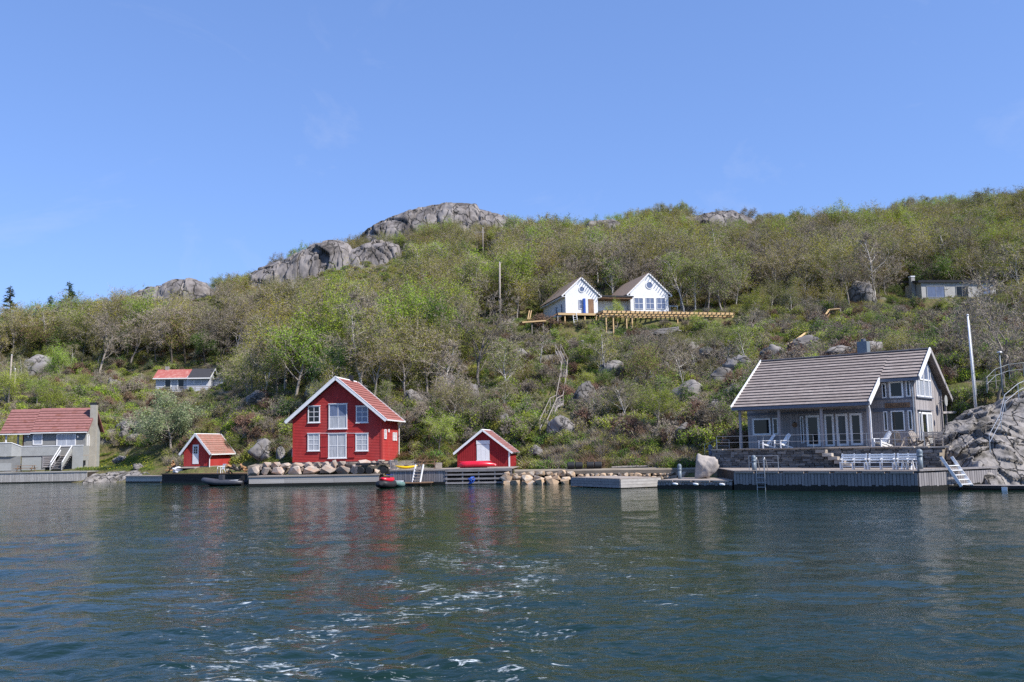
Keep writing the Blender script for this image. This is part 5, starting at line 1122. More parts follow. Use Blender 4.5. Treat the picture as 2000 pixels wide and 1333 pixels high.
# -- floating concrete pontoon
K_, L2, R2 = W0(1212, 955), P(1116, 949, 71.5), P(1291, 951, 68.0); L2.z = R2.z = 0; T = thing('floating_dock', 'wide low floating dock with dark shaded side and pale sunlit end in front of the floats', 'dock', K_)
kp = lambda p: Vector((p.x - K_.x, p.y - K_.y, 0)); po = [Vector((0, 0, 0)), kp(R2), kp(R2) + kp(L2), kp(L2)]
m_ = MB(); m_.add([(p.x, p.y, 0.06) for p in po] + [(p.x, p.y, 0.66) for p in po], [(0, 1, 2, 3), (7, 6, 5, 4), (0, 1, 5, 4), (1, 2, 6, 5), (2, 3, 7, 6), (3, 0, 4, 7)]); m_.build('hull', 'tarred_wood', T)
for i in range(30):
    f0, f1 = i / 30, (i + 0.94) / 30; MB().slab([Vector((p.x, p.y, 0.72)) for p in (po[0].lerp(po[3], f0), po[1].lerp(po[2], f0), po[1].lerp(po[2], f1), po[0].lerp(po[3], f1))], 0.05).build('deck_plank', 'deck_wood', T)
for j in range(3):
    z0_, z1_ = 0.06 + j * 0.205, 0.25 + j * 0.205
    for (a, b2, mt) in ((po[3], po[0], 'quay_wood'), (po[0], po[1], 'pale_planks')):  # sunlit end gets paler planks than the shaded side: light put into colour
        d_ = (b2 - a).normalized(); n2 = Vector((d_.y, -d_.x, 0)) * 0.03; bar('side_plank', mt if j != 9 else mt, T, (a.x + n2.x, a.y + n2.y, (z0_ + z1_) / 2), (b2.x + n2.x - d_.x * 0.02, b2.y + n2.y - d_.y * 0.02, (z0_ + z1_) / 2), 0.05, z1_ - z0_)
for f in (0.2, 0.55, 0.9):
    c = po[0].lerp(po[1], f) + Vector((-0.2, 0.5, 0)); piece('float', 'brown_timber', T, c.x - 0.4, c.x + 0.4, c.y - 0.3, c.y + 0.3, -0.3, 0.1)

# -- little float with black barrels
o = P(1106, 921, 79); yw = -0.05; T = thing('barrel_raft', 'pale raft platform lying ashore under four black barrels', 'raft', o, yw); Lr = 72 * 79 / 1800
piece('deck', 'quay_wood', T, 0, Lr, 0, 2.0, 0.0, 0.14); piece('edge_beam', 'quay_wood', T, 0, Lr, -0.08, -0.005, -0.1, 0.16); piece('bearer', 'tarred_wood', T, 0.1, Lr - 0.1, 0.1, 1.8, -0.4, -0.005)
pos = ('leftmost', 'second from the left', 'third from the left', 'rightmost')
for i, xx in enumerate((0.1, 0.78, 1.75, 2.42)):
    w_ = 0.62; c = loc(o, yw, xx + w_ / 2, 0.6, 0.14 + 0.31); pr = [(0.2, -0.32), (0.29, -0.30), (0.31, -0.26)] + [(0.29 if k % 2 else 0.315, -0.24 + k * 0.06) for k in range(9)] + [(0.31, 0.27), (0.28, 0.31), (0.2, 0.32)]
    b2 = MB().lathe(pr, 14, axis='x').build('barrel', 'black_rubber', None, True, c, (0, 0, yw)); tag(b2, pos[i] + ' black barrel lying on the pale raft', 'barrel')

# -- sloping slipway logs and post behind the pontoon
for i, (x0_, y0_, x1_, y1_, D_) in enumerate(((1195, 914, 1290, 911, 80), (1230, 918, 1320, 915, 78.5))):
    a, b2 = P(x0_, y0_, D_), P(x1_, y1_, D_ - 1); o = MB().tube([(0, 0, 0), (b2 - a) * 0.5 + Vector((0, 0, 0.03)), b2 - a], [0.12, 0.11, 0.08], 7).build('drift_log', 'driftwood', None, loc=a); tag(o, ('upper' if i == 0 else 'lower') + ' grey log lying along the shore behind the floating dock', 'log')

# -- boulder revetment along the shore
pth = MB(); aa = [P(px, 925, 78.9 - 3.6 * (px - 990) / 355) for px in range(1005, 1400, 30)]
for a, b2 in zip(aa[:-1], aa[1:]): pth.slab([(a.x, a.y, 1.03), (b2.x, b2.y, 1.03), (b2.x, b2.y + 2.6, 1.12), (a.x, a.y + 2.6, 1.12)], 0.3)
tag(pth.build('shore_path', 'soil_path'), kind='structure')
T = thing('revetment', 'low shore wall of orange-brown stones right of the boathouse deck', 'wall', P(1000, 940, 79))
o = T.location; rp_ = stone_pool('revetment_stone', 8, 400, npts=20); n = 0
for row, (zc, sc_) in enumerate(((0.06, 0.42), (0.42, 0.38), (0.76, 0.33))):
    px = 990
    while px < (1118 if row < 1 else 1345):
        t = (px - 990) / 355; D_ = 77.6 - 3.6 * t + row * 0.45; r = RS.uniform(0.7, 1.35) * sc_ * (1 if px < 1130 else 0.7)
        c = P(px, 930, D_); put('stone', RS.choice(rp_), T, (c.x - o.x, c.y - o.y, zc * (1 if px < 1130 else 0.8) - o.z + RS.uniform(-.08, .08)), (RS.uniform(-.4, .4), RS.uniform(-.4, .4), RS.uniform(0, 6)), (r * RS.uniform(0.9, 1.4), r, r * RS.uniform(0.6, 0.85))); px += r * 2.1 * 1800 / D_ * 0.92

# -- boulder retaining wall below the red house
T = thing('boulder_wall', 'retaining wall of big pinkish boulders below the red house', 'wall', P(480, 928, 86.0)); o = T.location
wp = stone_pool('wall_boulder', 9, 500, npts=15)
def wallpt(px): t = (px - 480) / 285; return P(px, 928, 87.2 - 2.2 * t)
for row, (z0_, h_, wmin, wmax, back) in enumerate(((0.84, 0.80, 0.9, 1.9, 0.0), (1.52, 0.52, 0.6, 1.35, 0.25))):
    px = 486 if row == 0 else 512
    while px < 762:
        w_ = RS.uniform(wmin, wmax); hh = h_ * RS.uniform(0.85, 1.3); c = wallpt(px + w_ * 10); put('boulder', RS.choice(wp), T, (c.x - o.x, c.y + back - o.y, z0_ + hh / 2 - o.z), (RS.uniform(-.12, .12), RS.uniform(-.12, .12), RS.uniform(-.25, .25)), (w_ / 2 * 1.08, 0.5, hh / 2 * 1.12)); px += w_ * 20.6 + 0.5
for px in range(500, 760, 9):
    c = wallpt(px); put('chink_stone', RS.choice(wp), T, (c.x - o.x, c.y + 0.12 - o.y, 1.42 + RS.uniform(-.1, .15) - o.z), (RS.uniform(0, 6),) * 3, (0.22, 0.2, 0.16))
fill = MB(); a, b2 = wallpt(480), wallpt(765)
fill.add([(p.x - o.x, p.y + dy_ - o.y, z_ - o.z) for p in (a, b2) for dy_, z_ in ((0.45, -0.5), (0.6, 1.75), (3.2, 1.92), (3.2, -0.5))], [(0, 1, 5, 4), (1, 2, 6, 5), (0, 4, 7, 3), (2, 3, 7, 6), (0, 3, 2, 1), (4, 5, 6, 7)]); fill.build('backfill', 'soil_path', T)

# -- quays along the left and middle shore
def quay(name, label, px0, px1, py, D0, D1, ztop, depth, mat, style, bw=0.22, topmat='deck_wood', z0=-0.02, cat='quay'):
    a, b2 = P(px0, py, D0), P(px1, py, D1); a.z = b2.z = 0; yaw = math.atan2(b2.y - a.y, b2.x - a.x); Ln = (b2 - a).length
    T = thing(name, label, cat, a, yaw); piece('core', 'tarred_wood', T, 0, Ln, 0.06, depth, -1.2, ztop - 0.09)
    if style == 'upright': board_face(T, (0, 0.055, 0), (Ln, 0.055, 0), z0, ztop - 0.1, bw, mat, wet=False); piece('cap_beam', topmat, T, -0.03, Ln + 0.03, -0.06, 0.35, ztop - 0.1, ztop + 0.02)
    elif style == 'planks':
        n = 3; h = (ztop - 0.1 - z0) / n
        x = 0.0
        while x < Ln - 0.1:
            x1_ = min(x + RS.uniform(3.2, 4.8), Ln)
            for j in range(n): piece('plank', mat, T, x + 0.008, x1_ - 0.008, 0.0 + RS.random() * 0.015, 0.058, z0 + j * h + 0.006, z0 + (j + 1) * h - 0.006)
            x = x1_
        piece('cap_beam', topmat, T, -0.03, Ln + 0.03, -0.05, 0.3, ztop - 0.1, ztop + 0.02); piece('waterline_beam', 'brown_timber', T, 0, Ln, -0.04, 0.05, z0 - 0.12, z0)
    piece('weed_band', 'algae', T, 0, Ln, -0.052, 0.05, -0.5, z0 + 0.16)
    k = max(2, int((depth - 0.3) / 0.16))
    for j in range(k): y0 = 0.36 + j * (depth - 0.36) / k; piece('deck_plank', topmat, T, 0, Ln, y0, y0 + (depth - 0.36) / k - 0.01, ztop - 0.085, ztop - 0.02)
    return T
quay('left_quay', 'pale quay with closely set upright boards in front of the grey house', -70, 170, 935, 107.5, 106.5, 1.22, 5.5, 'pale_planks', 'upright', 0.2, 'concrete')
quay('plank_quay', 'short low plank quay between the shore rocks and the dark quay', 246, 318, 935, 101.5, 99, 0.72, 4.0, 'pale_planks', 'planks')
quay('dark_quay', 'dark tarred quay in front of the little red shed', 316, 486, 935, 97.6, 91.5, 0.98, 3.6, 'tarred_wood', 'planks', topmat='brown_timber')
quay('long_quay', 'long grey plank quay below the boulder wall of the red house', 486, 741, 935, 83.6, 82.6, 0.92, 3.0, 'pale_planks', 'planks', z0=0.1)
G1 = quay('board_quay', 'grey quay of upright boards holding the white steps', 762, 870, 930, 80.6, 79.2, 1.30, 6.0, 'quay_wood', 'upright', 0.22, z0=0.1)
a, b2 = P(870, 930, 79.2), P(1000, 930, 78.6); a.z = b2.z = 0; T = thing('boathouse_deck', 'timber deck on open pale rails in front of the red boathouse', 'deck', a, math.atan2(b2.y - a.y, b2.x - a.x)); Ln = (b2 - a).length; zt2 = 1.32
for j in range(30): y0 = 0.0 + j * 0.19; piece('deck_plank', 'deck_wood', T, 0, Ln, y0, y0 + 0.18, zt2 - 0.06, zt2)
piece('edge_beam', 'quay_wood', T, 0, Ln, -0.06, -0.005, zt2 - 0.24, zt2 + 0.01); piece('back_wall', 'tarred_wood', T, 0, Ln, 1.2, 1.3, -0.8, zt2 - 0.07)
for zz in (0.86, 0.5, 0.16): piece('rail', 'quay_wood', T, 0, Ln, -0.05, 0.0, zz - 0.09, zz + 0.06)
for i in range(5): xx = 0.03 + (Ln - 0.16) * i / 4; piece('post', 'quay_wood', T, xx, xx + 0.11, 0.005, 0.1, -0.8, zt2 - 0.065)
c = P(921, 938, 78.2); o = MB(); rr_ = random.Random(9)
for i in range(5): o.tube([(rr_.uniform(-.3, .3), 0, 0.25)] + [(rr_.uniform(-.35, .35), rr_.uniform(-.1, .05), 0.1 - k * 0.14) for k in range(4)], 0.05, 5)
tag(o.build('blue_net', 'blue_plastic', None, True, c), 'blue rope bundle hanging from the boathouse deck rail', 'rope')
# small stage and white steps in front of the board quay
a = P(792, 943, 79.2); a.z = 0.22; T = thing('low_stage', 'low brown bathing stage at the foot of the white steps', 'stage', a, -0.05)
for j in range(6): piece('plank', 'brown_timber', T, 0, 2.35, j * 0.2 - 0.9, j * 0.2 - 0.72, 0, 0.07)
for xx in (0.3, 1.2, 2.2): piece('post', 'tarred_wood', T, xx, xx + 0.1, -0.6, -0.5, -1, -0.002)
s0 = P(813, 942, 79.0); s0.z = 0.3; T = thing('white_steps', 'white wooden steps rising from the low stage to the board quay', 'steps', s0, -0.02)
for s_ in (-0.32, 0.34): bar('stringer', 'white_paint', T, (s_, 0, -0.02), (s_ + 0.22, 0.55, 1.45), 0.07, 0.15)
for i in range(5): f = (i + 0.6) / 6; piece('step', 'driftwood', T, -0.28 + 0.22 * f, 0.3 + 0.22 * f, 0.55 * f - 0.12, 0.55 * f + 0.1, 1.45 * f - 0.02, 1.45 * f + 0.02)
# little grey gate beside the red house
g0 = P(762, 918, 81.5); g0.z = 1.25; T = thing('wicket_gate', 'little grey wooden gate at the corner of the boulder wall', 'gate', g0, -0.1)
for i in range(5): piece('picket', 'quay_wood', T, i * 0.14, i * 0.14 + 0.09, 0, 0.03, 0.02, 0.92)
for zz in (0.15, 0.7): piece('gate_rail', 'quay_wood', T, 0, 0.65, 0.031, 0.06, zz, zz + 0.1)

# ------------------------------------------------------------------ boats, vehicle, furniture at the shore
def hull_mesh(L_, B, Hh, n=18, bow=2.2, stern=2.2, flat=0.5, m_=10, rocker=0.15):
    V = []; Fc = []
    for i in range(n + 1):
        t = -1 + 2 * i / n; wv = (1 - abs(t) ** (bow if t > 0 else stern)); wv = max(wv, 0.0); zz = rocker * t * t
        for k in range(m_):
            a = 2 * math.pi * k / m_; cx_, sx_ = math.cos(a), math.sin(a); V.append((t * L_ / 2, B / 2 * wv * math.copysign(abs(cx_) ** flat, cx_), Hh / 2 * (0.25 + 0.75 * wv) * math.copysign(abs(sx_) ** flat, sx_) + zz))
    for i in range(n):
        for k in range(m_): Fc.append((i * m_ + k, i * m_ + (k + 1) % m_, (i + 1) * m_ + (k + 1) % m_, (i + 1) * m_ + k))
    Fc.append(tuple(range(m_ - 1, -1, -1))); Fc.append(tuple(n * m_ + k for k in range(m_))); return V, Fc
V_, F_ = hull_mesh(1.9, 0.62, 0.26, flat=0.7); c = P(794, 918.5, 81.0); c.z = 1.5
T = thing('yellow_kayak', 'yellow kayak lying on the board quay', 'kayak', c, 0.02); MB().add(V_, F_).build('hull', 'yellow_plastic', T, True); MB().lathe([(0.2, 0.1), (0.24, 0.15), (0.2, 0.17)], 12).build('cockpit_rim', 'dark_plastic', T)
V_, F_ = hull_mesh(3.35, 1.15, 0.62, bow=2.0, stern=7, flat=0.75, rocker=-0.05); c = P(932, 908, 81.6); c.z = zt2 + 0.30
T = thing('upturned_boat', 'bright red rowing boat lying upside down on the boathouse deck', 'boat', c, -0.03); MB().add(V_, F_).build('hull', 'red_plastic', T, True); bar('keel', 'red_plastic', T, (-1.55, 0, 0.27), (1.3, 0, 0.26), 0.05, 0.08)
bar('gunwale', 'dark_plastic', T, (-1.5, -0.5, -0.27), (0.9, -0.55, -0.27), 0.06, 0.05)
# inflatable boat
c = W0(440, 949); c.z = 0.28; T = thing('inflatable_boat', 'dark grey inflatable motor boat moored at the dark quay', 'boat', c, -0.12)
for s_ in (-1, 1): MB().tube([(1.95, s_ * 0.62, 0.02), (0.8, s_ * 0.66, 0.0), (-0.6, s_ * 0.66, 0.03), (-1.5, s_ * 0.5, 0.14), (-2.0, s_ * 0.22, 0.26), (-2.15, 0, 0.3)], [0.17, 0.24, 0.25, 0.25, 0.23, 0.21], 10).build('tube', 'hull_grey', T, True)
MB().add([(1.7, -0.6, -0.15), (1.7, 0.6, -0.15), (-1.6, 0.45, -0.05), (-1.6, -0.45, -0.05), (1.7, 0, -0.4), (-1.5, 0, -0.3)], [(0, 3, 2, 1), (0, 4, 5, 3), (1, 2, 5, 4), (0, 1, 4), (3, 5, 2)]).build('floor', 'dark_plastic', T)
piece('transom', 'dark_plastic', T, 1.5, 1.58, -0.5, 0.5, -0.2, 0.38); piece('thwart', 'white_plastic', T, 0.3, 0.65, -0.5, 0.5, 0.16, 0.21); piece('console', 'hull_grey', T, -0.55, -0.15, -0.25, 0.25, -0.1, 0.72); piece('bow_cushion', 'white_plastic', T, 0.9, 1.4, -0.5, 0.5, 0.17, 0.24)
mo = MB().box(1.6, 1.85, -0.14, 0.14, 0.2, 0.62).box(1.66, 1.78, -0.06, 0.06, -0.6, 0.2).build('outboard_motor', 'black_rubber', T)
# red and black boat + green one
c = W0(757, 953); c.z = 0.25; T = thing('covered_dinghy', 'small black boat with shiny red cover moored by the long quay', 'boat', c, 1.2)
V_, F_ = hull_mesh(2.7, 1.25, 0.62, bow=2.4, stern=8, flat=0.7); MB().add(V_, F_).build('hull', 'black_rubber', T, True); V_, F_ = hull_mesh(2.1, 0.95, 0.42, bow=2.0, stern=5, flat=0.9); MB().add([(x, y, z + 0.36) for x, y, z in V_], F_).build('cover', 'red_plastic', T, True)
piece('seat', 'dark_plastic', T, -0.7, 0.1, -0.18, 0.18, 0.5, 0.68); MB().tube([(0.35, -0.3, 0.78), (0.3, 0, 0.74), (0.35, 0.3, 0.78)], 0.03, 6).build('handlebar', 'blue_plastic', T)
c = W0(779, 951); c.z = 0.18; T = thing('green_dinghy', 'pale green dinghy floating between the black boat and low stage', 'boat', c, 1.5); V_, F_ = hull_mesh(2.2, 1.05, 0.55, bow=2.2, stern=4, flat=0.8); MB().add(V_, F_).build('hull', 'green_canvas', T, True); piece('thwart', 'white_plastic', T, -0.3, 0.0, -0.4, 0.4, 0.24, 0.32)
# six-wheeled all-terrain vehicle
c = P(729, 929, 83.2); c.z = 0.93; T = thing('six_wheeled_atv', 'brown six-wheeled all-terrain vehicle parked on the quay before the boulder wall', 'vehicle', c, -0.05)
for x in (-1.02, -0.28, 1.02):
    for y in (-0.42, 0.42):
        w_ = MB().lathe([(0.20, -0.13), (0.29, -0.13), (0.325, -0.08), (0.325, 0.08), (0.29, 0.13), (0.20, 0.13)], 16, (x, y, 0.325), axis='y').build('wheel', 'black_rubber', T, False); MB().lathe([(0.06, -0.11), (0.195, -0.10), (0.195, 0.10), (0.06, 0.11)], 12, (x, y, 0.325), axis='y').build('rim', 'camo_brown', w_)
MB().prism([(-1.35, 0.5), (1.2, 0.42), (1.38, 0.6), (1.25, 0.82), (0.72, 0.92), (0.45, 0.74), (-0.1, 0.72), (-0.35, 0.78), (-1.35, 0.7)], -0.3, 0.3).build('body', 'camo_brown', T)
piece('cargo_bed', 'dark_plastic', T, -1.5, -0.35, -0.5, 0.5, 0.76, 0.98); piece('seat', 'black_rubber', T, -0.3, 0.5, -0.17, 0.17, 0.80, 0.98)
for y in (-0.42, 0.42): MB().prism([(0.62, 0.7), (0.8, 0.85), (1.25, 0.83), (1.42, 0.62), (1.36, 0.6), (1.2, 0.76), (0.85, 0.78)], y - 0.16, y + 0.16).build('mudguard', 'camo_brown', T)
MB().tube([(0.62, -0.38, 1.12), (0.7, -0.15, 1.08), (0.78, 0, 0.95), (0.7, 0.15, 1.08), (0.62, 0.38, 1.12)], 0.025, 6).build('handlebar', 'dark_plastic', T); piece('rack', 'dark_plastic', T, 0.85, 1.35, -0.35, 0.35, 0.9, 0.94)
def picnic(label, o, yaw, L_, mat):
    T = thing('picnic_table', label, 'picnic table', o, yaw)
    for i in range(4): piece('top_plank', mat, T, -L_ / 2, L_ / 2, -0.36 + i * 0.185, -0.19 + i * 0.185, 0.71, 0.75)
    for s_ in (-1, 1): piece('seat', mat, T, -L_ / 2, L_ / 2, s_ * 0.75 - 0.13, s_ * 0.75 + 0.13, 0.41, 0.45)
    for xx in (-L_ / 2 + 0.3, L_ / 2 - 0.3):
        piece('crossbar', mat, T, xx - 0.025, xx + 0.025, -0.85, 0.85, 0.34, 0.41)
        for s_ in (-1, 1): bar('leg', mat, T, (xx + 0.055, s_ * 0.7, 0), (xx + 0.055, s_ * 0.25, 0.7), 0.045, 0.11)
c = P(50, 917, 110.6); c.z = 1.22; picnic('dark picnic table on the quay before the grey house', c, 0.12, 2.2, 'brown_timber'); c = P(836, 915, 83); c.z = 1.32; picnic('dark picnic table left of the red boathouse', c, 0.0, 1.7, 'brown_timber')
c = P(856, 913, 83.5); c.z = 1.31; T = thing('wood_crate', 'open wooden crate standing beside the picnic table', 'crate', c, 0.2)
for x0_, x1_, y0_, y1_ in ((-0.3, 0.3, -0.35, -0.31), (-0.3, 0.3, 0.31, 0.35), (-0.3, -0.26, -0.31, 0.31), (0.26, 0.3, -0.31, 0.31)): piece('side', 'driftwood', T, x0_, x1_, y0_, y1_, 0, 0.5)
piece('base', 'brown_timber', T, -0.25, 0.25, -0.3, 0.3, 0.01, 0.05)
def mono_chair(label, o, yaw):
    T = thing('plastic_chair', label, 'chair', o, yaw); MB().slab([(-0.25, -0.25, 0.44), (0.25, -0.25, 0.44), (0.23, 0.22, 0.42), (-0.23, 0.22, 0.42)], 0.03).build('seat', 'white_plastic', T)
    for i in range(6): x = -0.21 + i * 0.084; bar('back_slat', 'white_plastic', T, (x, 0.22, 0.42), (x * 1.1, 0.36, 0.9), 0.045, 0.02)
    bar('top_rail', 'white_plastic', T, (-0.27, 0.37, 0.9), (0.27, 0.37, 0.9), 0.03, 0.08)
    for s_ in (-1, 1):
        for y0_, y1_ in ((-0.22, -0.28), (0.2, 0.34)): bar('leg', 'white_plastic', T, (s_ * 0.23, y0_, 0.43), (s_ * 0.29, y1_, 0), 0.045, 0.045)
        bar('armrest', 'white_plastic', T, (s_ * 0.28, -0.26, 0.66), (s_ * 0.27, 0.32, 0.68), 0.05, 0.03); bar('arm_post', 'white_plastic', T, (s_ * 0.27, -0.26, 0.43), (s_ * 0.28, -0.26, 0.65), 0.04, 0.04)
c = P(432, 928, 95.5); c.z = 0.97; mono_chair('white plastic garden chair on the dark quay beside the red shed', c, -0.7)
# firewood heap, white sack
c = P(338, 918, 101.5); c.z = 1.1; T = thing('firewood_heap', 'untidy heap of split firewood left of the red shed', 'woodpile', c)
for i in range(46):
    a = RS.uniform(0, 6.28); r = RS.uniform(0, 0.95); zz = 0.08 + (1 - r) * RS.uniform(0, 1.15); L_ = RS.uniform(0.35, 0.6)
    put('log', ubox('firewood'), T, (r * math.cos(a) * 0.8, r * math.sin(a) * 0.7, zz), (RS.uniform(-.6, .6), RS.uniform(-.7, .7), RS.uniform(0, 6)), (L_, RS.uniform(.08, .15), RS.uniform(.07, .13)))
c = P(349, 922, 99.5); c.z = 1.2; tag(put('white_sack', rock_mesh('white_sack', 'white_plastic', 61, 3, 12, 0.12, True), None, c, (0.2, 0.3, 0.4), (0.75, 0.42, 0.36)), 'crumpled white sack lying on the quay before the woodpile', 'sack')
c = P(470, 925, 92.5); T = thing('scrap_heap', 'heap of dark boards and boxes on the quay right of the red shed', 'heap', (c.x, c.y, 0.97))
for i in range(14): put('board', ubox(RS.choice(['brown_timber', 'tarred_wood', 'driftwood', 'firewood'])), T, (RS.uniform(-1.3, 1.2), RS.uniform(-.4, .6), RS.uniform(.1, .8)), (RS.uniform(-.5, .5), RS.uniform(-.5, .5), RS.uniform(0, 6)), (RS.uniform(.5, 1.3), RS.uniform(.12, .3), RS.uniform(.06, .3)))

# ------------------------------------------------------------------ poles, lamp, rails on the right rock
def upole(px, y0, y1, D, label, r=0.12, cross=False, mat='driftwood', lean=0):
    b0 = P(px + lean, y1, D); t_ = P(px, y0, D); T = thing('utility_pole', label, 'pole', b0); h = t_ - b0
    MB().tube([Vector((0, 0, -0.8)), h * 0.5, h], [r, r * 0.9, r * 0.75], 8).build('shaft', mat, T, True)
    if cross: bar('crossarm', mat, T, h + Vector((-2.6, 0, -0.9)), h + Vector((0.5, 0, -1.0)), 0.12, 0.14)
    MB().lathe([(0.05, 0), (0.08, 0.06), (0.08, 0.12), (0.03, 0.18)], 8, h).build('insulator', 'white_plastic', T)
    return b0 + h
p1 = upole(976, 514, 618, 147, 'tall grey utility pole behind the rubble beside the white house', 0.17); p2 = upole(943, 446, 500, 215, 'distant utility pole with crossarm below the summit rock', 0.17, True)
p3 = upole(23, 695, 800, 138, 'leaning utility pole on the far left slope', 0.15, lean=-8); p4 = upole(30, 722, 778, 141, 'short pale post behind the leaning utility pole', 0.1, lean=-3)
o = MB(); pts = []
for i in range(17): t = i / 16; pts.append(p1.lerp(p2, t) + Vector((0, 0, -4 * 1.2 * t * (1 - t))) - p1)
tag(MB().tube(pts, 0.02, 4).build('power_line', 'dark_plastic', None, loc=p1), 'thin power line between the two poles above the white house', 'cable')
f0, f1 = P(1906, 800, 68.5), P(1890, 618, 68.5); T = thing('flagpole', 'tall white flagpole on the rock beside the weathered house', 'flagpole', f0); MB().tube([Vector((0, 0, -0.5)), (f1 - f0) * 0.5, f1 - f0], [0.11, 0.095, 0.06], 10).build('pole', 'white_paint', T, True); MB().lathe([(0.03, 0), (0.09, 0.05), (0.09, 0.1), (0.02, 0.16)], 10, f1 - f0).build('finial', 'white_paint', T, True)
MB().tube([(0.14, -0.02, 1.0), (f1 - f0) + Vector((0.1, -0.02, -0.3))], 0.012, 4).build('halyard', 'white_paint', T)
l0 = P(1958, 762, 66); l1 = P(1952, 690, 66); T = thing('lamp_post', 'grey lamp post on the rock near the right edge', 'lamp post', l0); MB().tube([Vector((0, 0, -0.4)), l1 - l0], [0.06, 0.045], 8).build('post', 'bollard_paint', T, True); MB().lathe([(0.05, -0.05), (0.2, 0.0), (0.22, 0.04), (0.12, 0.12), (0.02, 0.16)], 12, l1 - l0).build('lamp_head', 'steel', T, True)
railing('rock_railing', 'galvanised railing climbing the rock at the right edge', [P(1934, 880, 57.5), P(1956, 838, 59.0), P(1964, 800, 60.5), P(1990, 778, 61.0), P(2040, 755, 61.5)], 0.95, 2, r=0.026)
railing('upper_railing', 'galvanised railing round the platform above the rock, right edge', [P(1928, 765, 64), P(1945, 748, 64.5), P(1972, 738, 65), P(2000, 735, 65), P(2050, 735, 65)], 0.95, 2, r=0.02, mat='bollard_paint')
railing('lower_fence', 'small grey rail fence behind the lamp post', [P(1930, 760, 67), P(1946, 757, 67), P(1962, 755, 67)], 0.9, 2, r=0.03, mat='driftwood')
railing('terrace_side_rail', 'wire rail beside the terrace left of the porch', [P(1377, 893, 72), P(1400, 884, 71.5), P(1425, 884, 71)], 0.95, 2, r=0.018)

# ------------------------------------------------------------------ hillside stair and log rail
def hillpt(px, py, lift=0.0):
    g = ground_at(px, py); return Vector((g.x, g.y, g.z + lift))
def stair(label, stations, w, mat, rails):
    pts = [Vector(p) for p in stations]; o = pts[0]; T = thing('hillside_stair', label, 'stair', o)
    for i, (a, b2) in enumerate(zip(pts[:-1], pts[1:])):
        a, b2 = a - o, b2 - o; d = b2 - a; sd = Vector((0.93, 0.37, 0)) * w / 2
        for s_ in (-1, 1):
            bar('stringer', mat, T, a + sd * s_, b2 + sd * s_, 0.06, 0.2)
            if rails[i]: bar('handrail', 'driftwood', T, a + sd * s_ + Vector((0, 0, 0.95)), b2 + sd * s_ + Vector((0, 0, 0.95)), 0.06, 0.08)
            if rails[i]:
                for t in (0.02, 0.5, 0.98): c = a + d * t + sd * s_; bar('post', 'driftwood', T, c + Vector((0, 0, -0.5)), c + Vector((0, 0, 0.95)), 0.07, 0.07)
        n = max(2, int(d.length / 0.34))
        for k in range(n): c = a + d * ((k + 0.5) / n); MB().beam(c - sd, c + sd, 0.24, 0.05).build('step', mat, T)
stair('long grey wooden stair climbing the hillside below the white house', [hillpt(x, y, 0.6) for x, y in ((1062, 852), (1082, 806), (1094, 800), (1100, 762), (1104, 725), (1090, 695))], 0.8, 'weathered_grey_wood', [1, 1, 1, 1, 1])
ga = [hillpt(x, y + 16, 1.25) for x, y in ((1545, 676), (1580, 650), (1606, 625), (1620, 606), (1641, 604))]
o = ga[0]; T = thing('log_rail', 'pale log handrail running up through the brown scrub', 'handrail', o)
for a, b2 in zip(ga[:-1], ga[1:]): MB().tube([a - o, b2 - o], 0.13, 7).build('log', 'new_timber' if a.z > 14 else 'driftwood', T); MB().tube([a - o + Vector((0.1, 0, -0.55)), b2 - o + Vector((0.1, 0, -0.55))], 0.09, 6).build('log', 'brown_timber', T)
for p in ga: MB().tube([p - o + Vector((0, 0, 0.1)), p - o + Vector((0.35, 0.1, -1.9))], 0.09, 6).build('post', 'driftwood', T)

# ------------------------------------------------------------------ rock masses and boulders
outcrop('summit_rock', 'broad bare granite dome forming the summit on the skyline', [(705, 462), (735, 445), (762, 430), (800, 416), (848, 404), (862, 402), (872, 399), (905, 398), (930, 402), (938, 410), (975, 420), (1000, 432), (1008, 442), (1010, 456)], 243, 'cliff_granite', 24, 22, nu=260, nv=80, seed=1, cell=7.0, amp=1.15, fine=0.3)
outcrop('cliff_rock', 'long grey cliff below the summit with dark streaked faces', [(488, 545), (510, 525), (545, 512), (575, 500), (600, 484), (625, 475), (660, 472), (684, 478), (690, 488), (720, 476), (760, 473), (780, 480), (784, 495), (784, 512)], 222, 'cliff_granite', 19, 16, nu=250, nv=76, seed=2, cell=6.5, amp=1.1, fine=0.3)
outcrop('dome_rock', 'rounded pale rock dome on the left skyline', [(262, 575), (285, 567), (300, 562), (330, 555), (345, 547), (375, 546), (400, 553), (415, 565), (420, 576)], 238, 'cliff_granite', 14, 14, nu=120, nv=46, seed=3, cell=5, amp=0.8, fine=0.3)
outcrop('ridge_rock', 'small bare rock on the skyline right of the summit', [(1143, 442), (1150, 434), (1170, 431), (1195, 430), (1215, 436)], 243, 'cliff_granite', 11, 10, nu=80, nv=36, seed=4, cell=4, amp=0.6, fine=0.25)
outcrop('ridge_rock', 'long bare rock on the skyline above the right wood', [(1290, 430), (1320, 424), (1350, 425), (1372, 420), (1400, 414), (1432, 414), (1455, 424), (1475, 432)], 246, 'cliff_granite', 11, 12, nu=130, nv=40, seed=5, cell=4, amp=0.7, fine=0.3)
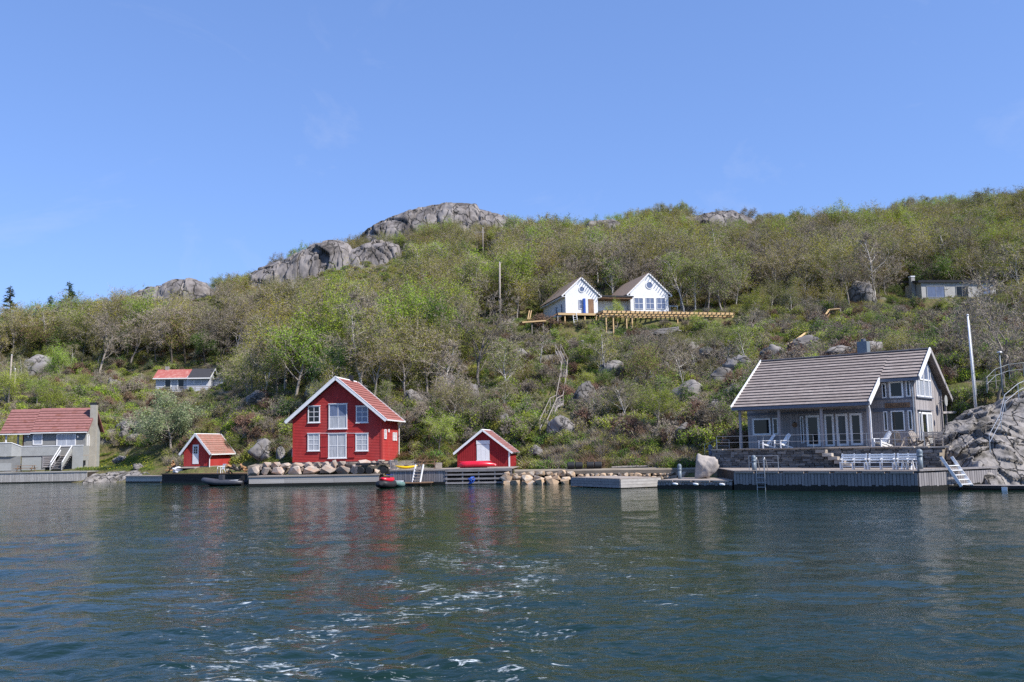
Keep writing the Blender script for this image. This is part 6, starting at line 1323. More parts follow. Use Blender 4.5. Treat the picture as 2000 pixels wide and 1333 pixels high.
outcrop('shore_rock', 'big rough granite outcrop sloping to the water at the right edge', [(1822, 905, 3), (1832, 872, 3), (1850, 842, 4), (1872, 822, 5), (1900, 800, 6), (1935, 782, 7), (1970, 772, 7), (2010, 757, 7), (2080, 745, 7), (2200, 745, 7), (2320, 790, 6), (2400, 900, 4)], 60.0, 'shore_granite', 7.6, 6.0, nu=330, nv=150, seed=6, cell=3.6, amp=0.72, fine=0.26, slope=0.95, crest=0.5)
outcrop('shore_rock', 'low flat rock slab at the water between the two left quays', [(172, 932, 1), (190, 925, 2), (230, 921, 3), (270, 919, 3), (310, 921, 2), (335, 925, 1)], 104.0, 'shore_granite', 1.6, 3.0, nu=110, nv=36, seed=7, cell=1.8, amp=0.3, fine=0.15, slope=1.6)
bpool = [rock_mesh('boulder', 'granite', 40 + k, 4, 16 + 3 * k, 0.10) for k in range(6)]
def boulder(px, py, wpx, hpx, label, D=None, k=None, mat=None, sink=0.25, rz=None):
    """px,py = middle of its foot"""
    fixed = px == 1379
    if not fixed:
        g = ground_at(px, py)
        if g is None: return
        D = g.y
    c = P(px, py, D); s_ = D / 1800.0; h = hpx * s_ / 1.25; me = bpool[k if k is not None else RS.randrange(6)]
    if mat: me = me.copy(); me.materials[0] = MAT[mat]
    o = put('boulder', me, None, (c.x, c.y + 0.25 * wpx * s_, (zt(c.x, c.y + 0.25 * wpx * s_) if not fixed else 0.5) + h * (0.25 if not fixed else 0.72)), (RS.uniform(-.2, .2), RS.uniform(-.2, .2), RS.uniform(0, 6) if rz is None else rz), (wpx * s_ / 1.7, wpx * s_ / 1.9, h * (1.0 if not fixed else 0.85))); tag(o, label, 'boulder'); return o
boulder(1379, 936, 40, 45, 'upright pale boulder standing on the low landing stage', 66.0, 4, 'rubble_stone', 0.05)
boulder(515, 905, 56, 34, 'grey boulder on the bank left of the red house', 90, 1); boulder(545, 900, 22, 24, 'small grey boulder touching the big one left of the red house', 91, 3)
boulder(160, 915, 36, 30, 'pale boulder at the foot of the grey house stair', 113, 0, 'rubble_stone')
boulder(217, 768, 26, 32, 'pointed grey boulder standing in the left clearing', None, 4); boulder(196, 760, 14, 14, 'small grey boulder beside the pointed one in the left clearing', None, 2)
boulder(245, 850, 40, 24, 'flat grey boulder left in the row beside the willow bush', 124, 1); boulder(272, 855, 36, 32, 'tilted grey boulder right in the row beside the willow bush', 122, 5); boulder(240, 868, 30, 16, 'low grey boulder below the row beside the willow bush', 119, 3); boulder(262, 868, 30, 16, 'rounded grey boulder on the grass below the willow bush', 118, 0)
boulder(230, 908, 26, 14, 'low grey boulder on the dandelion lawn', 111, 2); boulder(268, 918, 30, 12, 'flat pale boulder at the shore by the lawn', 106, 4)
boulder(1150, 800, 48, 50, 'tall grey boulder halfway up the slope right of the stair', None, 1); boulder(1098, 858, 52, 48, 'large fissured grey boulder at the foot of the hillside stair', None, 5); boulder(985, 845, 30, 28, 'dark grey boulder on the slope behind the boathouse', None, 3); boulder(1005, 852, 30, 22, 'grey boulder right of the dark one behind the boathouse', None, 0)
boulder(918, 845, 26, 20, 'small grey boulder above the boathouse roof', None, 2); boulder(1245, 715, 60, 26, 'dark weathered boulder on the slope below the deck', None, 4)
boulder(1345, 705, 56, 34, 'grey boulder at the left of the rocks above the brown roof', None, 1); boulder(1388, 705, 48, 38, 'blocky grey boulder in the rocks above the brown roof', None, 0); boulder(1455, 735, 80, 44, 'large whale-backed boulder beside the white roof verge', 97, 2); boulder(1415, 760, 66, 42, 'cracked grey boulder below the whale-backed one', 93, 5)
boulder(1380, 765, 40, 24, 'low grey boulder at the left of the cracked one', None, 3); boulder(1522, 712, 70, 40, 'dark overhung boulder behind the ridge of the brown roof', 105, 4); boulder(1650, 706, 66, 26, 'pale flat boulder just above the brown roof', 100, 1); boulder(1712, 700, 46, 36, 'rounded boulder behind the grey chimney', 101, 0)
boulder(1693, 600, 60, 48, 'big square boulder with pale streaks below the right wood', None, 3); boulder(1300, 668, 90, 13, 'long flat slab of rock below the unfinished deck', None, 5); boulder(1410, 665, 34, 14, 'flat pale slab right of the long one under the deck', None, 2); boulder(1410, 810, 50, 30, 'pale boulder left of the weathered house eave', 88, 0); boulder(1340, 860, 46, 24, 'grey boulder low on the slope left of the weathered house', None, 1)
boulder(1290, 820, 50, 20, 'flat grey ledge in the scrub above the slipway', None, 4); boulder(810, 800, 40, 36, 'shaded grey crag right of the red house roof', None, 2); boulder(500, 800, 70, 36, 'broad grey crag on the slope left of the red house', None, 4); boulder(610, 780, 50, 30, 'grey crag above the left slope of the red house roof', None, 0); boulder(926, 790, 30, 40, 'dark upright crag on the slope above the boathouse', None, 3)
for px, py, w_, h_, lb in ((1020, 705, 40, 22, 'grey ledge left of the top of the hillside stair'), (1150, 690, 46, 22, 'broken grey ledge under the white house foundation'), (1195, 745, 50, 30, 'dark broken ledge between tall boulder and weathered boulder'), (1270, 760, 46, 28, 'grey ledge in the scrub below the dark weathered boulder'),
                       (1230, 850, 44, 26, 'low grey ledge above the barrel raft'), (1050, 900, 36, 20, 'small grey ledge at the shore right of the boathouse'), (1310, 745, 52, 30, 'grey ledge left of the blocky boulder'), (1360, 790, 60, 34, 'broad broken ledge below the cracked boulder'), (1445, 790, 50, 30, 'grey ledge against the white roof verge'), (1590, 690, 60, 30, 'mossy grey ledge behind the middle of the brown roof'), (870, 770, 40, 34, 'shaded ledge between red house and boathouse slope'), (700, 775, 40, 24, 'grey ledge right behind the red roof ridge')):
    boulder(px, py, w_ * 1.25, h_ * 1.15, lb)
boulder(60, 740, 60, 40, 'pale crag behind the leaning utility pole', None, 1)
c = ground_at(985, 640); T = thing('rubble_heap', 'heap of blasted pale rubble left of the white house', 'rubble', c); rb = stone_pool('rubble_stone', 7, 600)
for i in range(70):
    x = RS.uniform(-2.6, 3.2); y = RS.uniform(-1.0, 1.5); z = zt(c.x + x, c.y + y) - c.z + RS.uniform(0, 0.7) * (1 - abs(x) / 4); s_ = RS.uniform(.2, .55); put('stone', RS.choice(rb), T, (x, y, z), (RS.uniform(0, 6),) * 3, (s_ * 1.2, s_, s_ * .8))
# ------------------------------------------------------------------ vegetation
def _orth(d):
    u = np.array([0, 0, 1.0]) if abs(d[2]) < 0.9 else np.array([1.0, 0, 0]); r = np.cross(d, u); r /= np.linalg.norm(r); return r, np.cross(d, r)
class TB:
    """collects tubes, slivers and leaf quads as arrays"""
    def __init__(s): s.V = []; s.T = []; s.Q = []; s.nt = 0; s.tm = []; s.qm = []
    def tube(s, pts, rad, n, mi=0):
        pts = np.asarray(pts, float); k = len(pts); d = np.gradient(pts, axis=0); d /= np.linalg.norm(d, axis=1)[:, None] + 1e-9
        r, q = _orth(d[0]); a = np.arange(n) * 2 * math.pi / n
        ring = np.cos(a)[:, None] * r + np.sin(a)[:, None] * q
        V = (pts[:, None, :] + ring[None] * np.asarray(rad)[:, None, None]).reshape(-1, 3); b = s.nt
        i, j = np.meshgrid(np.arange(k - 1), np.arange(n), indexing='ij'); i = i.ravel(); j = j.ravel(); j2 = (j + 1) % n
        s.Q.append(np.stack([b + i * n + j, b + i * n + j2, b + (i + 1) * n + j2, b + (i + 1) * n + j], 1)); s.qm.append(np.full((k - 1) * n, mi)); s.V.append(V); s.nt += len(V)
    def slivers(s, base, tip, w, rs, mi):
        d = tip - base; r = np.cross(d, rs.normal(size=d.shape)); r /= np.linalg.norm(r, axis=1)[:, None] + 1e-9; r *= (w / 2)[:, None] if np.ndim(w) else w / 2
        V = np.stack([base - r, base + r, tip], 1).reshape(-1, 3); b = s.nt; n = len(base)
        s.T.append(b + np.arange(n * 3).reshape(-1, 3)); s.tm.append(np.full(n, mi)); s.V.append(V); s.nt += len(V)
    def leaves(s, c, size, rs, mi, up=0.5):
        n = len(c); a = rs.normal(size=(n, 3)); nn = rs.normal(size=(n, 3)); nn[:, 2] += up; nn /= np.linalg.norm(nn, axis=1)[:, None]
        u = np.cross(nn, a); u /= np.linalg.norm(u, axis=1)[:, None] + 1e-9; v = np.cross(nn, u); z = size * rs.uniform(0.55, 1.3, n); u *= z[:, None]; v *= (z * 0.62)[:, None]
        V = np.stack([c - u, c - v, c + u, c + v], 1).reshape(-1, 3); b = s.nt; s.Q.append(b + np.arange(n * 4).reshape(-1, 4)); s.qm.append(np.full(n, mi)); s.V.append(V); s.nt += len(V)
    def mesh(s, name, mats):
        V = np.concatenate(s.V); Fs, mm = [], []
        if s.Q: Fs.append(np.concatenate(s.Q)); mm.append(np.concatenate(s.qm))
        if s.T: Fs.append(np.concatenate(s.T)); mm.append(np.concatenate(s.tm))
        return npmesh(name, V, Fs, mats, np.concatenate(mm))

def gen_tree(seed, h, style, bark, twig, leaf, nleaf, lsize, ntwig=7, stems=1, spread=1.0):
    """returns (trunk mesh, crown mesh, joined mesh)"""
    rs = np.random.RandomState(seed); tr, cr_, al = TB(), TB(), TB()
    def path(p, d, L, k, jit, up):
        pts = [p]; d = d / np.linalg.norm(d)
        for i in range(k):
            d = d + rs.normal(0, jit, 3) + np.array([0, 0, up]); d /= np.linalg.norm(d); pts.append(pts[-1] + d * L / k)
        return np.array(pts), d
    ends = []
    def branch(p, d, L, r, lev):
        k = {0: 6, 1: 4, 2: 3, 3: 2}[lev]; pts, de = path(p, d, L, k, 0.10 + 0.07 * lev, 0.03 if lev else 0.0)
        rad = np.linspace(r, r * (0.45 if lev == 0 else 0.25), k + 1)
        for tb, mi in ((tr if lev < 3 else cr_, 0), (al, 0 if lev < 3 else 1)): tb.tube(pts, rad, 6 if lev == 0 else (4 if lev == 1 else 3), mi if lev < 3 else (0 if tb is cr_ else 1))
        if lev == 3:
            ends.append((pts, r)); return
        n = {0: CH[0], 1: CH[1], 2: CH[2]}[lev]
        for i in range(n):
            t = rs.uniform(START[lev], 1.0) if lev else (START[0] + (1 - START[0]) * (i + rs.rand() * 0.7) / n)
            f = t * k; a = int(min(f, k - 1)); q = pts[a] + (pts[a + 1] - pts[a]) * (f - a); ax = (pts[a + 1] - pts[a]); ax /= np.linalg.norm(ax)
            r1, q1 = _orth(ax); th = i * 2.4 + rs.rand() * 1.2; side = math.cos(th) * r1 + math.sin(th) * q1
            ang = ANG[lev] * rs.uniform(0.7, 1.25); dd = ax * math.cos(ang) + side * math.sin(ang)
            if style == 'round' and lev == 0: ll = L * LR[0] * (1.15 - 0.35 * abs(t - 0.6)) * rs.uniform(0.8, 1.2)
            elif style == 'birch' and lev == 0: ll = L * LR[0] * (1.25 - t) * rs.uniform(0.8, 1.2) + 0.25
            else: ll = L * LR[lev] * rs.uniform(0.7, 1.25)
            branch(q, dd, ll, max(r * (0.62 - 0.25 * t) * (0.8 if lev == 0 else 0.7), 0.012), lev + 1)
    if style == 'round': CH, START, ANG, LR, tl = (8, 6, 5), (0.40, 0.3, 0.25), (0.78 * spread, 0.75, 0.7), (0.52, 0.55, 0.55), 0.82
    elif style == 'birch': CH, START, ANG, LR, tl = (13, 4, 4), (0.28, 0.3, 0.25), (0.75 * spread, 0.6, 0.6), (0.42, 0.5, 0.6), 0.97
    else: CH, START, ANG, LR, tl = (5, 5, 4), (0.15, 0.2, 0.2), (0.6 * spread, 0.7, 0.7), (0.62, 0.6, 0.6), 0.72
    for s_ in range(stems):
        d = np.array([rs.normal(0, 0.07 if stems == 1 else 0.35), rs.normal(0, 0.07 if stems == 1 else 0.35), 1.0]); p0 = np.array([rs.normal(0, 0.05), rs.normal(0, 0.05), -0.3]) if stems == 1 else np.array([rs.normal(0, 0.25), rs.normal(0, 0.25), -0.2])
        branch(p0, d, h * tl * (1 if stems == 1 else rs.uniform(0.7, 1.05)), (0.022 if style != 'birch' else 0.013) * h + 0.02 if stems == 1 else 0.05, 0)
    E = np.concatenate([np.array([p[1], p[2]]) for p, r in ends]); D_ = np.concatenate([np.array([p[2] - p[0], p[2] - p[0]]) for p, r in ends]); D_ /= np.linalg.norm(D_, axis=1)[:, None] + 1e-9
    if ntwig:
        B = np.repeat(E, ntwig, 0); dr = np.repeat(D_, ntwig, 0) + rs.normal(0, 0.75, (len(B), 3)); dr /= np.linalg.norm(dr, axis=1)[:, None]; tip = B + dr * (rs.uniform(0.35, 0.95, len(B)) * (0.085 * h + 0.1))[:, None]
        w = rs.uniform(0.024, 0.052, len(B)); st = rs.get_state(); cr_.slivers(B, tip, w, rs, 0); rs.set_state(st); al.slivers(B, tip, w, rs, 1)
    if nleaf:
        k = max(1, int(nleaf / len(E))); c = np.repeat(E, k, 0) + rs.normal(0, 0.036 * h + 0.05, (len(E) * k, 3)); c = c[rs.permutation(len(c))[:nleaf]]
        st = rs.get_state(); cr_.leaves(c, lsize, rs, 1); rs.set_state(st); al.leaves(c, lsize, rs, 2)
    return tr.mesh('trunk', [bark]), cr_.mesh('crown', [twig, leaf]), al.mesh('tree', [bark, twig, leaf])

def gen_conifer(seed, h):
    rs = np.random.RandomState(seed); tr, cr_, al = TB(), TB(), TB(); pts = np.array([[0, 0, -0.3], [rs.normal(0, .05), 0, h * .5], [0, rs.normal(0, .1), h]])
    for tb in (tr, al): tb.tube(pts, np.array([0.14, 0.09, 0.02]), 6, 0)
    B, Tp = [], []
    n = int(h * 9)
    for i in range(n):
        z = h * (0.12 + 0.86 * i / n); L = (h - z) * 0.30 * rs.uniform(0.55, 1.2) + 0.15; a = rs.rand() * 6.28; d = np.array([math.cos(a), math.sin(a), rs.uniform(-0.15, 0.25)])
        pp = np.array([[0, 0, z], d * L * 0.6 + [0, 0, z - 0.03 * L], d * L + [0, 0, z + 0.04 * L]])
        for tb, mi in ((tr, 0), (al, 0)): tb.tube(pp, np.array([0.03, 0.02, 0.008]), 3, mi)
        m_ = int(L * 45); t = rs.rand(m_); b = np.array([0, 0, z]) + d * L * t[:, None]; B.append(b); Tp.append(b + rs.normal(0, 0.16, (m_, 3)) + d * 0.14 + [0, 0, -0.05])
    B = np.concatenate(B); Tp = np.concatenate(Tp); st = rs.get_state(); cr_.slivers(B, Tp, 0.11, rs, 0); rs.set_state(st); al.slivers(B, Tp, 0.11, rs, 1)
    return tr.mesh('trunk', ['bark_dark']), cr_.mesh('crown', ['needles']), al.mesh('tree', ['bark_dark', 'needles'])

KIND = {
 'bare': [gen_tree(1, 7.0, 'round', 'bark_grey', 'twig', 'leaf_bud', 500, 0.07, 9), gen_tree(2, 7.6, 'round', 'bark_grey', 'twig', 'leaf_bud', 800, 0.07, 9, spread=1.1), gen_tree(3, 6.6, 'round', 'bark_dark', 'twig', 'leaf_olive', 700, 0.07, 9)],
 'budding': [gen_tree(11, 7.2, 'round', 'bark_grey', 'twig', 'leaf_bud', 4000, 0.075, 7), gen_tree(12, 7.0, 'round', 'bark_grey', 'twig', 'leaf_olive', 4600, 0.08, 6), gen_tree(13, 6.5, 'round', 'bark_dark', 'twig_red', 'leaf_olive', 4000, 0.08, 6, spread=1.1), gen_tree(14, 7.0, 'round', 'bark_grey', 'twig', 'leaf_yellow', 3800, 0.08, 6)],
 'leafy': [gen_tree(21, 6.5, 'round', 'bark_grey', 'twig', 'leaf_fresh', 6800, 0.09, 4), gen_tree(22, 7.2, 'round', 'bark_grey', 'twig', 'leaf_fresh', 5800, 0.085, 4), gen_tree(23, 6.0, 'round', 'bark_dark', 'twig', 'leaf_mid', 6200, 0.085, 4)],
 'birch': [gen_tree(31, 8.0, 'birch', 'bark_birch', 'twig', 'leaf_olive', 2600, 0.075, 6), gen_tree(32, 7.2, 'birch', 'bark_birch', 'twig', 'leaf_bud', 500, 0.07, 8), gen_tree(33, 8.5, 'birch', 'bark_birch', 'twig', 'leaf_fresh', 3200, 0.075, 5)],
 'conifer': [gen_conifer(41, 8.0), gen_conifer(42, 6.5)],
 'bush_green': [gen_tree(51, 2.2, 'bush', 'bark_grey', 'twig', 'leaf_fresh', 1900, 0.085, 3, 4), gen_tree(52, 2.4, 'bush', 'bark_grey', 'twig', 'leaf_mid', 1900, 0.08, 3, 4), gen_tree(53, 2.0, 'bush', 'bark_grey', 'twig', 'leaf_olive', 1300, 0.075, 5, 4)],
 'bush_bare': [gen_tree(61, 2.2, 'bush', 'bark_grey', 'twig', 'leaf_bud', 250, 0.05, 9, 4), gen_tree(62, 2.0, 'bush', 'bark_grey', 'twig_red', 'leaf_heath', 500, 0.06, 9, 4)],
 'willow': [gen_tree(71, 5.6, 'round', 'bark_grey', 'twig', 'leaf_pale', 12000, 0.085, 3, spread=1.25)],
}
KH = {k: sum(max(v.co.z for v in t_[1].vertices) for t_ in v_) / len(v_) for k, v_ in KIND.items()}
DESC = {'bare': 'bare grey-brown spreading tree', 'budding': 'budding olive-brown tree', 'leafy': 'fresh green leafy tree', 'birch': 'slender pale-stemmed birch', 'conifer': 'dark spruce', 'bush_green': 'green leafy shrub', 'bush_bare': 'bare twiggy shrub', 'willow': 'pale willow bush'}
NM = {'bare': 'bare_tree', 'budding': 'budding_tree', 'leafy': 'leafy_tree', 'birch': 'birch_tree', 'conifer': 'spruce_tree', 'bush_green': 'green_shrub', 'bush_bare': 'bare_shrub', 'willow': 'willow_bush'}
TR = random.Random(23)
def plant(kind, x, y, z, s, label, group=None, var=None, sz=None, rot=None):
    tm, cm, _ = KIND[kind][var if var is not None else TR.randrange(len(KIND[kind]))]
    T = bpy.data.objects.new(NM[kind], None); T.empty_display_size = 0.3; link(T); T.location = (x, y, z); T.rotation_euler = (TR.uniform(-.05, .05), TR.uniform(-.05, .05), TR.uniform(0, 6.28) if rot is None else rot); T.scale = (s, s, s * (sz or 1))
    tag(T, label, 'shrub' if 'bush' in kind or kind == 'willow' else 'tree', group)
    a = bpy.data.objects.new('trunk', tm); link(a, T); b2 = bpy.data.objects.new('crown', cm); link(b2, T); return T

# single trees and shrubs that the photograph shows plainly: (kind, px, py of the foot, height in px, label, variant, vertical stretch)
HERO = [('willow', 335, 892, 135, 'big pale grey-green willow bush beside the little red shed', 0, 0.8),
 ('leafy', 820, 648, 95, 'bright green leafy tree in the middle of the wood above the red house', 0, 1), ('leafy', 780, 660, 80, 'bright green leafy tree left of the brightest one above the red house', 1, 1),
 ('leafy', 590, 690, 85, 'green leafy tree high above the left corner of the red house', 2, 1), ('leafy', 400, 715, 80, 'dark green leafy tree behind the pale cabin', 2, 1),
 ('bare', 935, 775, 170, 'tall bare many-branched tree between the red house and the white house', 1, 1.1), ('bare', 760, 745, 120, 'bare dark tree straight above the ridge of the red house', 0, 1), ('bare', 700, 740, 85, 'bare tree rising behind the red house chimney', 2, 1),
 ('birch', 1055, 720, 85, 'thin birch left of the top of the hillside stair', 1, 1), ('bare', 945, 850, 90, 'bare tree on the slope above the red boathouse', 2, 1),
 ('leafy', 1282, 858, 92, 'green young tree standing alone on the slope left of the weathered house', 1, 1.1), ('birch', 1338, 770, 100, 'pale bare birch with crooked branches below the rocks', 1, 1), ('birch', 1166, 835, 80, 'pale thin birch in front of the tall boulder', 1, 1),
 ('leafy', 1205, 652, 50, 'bright green sapling in front of the white house foundation', 0, 1.1), ('leafy', 1440, 690, 55, 'green bushy sapling right of the unfinished deck', 1, 1), ('leafy', 1362, 650, 32, 'small green sapling under the deck beams', 1, 1.1),
 ('bare', 1948, 790, 165, 'tall bare forked tree directly behind the flagpole', 1, 1.1), ('bare', 1985, 745, 205, 'large bare tree at the right edge above the rock railing', 0, 1.1), ('leafy', 1972, 560, 95, 'dense green tree covering the right end of the flat cabin', 2, 1),
 ('bare', 250, 722, 108, 'bare tree with straight trunk at the edge of the left clearing', 0, 1.1), ('bare', 192, 732, 105, 'bare tree at the left end of the row above the left clearing', 1, 1.1), ('bare', 335, 715, 120, 'wide bare tree behind the chimney of the pale cabin', 2, 1),
 ('birch', 460, 700, 110, 'pale bare birch right of the pale cabin', 1, 1), ('birch', 500, 740, 100, 'pale bare birch on the slope between the cabin and red house', 1, 1),
 ('conifer', 22, 645, 66, 'thin dark spruce alone at the far left skyline', 0, 1), ('conifer', 92, 640, 66, 'dark dense conifer on the left skyline', 1, 0.9), ('conifer', 130, 632, 64, 'dark pointed spruce right of the dense one on the left skyline', 0, 0.9),
 ('leafy', 115, 750, 72, 'bright green tree in the left clearing near the leaning pole', 0, 1), ('leafy', 70, 795, 62, 'light green bush-like tree behind the maroon roof', 1, 0.9), ('leafy', 40, 600, 40, 'green tree on the far left skyline below the thin spruce', 2, 1),
 ('leafy', 855, 890, 78, 'green leafy tree between the red house and the boathouse', 1, 1), ('bush_green', 812, 893, 30, 'green shrub at the right corner of the red house', 0, 1), ('leafy', 450, 905, 72, 'green leafy sapling hiding the right end of the little shed', 2, 0.9), ('bush_green', 555, 860, 40, 'green shrub against the left wall of the red house', 0, 1),
 ('bush_green', 545, 885, 30, 'green shrub above the grey boulder left of the red house', 1, 1), ('bush_green', 1875, 825, 36, 'green shrub between the gable and the shore rock', 0, 1), ('bush_green', 1345, 885, 45, 'green shrub beside the slipway boulder', 0, 1),
 ('bush_green', 1120, 850, 40, 'green shrub right of the fissured boulder', 2, 1), ('leafy', 1480, 640, 70, 'light green tree right of the deck end', 1, 1), ('leafy', 1690, 655, 48, 'light green shrub-like tree below the square boulder', 1, 0.9), ('leafy', 1745, 585, 40, 'dark green tree between square boulder and flat cabin', 2, 0.9),
 ('bush_green', 1055, 745, 35, 'green shrub left of the hillside stair', 1, 1), ('leafy', 1140, 770, 45, 'green sapling above the tall boulder', 1, 1), ('leafy', 1070, 480, 45, 'bright green tree on the skyline right of the summit rock', 0, 0.9), ('leafy', 785, 475, 36, 'bright green tree at the left foot of the summit rock', 0, 0.9), ('leafy', 850, 480, 40, 'bright green tree below the middle of the summit rock', 1, 0.9)]
HERO += [('bush_green', 1880, 806, 40, 'green shrub behind the foot of the flagpole', 0, 1), ('bush_green', 1925, 792, 44, 'dark green shrub right of the flagpole on the rock', 1, 1), ('bush_green', 1852, 800, 44, 'olive shrub behind the rear gable post', 2, 1), ('leafy', 1945, 775, 58, 'small green tree behind the lamp post', 2, 1), ('bush_green', 1975, 768, 40, 'green shrub under the bare tree at the right edge', 1, 1),
 ('leafy', 150, 775, 52, 'light green bushy tree left of the pointed boulder', 1, 0.9), ('leafy', 90, 725, 50, 'green tree uphill of the leaning utility pole', 0, 0.9), ('leafy', 45, 775, 50, 'bright green bushy tree just right of the leaning pole', 0, 0.9), ('bush_green', 130, 800, 30, 'green shrub above the maroon roof', 0, 1), ('leafy', 1180, 770, 60, 'olive-green sapling right of the tall boulder', 2, 1), ('bush_green', 705, 765, 24, 'green shrub above the red roof', 1, 1)]
hero_xy = []
for kind, px, py, hp, label, var, sz in HERO:
    g = ground_at(px, py)
    if g is None:
        x_ = P(px, py, 232); g = Vector((x_.x, x_.y, zt(x_.x, x_.y)))
    if kind == 'conifer': x_ = P(px, py, 214); g = Vector((x_.x, x_.y, zt(x_.x, x_.y))); hp = 105
    s = (1.22 if kind in ('bare', 'willow') else 1.1) * hp * g.y / 1800.0 / (KIND and KH[kind]) * (1.0); plant(kind, g.x, g.y, zt(g.x, g.y), s, label, None, var, sz); hero_xy.append((g.x, g.y))

# image boxes that stay free of trees standing in front of them: x0, y0, x1, y1, distance of what must be seen
CLEAR = [(1062, 532, 1440, 628, 140), (296, 720, 442, 772, 163), (1785, 535, 1915, 588, 149), (0, 785, 205, 925, 112), (345, 845, 460, 915, 98), (555, 735, 800, 905, 90), (885, 838, 1020, 915, 88), (1425, 662, 1875, 880, 70),
         (715, 398, 1003, 428, 243), (505, 478, 782, 534, 222), (285, 546, 412, 576, 240), (1147, 430, 1200, 437, 243), (1372, 413, 1470, 428, 246), (1663, 552, 1725, 598, 140), (1052, 690, 1112, 850, 125), (1540, 602, 1642, 665, 126),
         (970, 515, 982, 615, 146), (938, 446, 948, 490, 214), (1120, 752, 1178, 800, 110), (1066, 810, 1126, 856, 100), (1330, 675, 1500, 770, 100), (955, 608, 1020, 640, 140), (195, 735, 235, 770, 150)]
def forest_zone(px, py):
    """1 = wood, 0.2 = scattered, 0 = open"""
    if px < 470 and py > 712 + 0.02 * px: return 0.12
    if 470 <= px < 560 and py > 790: return 0.15
    if 960 < px < 1480 and py > 640: return 0.85
    if px >= 1440 and py > 600: return 0.32
    if 560 <= px < 960 and py > 800: return 0.7
    return 1.0
LAND = [('the pale cabin', 370, 745), ('the leaning utility pole', 22, 750), ('the left skyline spruces', 90, 600), ('the left rock dome', 350, 560), ('the long grey cliff', 640, 505), ('the summit rock', 870, 425), ('the red house roof', 680, 760), ('the red boathouse', 950, 870), ('the distant crossarm pole', 943, 470),
        ('the tall utility pole', 976, 565), ('the left white gable', 1137, 575), ('the right white gable', 1267, 570), ('the deck end', 1430, 620), ('the hillside stair', 1090, 770), ('the rubble heap', 985, 628), ('the small skyline rock', 1170, 435), ('the long skyline rock', 1410, 420), ('the square boulder', 1693, 575), ('the log handrail', 1600, 640),
        ('the flat cabin', 1860, 565), ('the flagpole', 1895, 700), ('the brown tiled roof', 1640, 730), ('the left clearing', 220, 745), ('the willow bush', 335, 830), ('the whale-backed boulder', 1455, 715), ('the pale fissured boulder', 1098, 835), ('the bright green trees', 810, 600), ('the right skyline', 1980, 400), ('the skyline dip', 1080, 440)]
def region(px, py, D):
    nm, lx, ly = min(LAND, key=lambda l: (l[1] - px) ** 2 + ((l[2] - py) * 1.6) ** 2); dx_, dy_ = px - lx, (py - ly) * 1.6
    far = 'just ' if math.hypot(dx_, dy_) < 70 else ''
    a = math.degrees(math.atan2(-dy_, dx_)) % 360; w = ['right of', 'up right of', 'above', 'up left of', 'left of', 'down left of', 'below', 'down right of'][int((a + 22.5) // 45) % 8]
    return far + w + ' ' + nm
VAR = {('bare', 0): 'bare grey-brown tree', ('bare', 1): 'wide bare grey-brown tree', ('bare', 2): 'dark-stemmed bare tree', ('budding', 0): 'brown-budding tree', ('budding', 1): 'olive-green budding tree', ('budding', 2): 'dark-stemmed olive tree', ('budding', 3): 'yellow-green budding tree', ('leafy', 0): 'bright green leafy tree', ('leafy', 1): 'light green leafy tree', ('leafy', 2): 'deep green leafy tree', ('birch', 0): 'olive-leaved birch', ('birch', 1): 'bare pale birch', ('birch', 2): 'fresh green birch'}
SHX, SHY = math.sin(SUN_AZ), -math.cos(SUN_AZ)
SUNNY = [loc(O_FLAT, Y_FLAT, a, 0) for a in (0, 3, 6, 8, 10, 12)] + [loc(O_WHITE, Y_WHITE, a, 2) for a in (8, 10, 12, 13.5)] + [loc(O_WHITE, Y_WHITE, a, 0) for a in (-2, 0, 3, 6, 9, 11)] + [loc(O_CAB, Y_CAB, a, 0) for a in (1, 4, 7, 10)] + [loc(O_RED, Y_RED, 4, 3), ground_at(1693, 600)]
cand = []
sp_ = 3.7
yy = 86.0
patchn = lambda x, y: float(fbm(np.array([x / 26.0 + 3.3]), np.array([y / 26.0 + 7.7]), 3)[0])
